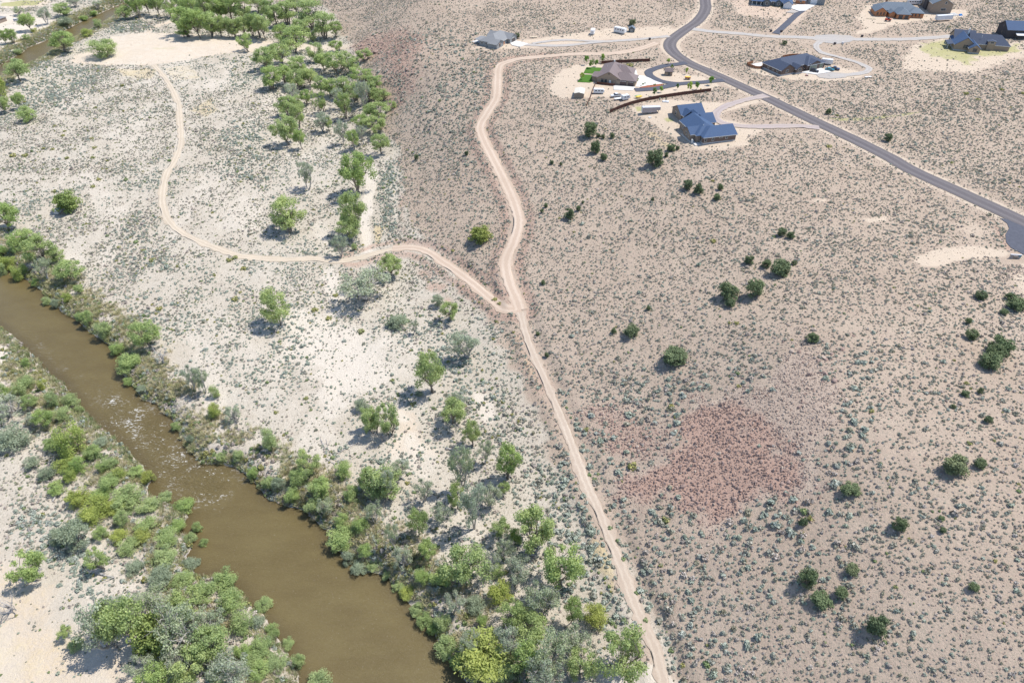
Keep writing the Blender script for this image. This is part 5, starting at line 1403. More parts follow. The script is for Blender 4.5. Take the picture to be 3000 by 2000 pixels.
H.opening('W', 33, 1.2, 1.1, 1.5, 1.6); H.opening('W', 7.3, 1.3, 1.0, 1.4, -3.9); H.opening('W', 9.6, 1.3, 1.0, 1.4, -3.9); H.opening('W', 2.0, 1.4, .9, 1.4, 0)
H.opening('E', 20, .1, 4.6, 2.3, 13.2, 'garage_door', 'trim')
H.box('porch_slab', -4.2, 0, 4.2, 13.2, -.4, .35, 'foundation'); H.box('pillar', -3.9, -3.2, 3.2, 3.9, -.3, 1.5, 'trim'); H.box('patio_slab', -3.4, -.2, .4, 4.1, -.4, .12, 'concrete')
H.vent(3.0, 7.4, 5.6); H.vent(1.4, 18, 4.8, .5, 'dark_trim'); H.vent(3, 22, 5.6, .4, 'dark_trim')

# the brown-roofed house with the lawn
H = House('brown_roofed_house', (45.7, 371.3), -16.5, 'tan house with brown shingle roof and brown garage doors beside green lawn')
W_, R_ = 'tan_wall', 'brown_shingle'
H.block(0, 12.4, 0, 23, 3.1, 3.5, 'y', W_, R_, (False, True), fascia='dark_trim')
H.block(11.2, 20.4, .35, 9.6, 3.0, 2.3, 'x', W_, R_, (False, True), fascia='dark_trim')
H.block(5.5, 17.4, 10.2, 19.5, 3.15, 2.7, 'x', W_, R_, (False, True), fascia='dark_trim')
H.block(-3.0, 2, 2.2, 9.5, 2.8, 1.5, 'x', W_, R_, (True, False), fascia='dark_trim')
for a in (2.9, 4.7): H.opening('S', a, 1.0, 1.1, 1.4, 0, frame='dark_trim')
H.opening('S', 7.0, .1, 1.1, 2.1, 0, 'door', 'trim', 'dark_trim'); H.opening('S', 9.2, .1, 1.2, 2.1, 0, 'door', 'tan_wall', 'dark_trim')
for a, w in ((13.5, 4.6), (18.1, 2.9)):
    g = H.opening('S', a, .1, w, 2.3, .35, 'garage_door', 'garage', 'dark_trim', .1)
    for q in range(int(w / .9)): H.box('pane', a - w / 2 + .25 + q * .9, a - w / 2 + .9 + q * .9, .20, .235, 1.95, 2.2, 'silver', g)
H.box('gable_vent', 5.8, 6.6, -.1, .02, 5.0, 5.6, 'dark_trim')
H.box('chimney', 5.6, 6.3, 17, 17.7, 5.0, 7.2, 'trim'); H.vent(10, 12, 5.7); H.vent(14, 5, 4.9, .4); H.vent(3, 13, 4.8, .4)
H.opening('E', 3.5, .2, 1.0, 2.0, 20.4, 'door', 'dark_trim', 'dark_trim')

# the navy-roofed house with three cars
H = House('navy_roofed_house', (147.6, 384.2), 25, 'brown house with navy shingle roof, white trim and olive garage doors')
W_, R_ = 'brown_siding', 'navy_shingle'
H.block(0, 31, 1, 13.5, 3.2, 3.2, 'x', W_, R_, (True, True), base=.7)
H.block(-.6, 8.6, -2, 12.5, 3.25, 2.6, 'y', W_, R_, (False, True), base=.7)
H.block(9, 13.8, -3.2, 5, 3.0, 1.5, 'y', W_, R_, (False, True), base=.7)
H.block(18.5, 31.6, -1.4, 10, 3.3, 2.7, 'x', W_, R_, (True, True))
H.block(20.6, 27.2, -1.9, 6, 3.9, 1.3, 'y', W_, R_, (False, False))
H.opening('S', 3.6, 1.5, 1.7, 1.3, -2); H.opening('S', 11.4, 1.4, 2.2, 1.4, -3.2)
for a, w in ((22.6, 4.8), (28.6, 3.2)): H.opening('S', a, .1, w, 2.5, -1.9 if a < 27 else -1.4, 'garage_door', 'olive_door', 'trim', .14)
for a in (1, 4.5, 8.2): H.opening('W', a, 1.4, .9, 1.4, -.6)
for x in (5, 12, 16): H.vent(x, 9, 5.6, .4, 'dark_trim')
# fence round its back patio
def fence(name, line, h, mat, label, step=2.4, rails=3, sides=1):
    L = resample(np.array(line), .6); run = np.r_[0, np.cumsum(np.hypot(*np.diff(L[:, :2], axis=0).T))]; n = max(1, int(round(run[-1] / step)))
    P = np.stack([np.interp(np.linspace(0, run[-1], n + 1), run, L[:, i]) for i in (0, 1)], -1); z = LAND(P[:, 0], P[:, 1])
    root = tag(empty(name, (P[0][0], P[0][1], z[0])), label, 'fence'); o = np.array([P[0][0], P[0][1], z[0]])
    for i in range(n + 1):
        a = np.array([*P[i], z[i]]) - o; MB().box(a[0] - .08, a[0] + .08, a[1] - .08, a[1] + .08, a[2] - .4, a[2] + h + .08).build('post', M[mat], root)
    for i in range(n):
        a = np.array([*P[i], z[i]]) - o; b = np.array([*P[i + 1], z[i + 1]]) - o; d = (b - a)[:2]; d /= np.linalg.norm(d); nn = np.array([-d[1], d[0]])
        def bar(z0, z1, off, t):
            v = []
            for q, s_ in ((a, .082), (b, -.082)):
                q2 = q[:2] + d * s_
                for e in (off - t, off + t):
                    for zz in (z0, z1): v.append((q2[0] + nn[0] * e, q2[1] + nn[1] * e, q[2] + zz))
            return MB().add(v, [(0, 1, 3, 2), (4, 6, 7, 5), (0, 4, 5, 1), (2, 3, 7, 6), (1, 5, 7, 3), (0, 2, 6, 4)])
        p = bar(.06, h, 0.03, .02).build('panel', M[mat], root)
        for q in range(rails): bar(h * (.12 + .38 * q), h * (.12 + .38 * q) + .12, -.045, .05).build('rail', M[mat], p)
fence('wood_fence', [(138.4, 403.5), (134.2, 400.2), (138.3, 393.8), (141.6, 395.6)], 1.5, 'cedar', 'cedar fence enclosing the patio behind the navy-roofed house')
fence('wood_fence', [(158, 412), (165, 415), (172, 413), (178, 406)], 1.8, 'cedar', 'cedar fence seen over the navy roof')
fence('wood_fence', [(48.7, 333.9), (62.9, 342.5), (84.4, 351.5), (104.2, 358.5)], 1.8, 'fence', 'long curving dark brown fence between the two house lots')
fence('wood_fence', [(51.2, 402.3), (66, 404.6), (79.7, 406.5)], 1.8, 'fence', 'straight dark brown fence behind the brown-roofed house')
fence('wood_fence', [(45.4, 369.6), (50, 368.0), (54.6, 366.4)], 1.3, 'fence', 'short dark fence in front of the tan house wall')
fence('wire_fence', [(44.8, 369.4), (42.5, 360), (40.5, 351), (37.8, 342)], 1.2, 'fence', 'thin wire fence running downhill from the tan house', rails=1)

# the tan house with the blue roof at the right
H = House('tan_house', (265.5, 427.5), -17, 'tan stucco house with blue-grey roof on the green weedy mound')
W_, R_ = 'tan_wall', 'blue_shingle'
H.block(0, 11, 0, 16, 3.6, 4.0, 'y', W_, R_, base=.5)
H.block(7.4, 13.2, -4, 8, 3.0, 2.0, 'y', W_, R_, base=.5)
H.block(9, 31, 6.5, 17, 3.3, 4.2, 'x', W_, 'navy_shingle', (False, True))
H.block(1, 12, 9, 22, 3.6, 4.4, 'x', W_, 'navy_shingle')
H.block(18.6, 22.6, 5.6, 12, 5.0, .5, 'y', W_, 'navy_shingle', ov=.3)
H.opening('S', 5.8, 1.6, 2.0, 1.7, 0, frame='dark_trim'); H.opening('S', 10.4, 1.2, 1.9, 1.6, -4, frame='dark_trim'); H.opening('S', 20.6, 3.8, 2.0, 1.1, 5.6)
H.box('chimney', 7.5, 8.2, 12, 12.7, 6.0, 9.6, 'trim'); H.vent(15, 9, 6.4)
for y in (2.5, 6, 9.5): H.box('post', -3.1, -2.9, y - .1, y + .1, -.5, 2.6, 'trim')
MB().add([(-3.6, 1.5, 2.5), (.1, 1.5, 3.2), (.1, 10.5, 3.2), (-3.6, 10.5, 2.5), (-3.6, 1.5, 2.7), (.1, 1.5, 3.4), (.1, 10.5, 3.4), (-3.6, 10.5, 2.7)], [(3, 2, 1, 0), (4, 5, 6, 7), (0, 1, 5, 4), (1, 2, 6, 5), (2, 3, 7, 6), (3, 0, 4, 7)]).build('porch_roof', M['navy_shingle'], H.root)

H = House('dark_barn', (309.6, 451.0), -6, 'large black-walled barn with blue roof at the right edge', 'barn')
H.block(0, 24, 0, 13, 5.2, 3.6, 'x', 'dark_siding', 'blue_shingle', fascia='dark_trim')
H.opening('S', 9, .1, 7, 3.2, 0, 'door', 'dark_trim', 'dark_trim'); H.opening('W', 6, 1.5, 1, 1.3, 0, frame='dark_trim'); H.opening('W', 6.5, 5.2, 1, 1.2, 0, frame='dark_trim')
MB().add([(5, -3.2, 2.6), (12, -3.2, 2.6), (12, -.1, 3.2), (5, -.1, 3.2), (5, -3.2, 2.75), (12, -3.2, 2.75), (12, -.1, 3.35), (5, -.1, 3.35)], [(3, 2, 1, 0), (4, 5, 6, 7), (0, 1, 5, 4), (1, 2, 6, 5), (2, 3, 7, 6), (3, 0, 4, 7)]).build('awning', M['white_paint'], H.root)

# the house still being framed
H = House('unfinished_house', (248.5, 503.5), -10, 'unfinished house of bare orange sheathing under a slate roof')
W_, R_ = 'sheathing', 'slate_shingle'
H.block(2, 29, 2, 15, 3.3, 3.6, 'x', W_, R_, (True, True), fascia='dark_trim')
H.block(0, 7.5, -2, 10, 3.2, 2.4, 'y', W_, R_, (False, True), fascia='dark_trim')
H.block(13, 21.5, -7, 6, 3.3, 2.6, 'y', W_, R_, (True, True), fascia='dark_trim')
H.block(22, 31, -2.5, 8, 3.2, 2.3, 'x', W_, R_, (True, True), fascia='dark_trim')
H.block(9, 12.4, -4.2, 3, 2.9, 1.2, 'y', W_, R_, fascia='dark_trim')
for a, p in ((1.8, -2), (3.8, -2), (5.8, -2), (24, -2.5), (26, -2.5), (28.4, -2.5)): H.opening('S', a, .9, .9, 1.6, p, mat='dark_trim', frame='sheathing')  # no glass: dark panels paint the shade inside open window holes
H.opening('S', 15.4, .1, 2.6, 2.3, -7, 'door', 'dark_trim', 'sheathing'); H.opening('S', 19.2, .1, 2.4, 2.3, -7, 'door', 'dark_trim', 'sheathing')
for a in (-4.6, -2.4): H.opening('W', a, .9, .9, 1.5, 13, mat='dark_trim', frame='sheathing')  # dark panels again paint the unlit inside of open window holes
H.box('chimney', 9, 10, 13, 14, 5, 8.2, 'sheathing')

H = House('tall_tan_workshop', (289, 507.4), -10, 'tall tan gabled workshop with grey-green roof behind the white semi-trailer', 'workshop')
H.block(0, 13, 0, 23, 6.4, 3.6, 'y', 'tan_wall', 'slate_shingle')
H.block(-1.0, 4, 9, 15, 8.0, 1.0, 'y', 'dark_siding', 'slate_shingle', ov=.2)
H.opening('S', 7.6, 2.0, 3.0, 1.5, 0); H.opening('S', 8.0, 6.2, 1.0, 1.4, 0)

H = House('slate_house', (171.5, 530.5), -17, 'dark slate house with white trim at the top edge beside a white driveway')
W_, R_ = 'slate_siding', 'blue_shingle'
H.block(0, 27, 2, 13, 3.2, 3.0, 'x', W_, R_, (True, True))
H.block(8, 13, -1, 8, 3.3, 1.9, 'y', W_, R_); H.block(22, 27.6, -3.5, 8, 3.2, 1.9, 'y', 'white_paint', R_)
H.block(16.5, 20.5, .6, 6, 3.0, 1.6, 'y', W_, R_)
for x in (.6, 3.6, 6.6): H.box('post', x - .15, x + .15, -.9, -.6, 0, 2.8, 'trim')
H.box('porch_slab', 0, 7.6, -1.2, 2, -.4, .3, 'foundation'); H.box('porch_roof', -.3, 7.8, -1.4, 2, 2.8, 3.0, 'blue_shingle')
H.opening('S', 10.5, .9, 1.6, 1.9, -1); H.opening('S', 18.5, 1, 1.3, 1.4, .6); H.opening('S', 14.6, 1, 1.2, 1.3, 2); H.opening('S', 24.8, .1, 3.6, 2.3, -3.5, 'garage_door', 'white_paint', 'silver')
H = House('grey_garage', (213.0, 532.6), -22, 'grey garage with a tall white door at the end of the dark driveway', 'garage')
H.block(0, 11, 0, 12, 4.4, 2.2, 'y', 'grey_siding', 'blue_shingle'); H.opening('S', 3.6, .1, 4.2, 3.4, 0, 'garage_door', 'white_paint', 'trim')
H = House('cedar_shed', (204.2, 533.5), -20, 'orange wooden shed between slate house and grey garage', 'shed')
H.block(0, 6.5, 0, 4, 2.9, 1.2, 'x', 'sheathing', 'blue_shingle'); H.opening('S', 3.4, 1.1, 1.1, 1.1, 0)

H = House('grey_house', (-20.0, 437.5), -30, 'grey house with grey shingle roof on the rim left of the drives')
W_, R_ = 'grey_siding', 'grey_shingle'
H.block(0, 12.5, 0, 21, 3.1, 2.9, 'y', W_, R_, (True, True)); H.block(7.2, 13.4, -1.6, 6, 3.0, 1.6, 'x', W_, R_, (True, False)); H.block(8, 14.8, 12, 20, 3.1, 2.0, 'x', W_, R_)
H.block(-1.2, 5, 12, 19, 3.0, 1.8, 'x', W_, R_)
for a in (2, 5): H.opening('S', a, 1.1, 1.1, 1.2, 0)
H.opening('E', 16, .1, 4.5, 2.3, 14.8, 'garage_door', 'dark_trim', 'trim'); H.opening('E', 8.5, 0, 1.2, 2.1, 12.5, 'door', 'sheathing', 'trim'); H.opening('E', 2, .8, 1.4, 1.6, 13.4, frame='sheathing')
H.box('porch_roof', -4.2, 0, 1, 9, 2.6, 2.8, 'grey_shingle')
for y in (1.3, 8.7): H.box('post', -4.0, -3.8, y - .1, y + .1, -.4, 2.6, 'trim')

P = POINTS['housetl']
H = House('riverside_house', (P[0] - 14, P[1] - 1), -14, 'low riverside house with pale brown roof at the upper left corner')
H.block(0, 16, 0, 11, 3.0, 2.2, 'x', 'taupe_siding', 'grey_shingle', (True, True)); H.opening('S', 9, .1, 2.2, 2, 0, 'door', 'glass', 'trim'); H.opening('S', 13.5, 1, 1.2, 1.2, 0)
for x in (9.5, 15): H.box('post', x - .1, x + .1, -1.6, -1.4, -.4, 2.4, 'trim')

H = House('metal_shed', (32.1, 351.5), -9, 'tan metal shed with cream ridged roof below the lawn', 'shed')
H.block(0, 4.9, 0, 7.6, 2.7, .55, 'y', 'tan_wall', 'cream_roof', ov=.15, fascia='cream_roof'); H.opening('E', 4, .1, 2.4, 2.1, 4.9, 'door', 'cream_roof', 'trim')
P = POINTS['cottage']
H = House('garden_cottage', (P[0] - 2.2, P[1] - .2), -6, 'little tan cottage with brown roof inside the driveway loop', 'shed')
H.block(0, 4.0, 0, 3.0, 2.5, 1.3, 'x', 'tan_wall', 'brown_shingle', ov=.35, fascia='dark_trim'); H.opening('S', 2.2, .6, 1.0, 1.3, 0, frame='dark_trim')
P = POINTS['hut']
H = House('storage_hut', (P[0] - 2, P[1]), -12, 'small dark grey storage hut beside the white camper', 'shed')
H.block(0, 3.8, 0, 3.4, 2.3, 1.2, 'y', 'slate_siding', 'slate_shingle', ov=.3, fascia='dark_trim'); H.opening('S', 1.9, .1, 1.8, 1.9, 0, 'door', 'grey_siding', 'dark_trim')
# ---------------------------------------------------------------- plants
def cards(rng, centers, normals, size, tint, jitter=0.9, aspect=1.0):
    """small leaf sprays: one quad each at given centres, roughly facing outwards"""
    n = len(centers); nrm = normals + rng.normal(0, jitter, (n, 3)); nrm /= np.linalg.norm(nrm, axis=1)[:, None] + 1e-9
    r = rng.normal(0, 1, (n, 3)); a = np.cross(nrm, r); a /= np.linalg.norm(a, axis=1)[:, None] + 1e-9; b = np.cross(nrm, a)
    s = (size * rng.uniform(.6, 1.35, n))[:, None] / 2; bs = s * aspect
    v = np.stack([centers - a * s - b * bs * .7, centers + a * s * .8 - b * bs, centers + a * s + b * bs * .8, centers - a * s * .75 + b * bs], 1).reshape(-1, 3)
    return v, np.arange(4 * n).reshape(-1, 4), np.repeat(np.clip(tint, 0, 1), 4)

def leafy(name, parts, mat):
    V = []; Fc = []; T = []; o = 0
    for v, f, t in parts: V.append(v); Fc.append(f + o); T.append(t); o += len(v)
    V = np.vstack(V); me = mesh_of(name, V, np.vstack(Fc), mat)
    a = me.attributes.new('tint', 'FLOAT', 'POINT'); a.data.foreach_set('value', np.concatenate(T).astype(np.float32)); return me

def ball(rng, n, c, r, shell=.55):
    d = rng.normal(0, 1, (n, 3)); d /= np.linalg.norm(d, axis=1)[:, None]
    rad = (shell + (1 - shell) * rng.random(n)) ** .7
    return np.array(c) + d * rad[:, None] * np.array(r), d

def shrub_mesh(name, seed, mat, lobes=4, n=60, size=.2, height=.5):
    """low mounded desert shrub, about 1 m across"""
    rng = np.random.default_rng(seed); parts = []
    for k in range(lobes):
        ang = rng.uniform(0, 2 * math.pi); q = rng.uniform(.05, .3) if k else 0
        r = rng.uniform(.2, .34); h = height * rng.uniform(.6, 1.05)
        c, d = ball(rng, n // lobes, (q * math.cos(ang), q * math.sin(ang), h * .5), (r, r, h * .52))
        c[:, 2] = np.maximum(c[:, 2], .03); d[:, 2] = np.abs(d[:, 2]) * .8 + .2
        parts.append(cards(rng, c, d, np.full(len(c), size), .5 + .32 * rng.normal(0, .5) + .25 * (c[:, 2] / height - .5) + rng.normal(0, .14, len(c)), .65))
    return leafy(name, parts, mat)

def limb(rng, mb, a, b, r0, r1, bend=.08, seg=4, sides=5):
    a, b = np.array(a, float), np.array(b, float); L = np.linalg.norm(b - a); pts = []
    off = rng.normal(0, bend * L, 3)
    for t in np.linspace(0, 1, seg + 1): pts.append(a + (b - a) * t + off * math.sin(math.pi * t) + (rng.normal(0, .012 * L, 3) if 0 < t < 1 else 0))
    mb.tube(pts, [r0 + (r1 - r0) * t for t in np.linspace(0, 1, seg + 1)], sides); return pts

def fit_unit(parts, mb):
    A = np.vstack([p[0] for p in parts]); k = .5 / np.percentile(np.hypot(A[:, 0], A[:, 1]), 95); h = 1 / np.percentile(A[:, 2], 99.3)
    for i, (v, f, t) in enumerate(parts): parts[i] = (v * (k, k, h), f, t)
    return [(x * k, y * k, z * h) for x, y, z in mb.v], k, h

def tree_meshes(name, seed, leaf, bark, style):
    """unit tree: height 1, crown about 1 across. Returns trunk mesh and crown mesh"""
    rng = np.random.default_rng(seed); mb = MB(); parts = []
    st = dict(cotton=dict(base=.28, n=30, leaf=240, rad=(.10, .21), size=.029, tr=.032, stems=(1, 3)), pale=dict(base=.28, n=34, leaf=135, rad=(.09, .18), size=.027, tr=.035, stems=(2, 4)),
              garden=dict(base=.42, n=12, leaf=60, rad=(.18, .28), size=.085, tr=.02, stems=(1, 1)))[style]
    stems = rng.integers(st['stems'][0], st['stems'][1] + 1); tips = []
    for s_ in range(stems):
        lean = rng.normal(0, .10, 2) if stems == 1 else rng.normal(0, .20, 2); top = np.array([lean[0], lean[1], rng.uniform(.45, .62)])
        root = np.array([*(rng.normal(0, .03, 2) if stems > 1 else (0, 0)), -.04])
        tp = limb(rng, mb, root, top, st['tr'], st['tr'] * .5, .05, 5, 6); tips.append((tp, st['tr'] * .6))
    for k in range(st['n']):
        tp, r = tips[k % len(tips)]; a = tp[rng.integers(2, len(tp))]
        ang = rng.uniform(0, 2 * math.pi); zc = st['base'] + (1 - st['base']) * rng.beta(1.6, 1.3)
        prof = math.sin(math.pi * min(1, max(0, (zc - st['base'] * .6) / (1.08 - st['base'] * .6)))) ** .55
        q = .46 * prof * math.sqrt(rng.uniform(.12, 1)); c = np.array([a[0] * .6 + q * math.cos(ang), a[1] * .6 + q * math.sin(ang), min(zc, .93)])
        limb(rng, mb, a, c, r * .5, .004 if style != 'pale' else .006, .1, 3, 4)
        if style == 'pale':
            for _ in range(3): limb(rng, mb, c + rng.normal(0, .02, 3), c + rng.normal(0, .10, 3) + (0, 0, .05), .006, .002, .1, 2, 3)
            if rng.random() < .22: continue
        rad = rng.uniform(*st['rad']); m = int(st['leaf'] * (rad / st['rad'][1]) ** 1.3 + 10)
        p, d = ball(rng, m, c, (rad, rad, rad * .75), .15)
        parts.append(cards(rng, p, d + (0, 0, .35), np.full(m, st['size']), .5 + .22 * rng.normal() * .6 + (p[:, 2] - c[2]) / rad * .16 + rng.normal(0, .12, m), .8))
    V, k, h = fit_unit(parts, mb)
    return mesh_of(name + '_trunk', V, mb.f, bark, smooth=True), leafy(name + '_crown', parts, leaf)

def bush_meshes(name, seed, leaf, bark, n=30, per=135, size=.046, low=.03, asp=.42, tight=False):
    """unit bush leafy to the ground: height 1, 1 across"""
    rng = np.random.default_rng(seed); mb = MB(); parts = []
    for k in range(n):
        ang = rng.uniform(0, 2 * math.pi); zc = rng.uniform(.16, .84); prof = math.sqrt(max(.05, 1 - ((zc - .42) / .60) ** 2))
        q = .40 * prof * math.sqrt(rng.random()); c = np.array([q * math.cos(ang), q * math.sin(ang), zc])
        if k < 9: limb(rng, mb, (rng.normal(0, .04), rng.normal(0, .04), -.04), c, .018, .006, .08, 3, 4)
        rad = rng.uniform(.13, .21)
        if tight:      # full rounded head: clumps spread evenly over a dome
            zz = .12 + .80 * ((k + .5) / n); q = .40 * math.sqrt(max(.03, 1 - ((zz - .40) / .62) ** 2)) * (.55 + .45 * rng.random() ** .3); ang = k * 2.4 + rng.normal(0, .25)
            c = np.array([q * math.cos(ang), q * math.sin(ang), zz]); rad = rng.uniform(.15, .21)
        p, d = ball(rng, per, c, (rad, rad, rad * .85), .5 if tight else .3); p[:, 2] = np.maximum(p[:, 2], low)
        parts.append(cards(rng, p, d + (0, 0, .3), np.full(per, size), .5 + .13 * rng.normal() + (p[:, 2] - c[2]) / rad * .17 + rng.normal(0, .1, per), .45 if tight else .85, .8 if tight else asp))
    V, k, h = fit_unit(parts, mb)
    return mesh_of(name + '_stems', V, mb.f, bark, smooth=True), leafy(name + '_crown', parts, leaf)

PROTO = {
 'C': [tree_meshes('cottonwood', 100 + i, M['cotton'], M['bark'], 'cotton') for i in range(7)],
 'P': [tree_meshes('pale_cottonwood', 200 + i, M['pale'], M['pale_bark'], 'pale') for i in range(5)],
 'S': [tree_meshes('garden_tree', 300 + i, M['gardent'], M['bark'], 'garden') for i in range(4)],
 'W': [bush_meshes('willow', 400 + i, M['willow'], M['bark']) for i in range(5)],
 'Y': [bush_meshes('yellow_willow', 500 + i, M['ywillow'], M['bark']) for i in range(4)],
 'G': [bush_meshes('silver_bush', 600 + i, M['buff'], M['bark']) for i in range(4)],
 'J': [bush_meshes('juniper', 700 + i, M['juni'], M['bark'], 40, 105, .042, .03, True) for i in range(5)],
 'O': [bush_meshes('olive_juniper', 800 + i, M['olive'], M['bark'], 40, 120, .042, .03, True) for i in range(2)],
}
KIND = {  # name, category, look, plural
 'C': ('cottonwood_tree', 'tree', 'green leafy cottonwood', 'green cottonwoods'), 'P': ('cottonwood_tree', 'tree', 'pale thin-leaved cottonwood', 'pale cottonwoods'),
 'S': ('garden_tree', 'tree', 'small planted tree', 'small planted trees'), 'W': ('willow_bush', 'bush', 'bright green willow bush', 'bright green willows'),
 'Y': ('willow_bush', 'bush', 'yellow-green willow bush', 'yellow-green willows'), 'G': ('buffaloberry_bush', 'bush', 'silvery green bush', 'silvery bushes'),
 'J': ('juniper_tree', 'juniper', 'dark green juniper', 'dark junipers'), 'O': ('juniper_tree', 'juniper', 'olive green juniper', 'olive junipers')}
ORD = ['first', 'second', 'third', 'fourth', 'fifth', 'sixth', 'seventh', 'eighth', 'ninth', 'tenth', 'eleventh', 'twelfth', 'thirteenth', 'fourteenth', 'fifteenth', 'sixteenth', 'seventeenth', 'eighteenth', 'nineteenth', 'twentieth']
members = {}
for t in TREES: members.setdefault((t[0], t[1]), []).append(t)
for (zone, k), ts in members.items():
    ts.sort(key=lambda t: t[2] / (t[3] * .766 + (130 - t[4]) * .643))      # left to right as seen
    name, cat, look, plural = KIND[k]
    for i, (_, _, x, y, z, h, w) in enumerate(ts):
        r = np.random.default_rng(int(abs(x * 31 + y * 17) * 10)); v = int(r.integers(len(PROTO[k])))
        root = empty(name, (x, y, z), float(r.uniform(0, 2 * math.pi))); g = {'bend': .84, 'backgrove': 1.12, 'frontgrove': 1.1, 'upperwood': 1.04, 'wood': 1.0, 'wood2': 1.0, 'wood3': 1.0}.get(zone, 1.04); root.scale = (w * g, w * g, h * min(g, 1.12))
        where = ZONES[zone]
        label = f'{look} {where}' if len(ts) == 1 else f'{look}, {ORD[i]} from left, {where}'
        tag(root, label, cat, f'{plural} {where}')
        link(bpy.data.objects.new('trunk' if k in 'CPS' else 'stems', PROTO[k][v][0]), root)
        link(bpy.data.objects.new('crown', PROTO[k][v][1]), root)

# dead trees and fallen wood
def snag(name, loc, h, w, seed, label):
    rng = np.random.default_rng(seed); mb = MB(); tp = limb(rng, mb, (0, 0, -.2), (w * .1, 0, h * .55), .34, .2, .05, 5, 7)
    for k in range(9):
        a = tp[rng.integers(2, 6)]; ang = rng.uniform(0, 2 * math.pi); e = np.array([math.cos(ang) * w * rng.uniform(.25, .5), math.sin(ang) * w * rng.uniform(.25, .5), h * rng.uniform(.55, 1)])
        pp = limb(rng, mb, a, e, .14, .05, .12, 4, 5)
        for _ in range(4):
            b = pp[rng.integers(2, 5)]; limb(rng, mb, b, b + rng.normal(0, w * .12, 3) + (0, 0, .4), .05, .02, .1, 2, 4)
    o = mb.build(name, M['dead'], None, True); o.location = loc; return tag(o, label, 'dead tree')
snag('dead_tree', POINTS['snag_a'], 6.5, 7.5, 5, 'bleached dead tree standing by the right river bank')
snag('dead_tree', POINTS['snag_b'], 7.0, 6.5, 6, 'grey dead tree at the left edge on the bare field')
snag('dead_tree', POINTS['snag_c'], 5.0, 5.5, 8, 'grey leafless tree in the sandy wood left of the wash patch')
log_words = ['beside the left bank thicket', 'on the blue sage below the sandbar', 'upright stub by the silvery bush', 'steepest of the fallen branches on the sandy flat', 'short one of the fallen branches on the sandy flat', 'longest of the fallen branches on the sandy flat', 'bent one of the fallen branches on the sandy flat', 'lower one of the fallen branches on the sandy flat', 'nearest the river among the fallen branches', 'leaning by the wash trees', 'lying by the wash trees', 'reaching into the water at the sandbar', 'in the wood beside the sandy track', 'by the willows above the sandbar']
for k, (kind, *pp) in enumerate(LOGS):
    rng = np.random.default_rng(900 + k); P = resample(np.array(pp), 1.2) if len(pp) > 1 else pp; r = .28 if kind == 'log' else .16; mb = MB()
    P = [np.array(p) + (0, 0, r * .8) + rng.normal(0, .08, 3) for p in P]; mb.tube(P, list(np.linspace(r, r * .45, len(P))), 6)
    for _ in range(5 if kind == 'branch' else 2):
        b = P[rng.integers(1, len(P))]; limb(rng, mb, b, b + rng.normal(0, 1, 3) * (1.3, 1.3, .3) + (0, 0, .6), r * .45, .03, .1, 3, 4)
    tag(mb.build('fallen_log' if kind == 'log' else 'fallen_branch', M['dead'], None, True), f'bleached dead {"log" if kind == "log" else "branch"} {log_words[k]}', 'log' if kind == 'log' else 'branch')

# ---------------------------------------------------------------- scrub cover
def shrub_set(prefix, count, mats, **kw):
    c = bpy.data.collections.new(prefix); obs = []
    for i in range(count):
        o = bpy.data.objects.new(f'{prefix}_{i:02d}', shrub_mesh(f'{prefix}_{i:02d}', 1000 + 37 * i + len(prefix), M[mats[i % len(mats)]], **kw)); c.objects.link(o); obs.append(o)
    return c, obs
# index: 0-5 grey sage, 6-8 dry brush, 9-12 big teal sage, 13 rabbitbrush, 14 green
SAGE, SAGE_OB = shrub_set('sagebrush', 15, ['sage'] * 6 + ['dry'] * 3 + ['teal_sage'] * 4 + ['rabbit', 'green'], n=72, size=.19)

def scatter(name, coll, P, idx, scl, rot, label, cat, tilt=None):
    me = bpy.data.meshes.new(name); me.vertices.add(len(P)); me.vertices.foreach_set('co', np.asarray(P, np.float32).ravel())
    for nm, ty, arr in (('pick', 'INT', np.asarray(idx, np.int32)), ('turn', 'FLOAT_VECTOR', np.asarray(rot, np.float32)), ('size', 'FLOAT_VECTOR', np.asarray(scl, np.float32))):
        a = me.attributes.new(nm, ty, 'POINT'); a.data.foreach_set('value' if ty == 'INT' else 'vector', arr.ravel())
    o = link(bpy.data.objects.new(name, me)); g = bpy.data.node_groups.new(name + '_scatter', 'GeometryNodeTree')
    g.interface.new_socket('Geometry', in_out='INPUT', socket_type='NodeSocketGeometry'); g.interface.new_socket('Geometry', in_out='OUTPUT', socket_type='NodeSocketGeometry')
    gi, go = g.nodes.new('NodeGroupInput'), g.nodes.new('NodeGroupOutput'); iop = g.nodes.new('GeometryNodeInstanceOnPoints'); ci = g.nodes.new('GeometryNodeCollectionInfo')
    ci.inputs['Collection'].default_value = coll; ci.inputs['Separate Children'].default_value = True; ci.inputs['Reset Children'].default_value = True
    def na(n, t):
        q = g.nodes.new('GeometryNodeInputNamedAttribute'); q.data_type = t; q.inputs['Name'].default_value = n; return [s for s in q.outputs if s.enabled][0]
    g.links.new(gi.outputs[0], iop.inputs['Points']); g.links.new(ci.outputs[0], iop.inputs['Instance']); iop.inputs['Pick Instance'].default_value = True
    g.links.new(na('pick', 'INT'), iop.inputs['Instance Index']); g.links.new(na('turn', 'FLOAT_VECTOR'), iop.inputs['Rotation']); g.links.new(na('size', 'FLOAT_VECTOR'), iop.inputs['Scale'])
    g.links.new(iop.outputs[0], go.inputs[0]); md = o.modifiers.new('scatter', 'NODES'); md.node_group = g
    return tag(o, label, cat, kind='stuff')

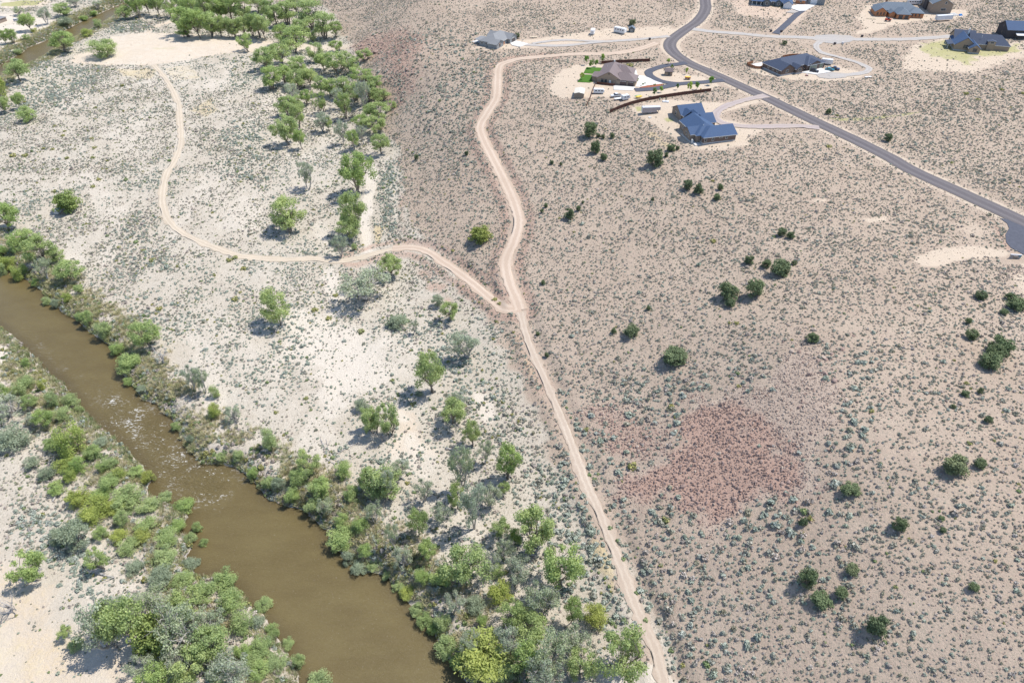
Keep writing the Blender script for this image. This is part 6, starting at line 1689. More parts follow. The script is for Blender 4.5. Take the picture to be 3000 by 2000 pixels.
def field(n, seed):
    """even random points over the land around the view"""
    r = np.random.default_rng(seed); t = r.random(n); a, b = .41, 70.0; c0 = a * 36**2 + b * 36; c1 = a * 700**2 + b * 700
    y = (-b + np.sqrt(b * b + 4 * a * (c0 + t * (c1 - c0)))) / (2 * a); x = (r.random(n) * 2 - 1) * (70 + .82 * y)
    return x, y, r
road_clear = [(np.array(l), w / 2) for _, w, _, l in ROADS]

def blocked(x, y, margin=.4):
    b = river_gap(x, y) < 1.0
    for L, h in road_clear:
        k = near(x, y, L, h + 2)
        if k.any(): b[k] |= poly_dist(x[k], y[k], L)[0] < h + margin
    for _, m, P in AREAS:
        k = near(x, y, P, 1)
        if k.any(): b[k] |= signed(x[k], y[k], P) < .3
    for P in house_clear:
        k = near(x, y, P, 2)
        if k.any(): b[k] |= signed(x[k], y[k], P) < .8
    return b
for P in (POINTS['trailer'], POINTS['van'], POINTS['pickup'], POINTS['camper'], POINTS['rv_a'], POINTS['rv_b'], POINTS['longtrailer'], POINTS['sign'], POINTS['tarp'], POINTS['wshed'], POINTS['hut']):
    house_clear.append([(P[0] - 5, P[1] - 3.5), (P[0] + 5, P[1] - 3.5), (P[0] + 5, P[1] + 3.5), (P[0] - 5, P[1] + 3.5)])
fx, fy, rr = field(900000, 3)
AREA = (700**2 - 36**2) * .82 + 2 * 70 * 664; dens = 900000 / AREA                      # points per square metre, roughly
fz = LAND(fx, fy); low = smooth(-21.0, -23.2, fz)
bare, dense, big, sandm, talus, yel = (patch_mask(k, fx, fy) for k in ('bare', 'dense', 'bigsage', 'sand', 'talus', 'yellow'))
sandm = np.maximum(sandm, sand_streaks(fx, fy, low))
n1 = fbm(fx / 14, fy / 14, 51); n2 = fbm(fx / 45, fy / 45, 52); n3 = fbm(fx / 5, fy / 5, 53)
want_up = 1.12 * (.45 + 1.1 * n1) * (1 - .25 * big) * smooth(.26, .56, .55 * n3 + .45 * n2 + .1)
want_low = 1.45 * smooth(.32, .62, .6 * n1 + .4 * n3) * (1 - .8 * sandm) + .10
bare = bare * (1 - .9 * dense)
want = want_up * (1 - low) + want_low * low
want = np.where(dense > .05, np.maximum(want, 1.2 * dense), want)
for n_, w_, m_, l_ in ROADS:
    if m_ in ('asphalt', 'gravel', 'pinkgravel', 'tar'):
        k = near(fx, fy, l_, 14); want[k] *= .25 + .75 * smooth(w_ / 2 + 2, w_ / 2 + 9, poly_dist(fx[k], fy[k], l_)[0])
want = want * (1 - .55 * smooth(300, 420, fy) * smooth(.5, .62, n2)) * (1 - bare) * (1 - .5 * yel * low) * (1 - .75 * talus)
keep = (rr.random(len(fx)) < want / dens) & ~blocked(fx, fy)
fx, fy, fz, low, big, dense, n1, n2 = (a[keep] for a in (fx, fy, fz, low, big, dense, n1, n2))
N = len(fx); r = rr.random(N)
idx = rr.integers(0, 6, N); idx = np.where(r < .36, rr.integers(6, 9, N), idx)
tealish = (rr.random(N) < .12 + .5 * low * smooth(.4, .6, n2) + .5 * dense + .35 * big); idx = np.where(tealish, rr.integers(9, 13, N), idx)
idx = np.where((rr.random(N) < .006 + .022 * low), 13, idx); idx = np.where(rr.random(N) < .007 + .06 * low, 14, idx)
s = np.exp(rr.normal(0, .36, N)) * (.61 + .02 * low + 1.1 * big * rr.random(N) ** 2 + .35 * dense); s = np.clip(s, .3, 2.4) * np.where(idx < 9, 1, 1.15)
scl = np.stack([s * rr.uniform(.85, 1.25, N), s * rr.uniform(.85, 1.25, N), s * rr.uniform(.75, 1.1, N)], -1)
rot = np.stack([rr.normal(0, .06, N), rr.normal(0, .06, N), rr.uniform(0, 6.28, N)], -1)
P = np.stack([fx, fy, fz - .03], -1)
# the shrubs that show largest become objects of their own
dep = fy * .766 + (130 - fz) * .643; u = fx / dep; v = (fy * .643 - (130 - fz) * .766) / dep
show = np.where((np.abs(u) < .74) & (np.abs(v) < .49), s / dep, 0)
order = np.argsort(-show); one, rest = order[:296], order[296:]
TX = np.array([(t[2], t[3]) for t in TREES]); TZ = [t[0] for t in TREES]
def shrub_words(x, y, z, i):
    kind = 'grey-green sagebrush' if i < 6 else 'dry grey brush' if i < 9 else 'large blue-green sagebrush' if i < 13 else 'yellow-green rabbitbrush' if i == 13 else 'green shrub'
    if patch_mask('talus', np.array([x]), np.array([y]))[0] > .1: w = 'on the red talus'
    elif patch_mask('bigsage', np.array([x]), np.array([y]))[0] > .3: w = 'beside the red talus slope' if y > 130 else 'on the lower slope right of the sandy track'
    elif np.hypot(TX[:, 0] - x, TX[:, 1] - y).min() < 14: w = ZONES[TZ[int(np.hypot(TX[:, 0] - x, TX[:, 1] - y).argmin())]]
    elif z > -19: w = 'on the open hillside'
    elif x < -40 and river_gap(np.array([x]), np.array([y]))[0] < 30 and x < -60 + .1 * y: w = 'near the river'
    else: w = 'on the sandy valley floor'
    return f'{kind} mound {w}'
for j in one:
    o = bpy.data.objects.new('sagebrush' if idx[j] < 13 and not 6 <= idx[j] < 9 else 'shrub', SAGE_OB[idx[j]].data); o.location = P[j]; o.rotation_euler = rot[j]; o.scale = scl[j]; link(o)
    L = shrub_words(fx[j], fy[j], fz[j], idx[j]); tag(o, L, 'shrub', L.replace(' mound', ' mounds'))
for k, (kind, w, x, y) in enumerate(BUSHES):
    o = bpy.data.objects.new('rabbitbrush' if kind == 'y' else 'green_shrub', SAGE_OB[13 if kind == 'y' else 14].data); z = float(LAND(x, y)[0]); o.location = (x, y, z - .03); o.rotation_euler = (0, 0, k * 1.7); o.scale = (w, w, w * .75); link(o)
    L = ('yellow-green rabbitbrush mound ' if kind == 'y' else 'bright green shrub ') + ('on the sandy valley floor among sage' if z < -20 and kind == 'y' else 'on the hill country above the valley' if kind == 'y' else 'along the sandy track')
    tag(o, L, 'shrub', L.replace('mound', 'mounds'))
scatter('sagebrush_scrub', SAGE, P[rest], idx[rest], scl[rest], rot[rest], 'grey-green sagebrush and dry brush covering hillside and valley floor', 'sagebrush')

# low tufts and seedlings between the shrubs
fx, fy, rr = field(300000, 9); fz = LAND(fx, fy); low = smooth(-21.0, -23.2, fz); bare = patch_mask('bare', fx, fy)
keep = (fy < 420) & (rr.random(len(fx)) < (.55 - .25 * low) * (1 - 1.03 * bare)); keep[keep] &= ~blocked(fx[keep], fy[keep])
fx, fy, fz = fx[keep], fy[keep], fz[keep]; N = len(fx); s = rr.uniform(.16, .42, N)
scatter('seedling_scrub', SAGE, np.stack([fx, fy, fz - .01], -1), np.where(rr.random(N) < .5, rr.integers(0, 6, N), rr.integers(6, 9, N)), np.stack([s * 1.2, s * 1.2, s], -1), np.stack([s * 0, s * 0, rr.uniform(0, 6.28, N)], -1), 'tiny sagebrush seedlings and dry tufts scattered over the soil', 'seedlings')

# ---------------------------------------------------------------- grass along the river
def tuft(name, seed, mat, n=26, spread=.35, h=.8):
    rng = np.random.default_rng(seed); V = []; T = []
    for k in range(n):
        a = rng.uniform(0, 6.28); q = spread * math.sqrt(rng.random()); b = np.array([q * math.cos(a), q * math.sin(a), 0]); d = np.array([math.cos(a), math.sin(a), 0]) * rng.uniform(.1, .45)
        w = np.array([-math.sin(a), math.cos(a), 0]) * .035; hh = h * rng.uniform(.5, 1)
        V += [b - w, b + w, b + w * .4 + d + (0, 0, hh), b - w * .4 + d + (0, 0, hh)]; T += [rng.random()] * 4
    return leafy(name, [(np.array(V), np.arange(4 * n).reshape(-1, 4), np.array(T))], mat)
GR = bpy.data.collections.new('bank_grass')
for i in range(6): GR.objects.link(bpy.data.objects.new(f'tuft_{i}', tuft(f'tuft_{i}', 60 + i, M['straw' if i < 3 else 'reed'])))
fx, fy, rr = field(900000, 12); k = near(fx, fy, RIVER[0] + RIVER[1], 20); fx, fy = fx[k], fy[k]; rg = river_gap(fx, fy)
fz = LAND(fx, fy); g = fbm(fx / 7, fy / 7, 71)
k = (rg > .4) & (rg < 17) & (rr.random(len(fx)) < 1.6 * smooth(.33, .55, g + .28 * smooth(6, 0, rg)) * smooth(17, 5, rg)) & (fz > WATER_Z + .05)
fx, fy, fz, rg = fx[k], fy[k], fz[k], rg[k]; N = len(fx); s = rr.uniform(.8, 2.0, N)
scatter('riverbank_grass', GR, np.stack([fx, fy, fz - .02], -1), np.where(rr.random(N) < .25 + .5 * smooth(6, 1, rg), rr.integers(3, 6, N), rr.integers(0, 3, N)), np.stack([s, s, s * rr.uniform(.6, 1.1, N)], -1), np.stack([s * 0, s * 0, rr.uniform(0, 6.28, N)], -1), 'straw and green grass tufts along the river banks', 'grass')

fx, fy, rr = field(420000, 14); k = near(fx, fy, RIVER[0] + RIVER[1], 20); fx, fy = fx[k], fy[k]; rg = river_gap(fx, fy); g = fbm(fx / 8, fy / 8, 73)
fz = LAND(fx, fy); k = (rg > .2) & (rg < 13) & (fz > WATER_Z) & (rr.random(len(fx)) < .9 * smooth(.36, .58, g + .14 * smooth(5, 0, rg)) * smooth(13, 6, rg)); k[k] &= ~blocked(fx[k], fy[k], .5)
fx, fy, fz, rg = fx[k], fy[k], fz[k], rg[k]; N = len(fx); s = rr.uniform(.7, 2.0, N); q = rr.random(N)
scatter('riverbank_scrub', SAGE, np.stack([fx, fy, fz - .03], -1), np.where(q < .42, 14, np.where(q < .55, 13, np.where(q < .78, rr.integers(9, 13, N), rr.integers(6, 9, N)))), np.stack([s, s, s * rr.uniform(.9, 1.5, N)], -1), np.stack([s * 0, s * 0, rr.uniform(0, 6.28, N)], -1), 'green and grey scrub crowding the river banks', 'scrub')

# ---------------------------------------------------------------- stones
def rock_mesh(name, seed, mat, sub=1, flat=.6):
    import bmesh
    rng = np.random.default_rng(seed); bm = bmesh.new(); bmesh.ops.create_icosphere(bm, subdivisions=sub, radius=.5)
    ax = rng.uniform(.65, 1.25, 3) * (1, 1, flat)
    for v in bm.verts:
        c = np.array(v.co); c = c * ax * (1 + rng.normal(0, .13)); v.co = c
    for _ in range(4):
        n = Vector(rng.normal(0, 1, 3)).normalized(); d = rng.uniform(.28, .4)
        for v in bm.verts:
            e = v.co.dot(n) - d
            if e > 0: v.co -= n * e
    me = bpy.data.meshes.new(name); bm.to_mesh(me); bm.free(); me.materials.append(M[mat]); return me
ST = bpy.data.collections.new('stones')
for i in range(6): ST.objects.link(bpy.data.objects.new(f'stone_{i}', rock_mesh(f'stone_{i}', 40 + i, 'rock' if i < 3 else 'pale_rock')))
CB = bpy.data.collections.new('cobbles')
for i in range(4): CB.objects.link(bpy.data.objects.new(f'cobble_{i}', rock_mesh(f'cobble_{i}', 50 + i, 'cobble', 1, .7)))
fx, fy, rr = field(3400000, 15); k = near(fx, fy, PATCHES['bigsage'][0][0] + PATCHES['talus'][2][0], 20); fx, fy = fx[k], fy[k]; t = patch_mask('talus', fx, fy); up = patch_mask('bigsage', fx, fy)
k = (rr.random(len(fx)) < (4.2 * smooth(.05, .9, t) + .14 * up) * AREA / 3400000); fx, fy, t = fx[k], fy[k], t[k]; k = ~blocked(fx, fy); fx, fy, t = fx[k], fy[k], t[k]
fz = LAND(fx, fy); N = len(fx); s = np.clip(np.exp(rr.normal(-.78, .40, N)), .22, 1.6)
scatter('talus_stones', ST, np.stack([fx, fy, fz + s * .08], -1), np.where(rr.random(N) < .12 + .85 * smooth(.1, .8, patch_mask('redsoil', fx, fy)), rr.integers(0, 3, N), rr.integers(3, 6, N)), np.stack([s, s, s * .9], -1), rr.uniform(0, 6.28, (N, 3)), 'loose red-brown talus stones covering the steep slope', 'stones')
fx, fy, rr = field(500000, 18); z = LAND(fx[:0], fy[:0]) if 0 else None
k = near(fx, fy, RIVER[1], 12); fx, fy = fx[k], fy[k]; rg = river_gap(fx, fy); g = fbm(fx / 9, fy / 9, 75)
k = (rg > -1.0) & (rg < 8) & (rr.random(len(fx)) < 1.4 * smooth(.40, .6, g) * smooth(8, 2, rg)); fx, fy = fx[k], fy[k]; fz = LAND(fx, fy); N = len(fx); s = np.clip(np.exp(rr.normal(-1.15, .4, N)), .15, .9)
scatter('river_cobbles', CB, np.stack([fx, fy, fz + s * .1], -1), rr.integers(0, 4, N), np.stack([s, s, s * .8], -1), rr.uniform(0, 6.28, (N, 3)), 'grey cobbles along the river edge', 'stones')

fx, fy, rr = field(900000, 19); t = patch_mask('rubble', fx, fy); k = t > .3; fx, fy = fx[k], fy[k]; k = ~blocked(fx, fy); fx, fy = fx[k], fy[k]; fz = LAND(fx, fy); N = len(fx); s = rr.uniform(.3, 1.0, N)
scatter('rock_rubble', ST, np.stack([fx, fy, fz + s * .1], -1), rr.integers(4, 6, N), np.stack([s, s, s * .8], -1), rr.uniform(0, 6.28, (N, 3)), 'pale broken rock dumped below the entry sign', 'stones')

fx, fy, rr = field(520000, 23); k = (fy < 330) & (fx > -60); fx, fy = fx[k], fy[k]; fz = LAND(fx, fy); k = (fz > -21.5) & (rr.random(len(fx)) < .75 * smooth(.4, .65, fbm(fx / 16, fy / 16, 81)) * smooth(330, 240, fy)); k[k] &= ~blocked(fx[k], fy[k])
fx, fy, fz = fx[k], fy[k], fz[k]; N = len(fx); s = np.clip(np.exp(rr.normal(-1.35, .4, N)), .14, .8)
scatter('slope_stones', ST, np.stack([fx, fy, fz + s * .05], -1), rr.integers(0, 6, N), np.stack([s, s, s * .8], -1), rr.uniform(0, 6.28, (N, 3)), 'small loose stones scattered over the hillside soil', 'stones')
# ---------------------------------------------------------------- vehicles and small things
def root_at(name, p, deg, label, cat, group=None):
    return tag(empty(name, (p[0], p[1], float(LAND(p[0], p[1])[0]) + .06), math.radians(deg)), label, cat, group)
def wheels(root, xs, half, r=.36, w=.24):
    for x in xs:
        for s_ in (-1, 1):
            t = MB().cyl_y(x, r, s_ * half - w / 2, s_ * half + w / 2, r, 14).build('wheel', M['rubber'], root)
            MB().cyl_y(x, r, s_ * half - w / 2 - .01, s_ * half + w / 2 + .01, r * .55, 10).build('rim', M['silver'], t)
def car(name, p, deg, label, cat, paint, style):
    root = root_at(name, p, deg, label, cat)
    L, wd = (5.6, .98) if style == 'pickup' else (4.7, .94)
    prof = {'pickup': [(-2.8, .45), (2.7, .45), (2.8, .75), (2.7, 1.02), (1.25, 1.12), (-2.75, 1.12), (-2.8, .9)], 'suv': [(-2.3, .42), (2.3, .42), (2.38, .75), (2.25, .98), (1.1, 1.08), (-2.3, 1.1), (-2.38, .8)], 'sedan': [(-2.4, .38), (2.35, .38), (2.45, .65), (2.3, .85), (1.1, .95), (-2.3, .95), (-2.45, .75)]}[style]
    b = MB().prism(prof, -wd, wd).build('body', M[paint], root)
    cab = {'pickup': [(-.9, 1.12), (1.25, 1.12), (.5, 1.78), (-.75, 1.82)], 'suv': [(-2.25, 1.08), (1.1, 1.08), (.4, 1.72), (-2.05, 1.74)], 'sedan': [(-1.9, .95), (1.1, .95), (.3, 1.42), (-1.2, 1.44)]}[style]
    def shrink(z): return wd * (.94 - .16 * max(0, (z - .95)))
    n = len(cab); v = [(x, -shrink(z), z) for x, z in cab] + [(x, shrink(z), z) for x, z in cab]
    c = MB().add(v, [tuple(range(n)), tuple(range(2*n-1, n-1, -1))] + [((i+1) % n, i, n+i, n+(i+1) % n) for i in range(n)]).build('cabin', M['glass'], root)
    (x3, z3), (x2, z2) = cab[3], cab[2]; MB().box(x3 - .03, x2 + .03, -shrink(z2) - .02, shrink(z2) + .02, z2 - .06, z2 + .06).build('roof', M[paint], c)
    if style == 'pickup': MB().box(-2.65, -1.0, -.82, .82, 1.0, 1.125).build('bed_floor', M['rubber'], b)
    for s_ in (-.6, .6): MB().box(L / 2 - .12, L / 2 + .0, s_ - .18, s_ + .18, .68, .88).build('headlight', M['silver'], b)
    wheels(root, (-L * .31, L * .31), wd - .1); return root
def caravan(name, p, deg, label, cat, L=6.5, wd=1.2, h=2.5, paint='white_paint', nose=.5, axles=(-.5, .5), windows=3, lift=.55, hitch=True):
    root = root_at(name, p, deg, label, cat); a, b = -L / 2, L / 2
    MB().prism([(a, lift), (b - nose, lift), (b, lift + .5), (b, lift + h - .6), (b - nose * .6, lift + h), (a + .15, lift + h), (a, lift + h - .15)], -wd, wd).build('body', M[paint], root)
    for q in range(windows):
        x = a + L * (q + .8) / (windows + .6)
        for s_ in (-1, 1):
            f = MB().box(x - .45, x + .45, s_ * (wd + .0) - .03, s_ * wd + .03, lift + h * .5, lift + h * .74).build('window', M['glass'], root)
    MB().box(a - .03, a + .0, -.5, .5, lift + .3, lift + h * .75).build('rear_panel', M['silver'], root)
    if hitch: MB().box(b - .1, b + 1.1, -.06, .06, lift - .05, lift + .08).build('hitch', M['dark_trim'], root)
    wheels(root, axles, wd - .12, .34, .22); return root

# tan-house yard
caravan('camper_van', POINTS['van'], -4, 'white camper van parked by the wire fence below the tan house', 'van', 5.6, .98, 2.0, nose=.9, axles=(-1.7, 1.6), hitch=False, lift=.4)
car('pickup_truck', POINTS['pickup'], 192, 'white pickup truck with red load parked below the tan house', 'pickup', 'white_paint', 'pickup')
r = root_at('flatbed_trailer', POINTS['flatbed'], 20, 'low white flatbed trailer between pickup and small camper', 'trailer')
MB().box(-2.3, 2.3, -.95, .95, .55, .68).build('deck', M['white_paint'], r); MB().box(2.3, 3.4, -.05, .05, .5, .6).build('hitch', M['dark_trim'], r); wheels(r, (-.6, .3), 1.0, .3, .2)
caravan('travel_trailer', POINTS['camper'], 25, 'small rounded white camper behind the flatbed trailer', 'camper', 4.2, 1.0, 2.0, nose=1.0, axles=(-.2,), windows=2)
r = root_at('kayak_rack', POINTS['kayaks'], 24, 'yellow and green kayaks on a rack near the dark fence', 'kayak rack')
for k, (m_, y) in enumerate((('yellow', -.75), ('yellow', .1), ('greenp', .85))):
    MB().tube([(-2.0, y, 1.0), (-1.2, y, .95), (0, y, .92), (1.2, y, .95), (2.0, y, 1.0)], [.05, .28, .36, .28, .05], 8).build('kayak', M[m_], r)
for x in (-1, 1): MB().box(x - .05, x + .05, -1.1, 1.2, .45, .55).build('bar', M['dark_trim'], r); MB().box(x - .05, x + .05, -.05, .15, -.1, .5).build('leg', M['dark_trim'], r)
# the gooseneck trailer by the blue house
r = root_at('cargo_trailer', POINTS['trailer'], 5, 'long grey enclosed gooseneck trailer left of the blue-roofed house', 'trailer')
MB().prism([(-4.4, .55), (2.6, .55), (2.9, 1.6), (4.6, 1.6), (4.6, 3.0), (4.5, 3.05), (-4.3, 3.05), (-4.4, 2.9)], -1.22, 1.22).build('body', M['pinkgrey'], r)
MB().box(-4.35, 4.55, -1.18, 1.18, 3.05, 3.12).build('roof', M['silver'], r); MB().box(-4.45, -4.4, -1.1, 1.1, .6, 2.95).build('rear_door', M['white_paint'], r); MB().box(3.9, 4.1, -.08, .08, .4, 1.6).build('gooseneck', M['dark_trim'], r)
wheels(r, (-1.3, -.4), 1.14, .4, .25); MB().box(-1.9, .2, -1.26, -1.2, .8, .95).build('fender', M['silver'], r)
# vehicles at the navy house
car('suv', POINTS['suv'], -30, 'black suv on the white concrete before the olive garage doors', 'suv', 'black_paint', 'suv')
car('sedan', POINTS['teal'], -24, 'teal car on the white concrete beside the dark pickup', 'car', 'teal_paint', 'sedan')
car('pickup_truck', POINTS['dark'], -24, 'navy blue pickup beside the teal car', 'pickup', 'navy_paint', 'pickup')
caravan('cargo_trailer', POINTS['box'], -20, 'white boxy cargo trailer behind the teal car', 'trailer', 6.0, 1.15, 2.4, nose=.2, windows=0)
# campers on the rim
caravan('travel_trailer', POINTS['rv_a'], 75, 'narrow white camper seen end-on beyond the looped drive', 'camper', 5.2, 1.15, 2.5, nose=.3, windows=2)
caravan('travel_trailer', POINTS['rv_b'], -38, 'large white motorhome parked beside the dark storage hut', 'motorhome', 8.0, 1.25, 2.9, nose=.3, windows=4, axles=(-1.8, 2.4), hitch=False)
# building site
caravan('semi_trailer', POINTS['longtrailer'], 11, 'long white semi-trailer in front of the tall workshop', 'trailer', 11.5, 1.3, 2.7, nose=.1, windows=0, axles=(-4.2, -3.1), lift=1.0)
caravan('travel_trailer', POINTS['travel'], -2, 'white travel trailer on the grass behind the unfinished house', 'camper', 9.5, 1.25, 2.6, nose=.4, windows=5, axles=(-.5, .5))
r = root_at('telehandler', POINTS['machine'], -10, 'red forklift machine in front of the unfinished house', 'machine')
MB().box(-1.8, 1.8, -.9, .9, .7, 1.5, .1).build('body', M['red_steel'], r); MB().box(-.6, .7, -.85, .0, 1.5, 2.4, .08).build('cabin', M['glass'], r); MB().tube([(-1.6, .5, 1.7), (2.8, .5, 1.3)], [.2, .16], 6).build('boom', M['red_steel'], r); wheels(r, (-1.2, 1.2), .95, .5, .35)
for nm, deg, lab in (('lumber_a', -14, 'pale lumber stack left of the red machine'), ('lumber_b', -6, 'pale lumber stack nearest the camera on the building site')):
    r = root_at('lumber_stack', POINTS[nm], deg, lab, 'lumber')
    for k in range(4): MB().box(-3 + .2 * k, 3 - .1 * k, -.9 + .45 * k, -.5 + .45 * k, 0, .25 + .07 * (k % 2)).build('board_bundle', M['lumber'], r)
r = root_at('lumber_stack', POINTS['pileb'], 15, 'long white beams strewn right of the tall workshop', 'lumber')
for k in range(6): MB().box(-4 + .5 * k, 3 + .3 * k, -3 + 1.1 * k, -2.5 + 1.1 * k, 0, .3).build('beam', M['trim'], r)
r = root_at('blue_tank', POINTS['propane'], 20, 'small blue covered heap at the edge of the building site', 'tarp')
MB().box(-1.2, 1.2, -.7, .7, -.1, .9, .25).build('cover', M['blue_tarp'], r); MB().box(-1.4, 1.4, -.85, .85, -.15, .08).build('skirt', M['blue_tarp'], r)
r = root_at('beam_rack', POINTS['beams'], -8, 'orange timber beams propped beside the tan house', 'lumber')
for k in range(4): MB().box(-4, 4 - .6 * k, -.6 + .4 * k, -.35 + .4 * k, .5 + .1 * k, .7 + .1 * k).build('beam', M['lumber'], r)
for x in (-3, 2.6): MB().box(x - .1, x + .1, -.8, 1.0, -.1, .5).build('support', M['trim'], r)
# roadside boxes
for nm, lab in (('boxa', 'dark bin left of the foot of the black driveway'), ('boxb', 'dark bin right of the foot of the black driveway'), ('boxc', 'dark bin at the lower edge of the gravel turnaround'), ('boxd', 'dark bin at the right end of the gravel turnaround'), ('boxe', 'pale bin beside the dark bin below the gravel turnaround'), ('boxf', 'dark box on the verge of the looped gravel drive')):
    r = root_at('trash_bin', POINTS[nm], 15, lab, 'bin', 'bins by the gravel road'); pale = nm == 'boxe'
    MB().box(-.5, .5, -.5, .5, .1, 1.15, -.06).build('body', M['silver' if pale else 'black_paint'], r); MB().box(-.6, .6, -.6, .6, 1.15, 1.25, .08).build('lid', M['silver' if pale else 'dark_trim'], r)
    for s_ in (-.4, .4): MB().cyl_y(-.4, .14, s_ - .05, s_ + .05, .14, 8).build('wheel', M['rubber'], r)
# entry sign near the road end
r = root_at('entry_sign', POINTS['sign'], -6, 'low stone entry sign with teal panel at the road end', 'sign')
MB().box(-3.3, -1.4, -.4, .4, -.2, 1.9, .05).build('stone_pier', M['cobble'], r); MB().box(1.4, 3.2, -.4, .4, -.2, 1.9, .05).build('stone_pier', M['cobble'], r)
MB().box(-1.4, 1.4, -.3, .3, -.2, 1.35).build('wall', M['tan_wall'], r); MB().box(-3.4, 3.3, -.45, .45, 1.9, 2.35).build('lintel', M['navy_paint'], r); MB().box(-3.5, 3.4, -.5, .5, 2.35, 2.47).build('cap', M['silver'], r)
MB().box(1.9, 3.1, -.47, -.41, 1.1, 2.2).build('teal_panel', M['teal_paint'], r); MB().box(-1.2, 1.3, -.36, -.3, 1.36, 1.7).build('name_board', M['trim'], r); r.scale = (.54, .54, .62)
r = root_at('camper_shell', POINTS['tarp'], 82, 'white trailer with blue tarp half hidden by the lone olive juniper', 'trailer')
MB().prism([(-2.3, .4), (2.3, .4), (2.3, 1.7), (1.9, 2.1), (-2.2, 2.1), (-2.3, 1.9)], -1.0, 1.0).build('body', M['white_paint'], r); MB().box(-.4, 1.6, -1.03, .4, 1.3, 2.14).build('tarp', M['blue_tarp'], r); wheels(r, (0,), .95, .33, .2)
# yard odds and ends
r = root_at('wagon', POINTS['wagon'], -8, 'old wooden ore wagon inside the driveway loop', 'wagon')
MB().box(-1.4, 1.4, -.8, .8, .5, 1.3, -.12).build('bed', M['sheathing'], r); MB().box(-1.3, 1.3, -.7, .7, 1.3, 1.42).build('load', M['yellow'], r); wheels(r, (-.9, .9), .85, .45, .14)
r = root_at('landscape_rock', POINTS['lander'], 0, 'rusty yellow ornament beside the dark fence end', 'ornament')
MB().box(-.9, .9, -.6, .6, -.1, .8, .3).build('base', M['red_steel'], r); MB().box(-.35, .35, -.3, .3, .8, 1.5, .12).build('top', M['yellow'], r)
r = root_at('dinghy', POINTS['boat'], 10, 'small white boat on the scrub below the curving drive', 'boat')
MB().add([(-1.9, -.6, .5), (1.2, -.7, .5), (2.1, 0, .6), (1.2, .7, .5), (-1.9, .6, .5), (-1.7, -.3, 0), (1, -.3, 0), (1.6, 0, .1), (1, .3, 0), (-1.7, .3, 0)], [(0, 1, 2, 3, 4), (9, 8, 7, 6, 5), (0, 5, 6, 1), (1, 6, 7, 2), (2, 7, 8, 3), (3, 8, 9, 4), (4, 9, 5, 0)]).build('hull', M['white_paint'], r); MB().box(-.3, .1, -.55, .55, .5, .58).build('thwart', M['lumber'], r)
r = root_at('septic_lid', POINTS['septic'], -12, 'white concrete slab on the pad behind the grey gooseneck trailer', 'slab')
MB().box(-1.6, 1.6, -.9, .9, -.2, .45, .04).build('slab', M['white_paint'], r); MB().box(-.5, .5, -.4, .4, .45, .55).build('lid', M['silver'], r)
r = root_at('hay_bale_stack', POINTS['hay'], 4, 'pale rectangular stack beside the looped drive', 'stack')
for k in range(3): MB().box(-2.2 + 1.5 * k, -.75 + 1.5 * k, -.6, .6, -.1, .75).build('bale', M['lumber'], r)
for nm, deg, lab, paint, st in (('cartl', 8, 'white car beside the riverside house at the upper left', 'white_paint', 'suv'), ('cartl2', 8, 'blue car beside the white car by the riverside house', 'teal_paint', 'sedan')):
    car('parked_car', POINTS[nm], deg, lab, 'car', paint, st)
r = root_at('toy_cart', POINTS['trash'], 10, 'small red and white cart on the dirt before the navy-roofed house', 'cart')
MB().box(-.7, .7, -.4, .4, .25, .55).build('body', M['red_steel'], r); MB().box(-.3, .5, -.3, .3, .55, .85).build('seat', M['white_paint'], r); wheels(r, (-.5, .5), .4, .2, .12)
r = root_at('pallet', POINTS['pallet'], 12, 'pale square pallet below the grey gooseneck trailer', 'pallet')
for k in range(4): MB().box(-.7, .7, -.7 + .4 * k, -.45 + .4 * k, .1, .16).build('slat', M['trim'], r)
for y in (-.6, .6): MB().box(-.65, .65, y - .08, y + .08, -.05, .1).build('bearer', M['trim'], r)
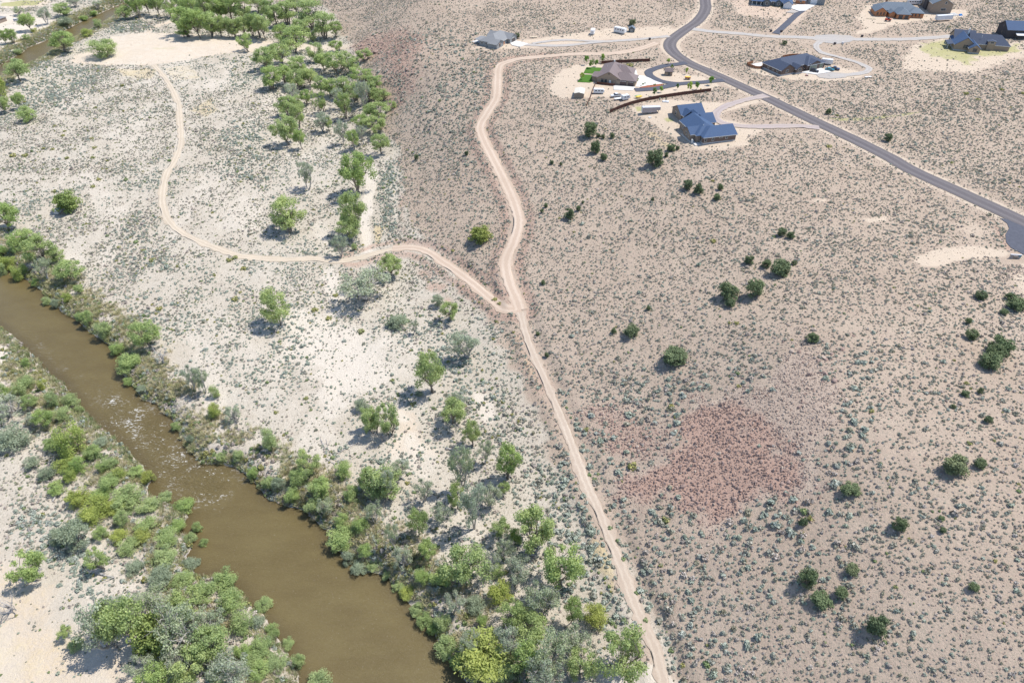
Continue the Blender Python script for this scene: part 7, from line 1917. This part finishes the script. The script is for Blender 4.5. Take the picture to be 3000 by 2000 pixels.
# planting bed of the tan house
rngb = np.random.default_rng(4)
for k, (u, v, w) in enumerate([(66.5, 373.5, 1.6), (70.2, 368.6, 1.7), (71.6, 370.2, 1.3), (69, 366.9, 1.0), (76.5, 367.3, 1.8), (79.8, 367.6, 1.1), (81, 368.4, .9), (74.2, 366.8, 1.0), (68.6, 377.0, 2.0), (66.2, 379.0, 1.8)]):
    z = float(LAND(u, v)[0]); o = bpy.data.objects.new('garden_shrub', SAGE_OB[14].data if k != 4 else SAGE_OB[13].data); o.location = (u, v, z + .1); o.scale = (w, w, w); o.rotation_euler = (0, 0, k); link(o)
    tag(o, f'rounded garden shrub, {ORD[k]} along the concrete drive of the tan house', 'shrub', 'garden shrubs along the concrete drive')
o = bpy.data.objects.new('garden_shrub', SAGE_OB[13].data); o.location = (67.8, 374.6, .1); o.scale = (1.8, 1.8, 1.7); link(o); tag(o, 'bright yellow shrub at the driveway corner of the tan house', 'shrub')
o = bpy.data.objects.new('forsythia_bush', SAGE_OB[13].data); o.location = (66.5, 398.0, 0); o.scale = (4.6, 4.2, 4.0); link(o); tag(o, 'large bright yellow bush behind the brown roof', 'bush')
# boulders of the bluff and the hill brow
for k in range(60):
    rng = np.random.default_rng(3000 + k); P_ = np.array(PATCHES['talus'][2][0] if k < 46 else PATCHES['talus'][3][0]); lo, hi = P_.min(0), P_.max(0)
    for _ in range(50):
        q = lo + (hi - lo) * rng.random(2)
        if inside(q[:1], q[1:], P_)[0]: break
    s_ = rng.uniform(1.2, 3.6 if k < 46 else 1.9); z = float(LAND(q[0], q[1])[0])
    o = bpy.data.objects.new('boulder', rock_mesh('boulder', 3000 + k, 'rock' if k % 3 else 'pale_rock', 2, .75)); o.location = (q[0], q[1], z + .12 * s_); o.scale = (s_, s_ * rng.uniform(.6, 1), s_ * rng.uniform(.6, 1)); o.rotation_euler = (0, 0, rng.uniform(0, 6)); link(o)
    L = 'reddish boulder on the rocky bluff above the cottonwood wood' if k < 46 else 'brown boulder on the rocky brow above the talus'
    tag(o, L, 'boulder', L.replace('boulder', 'boulders'))
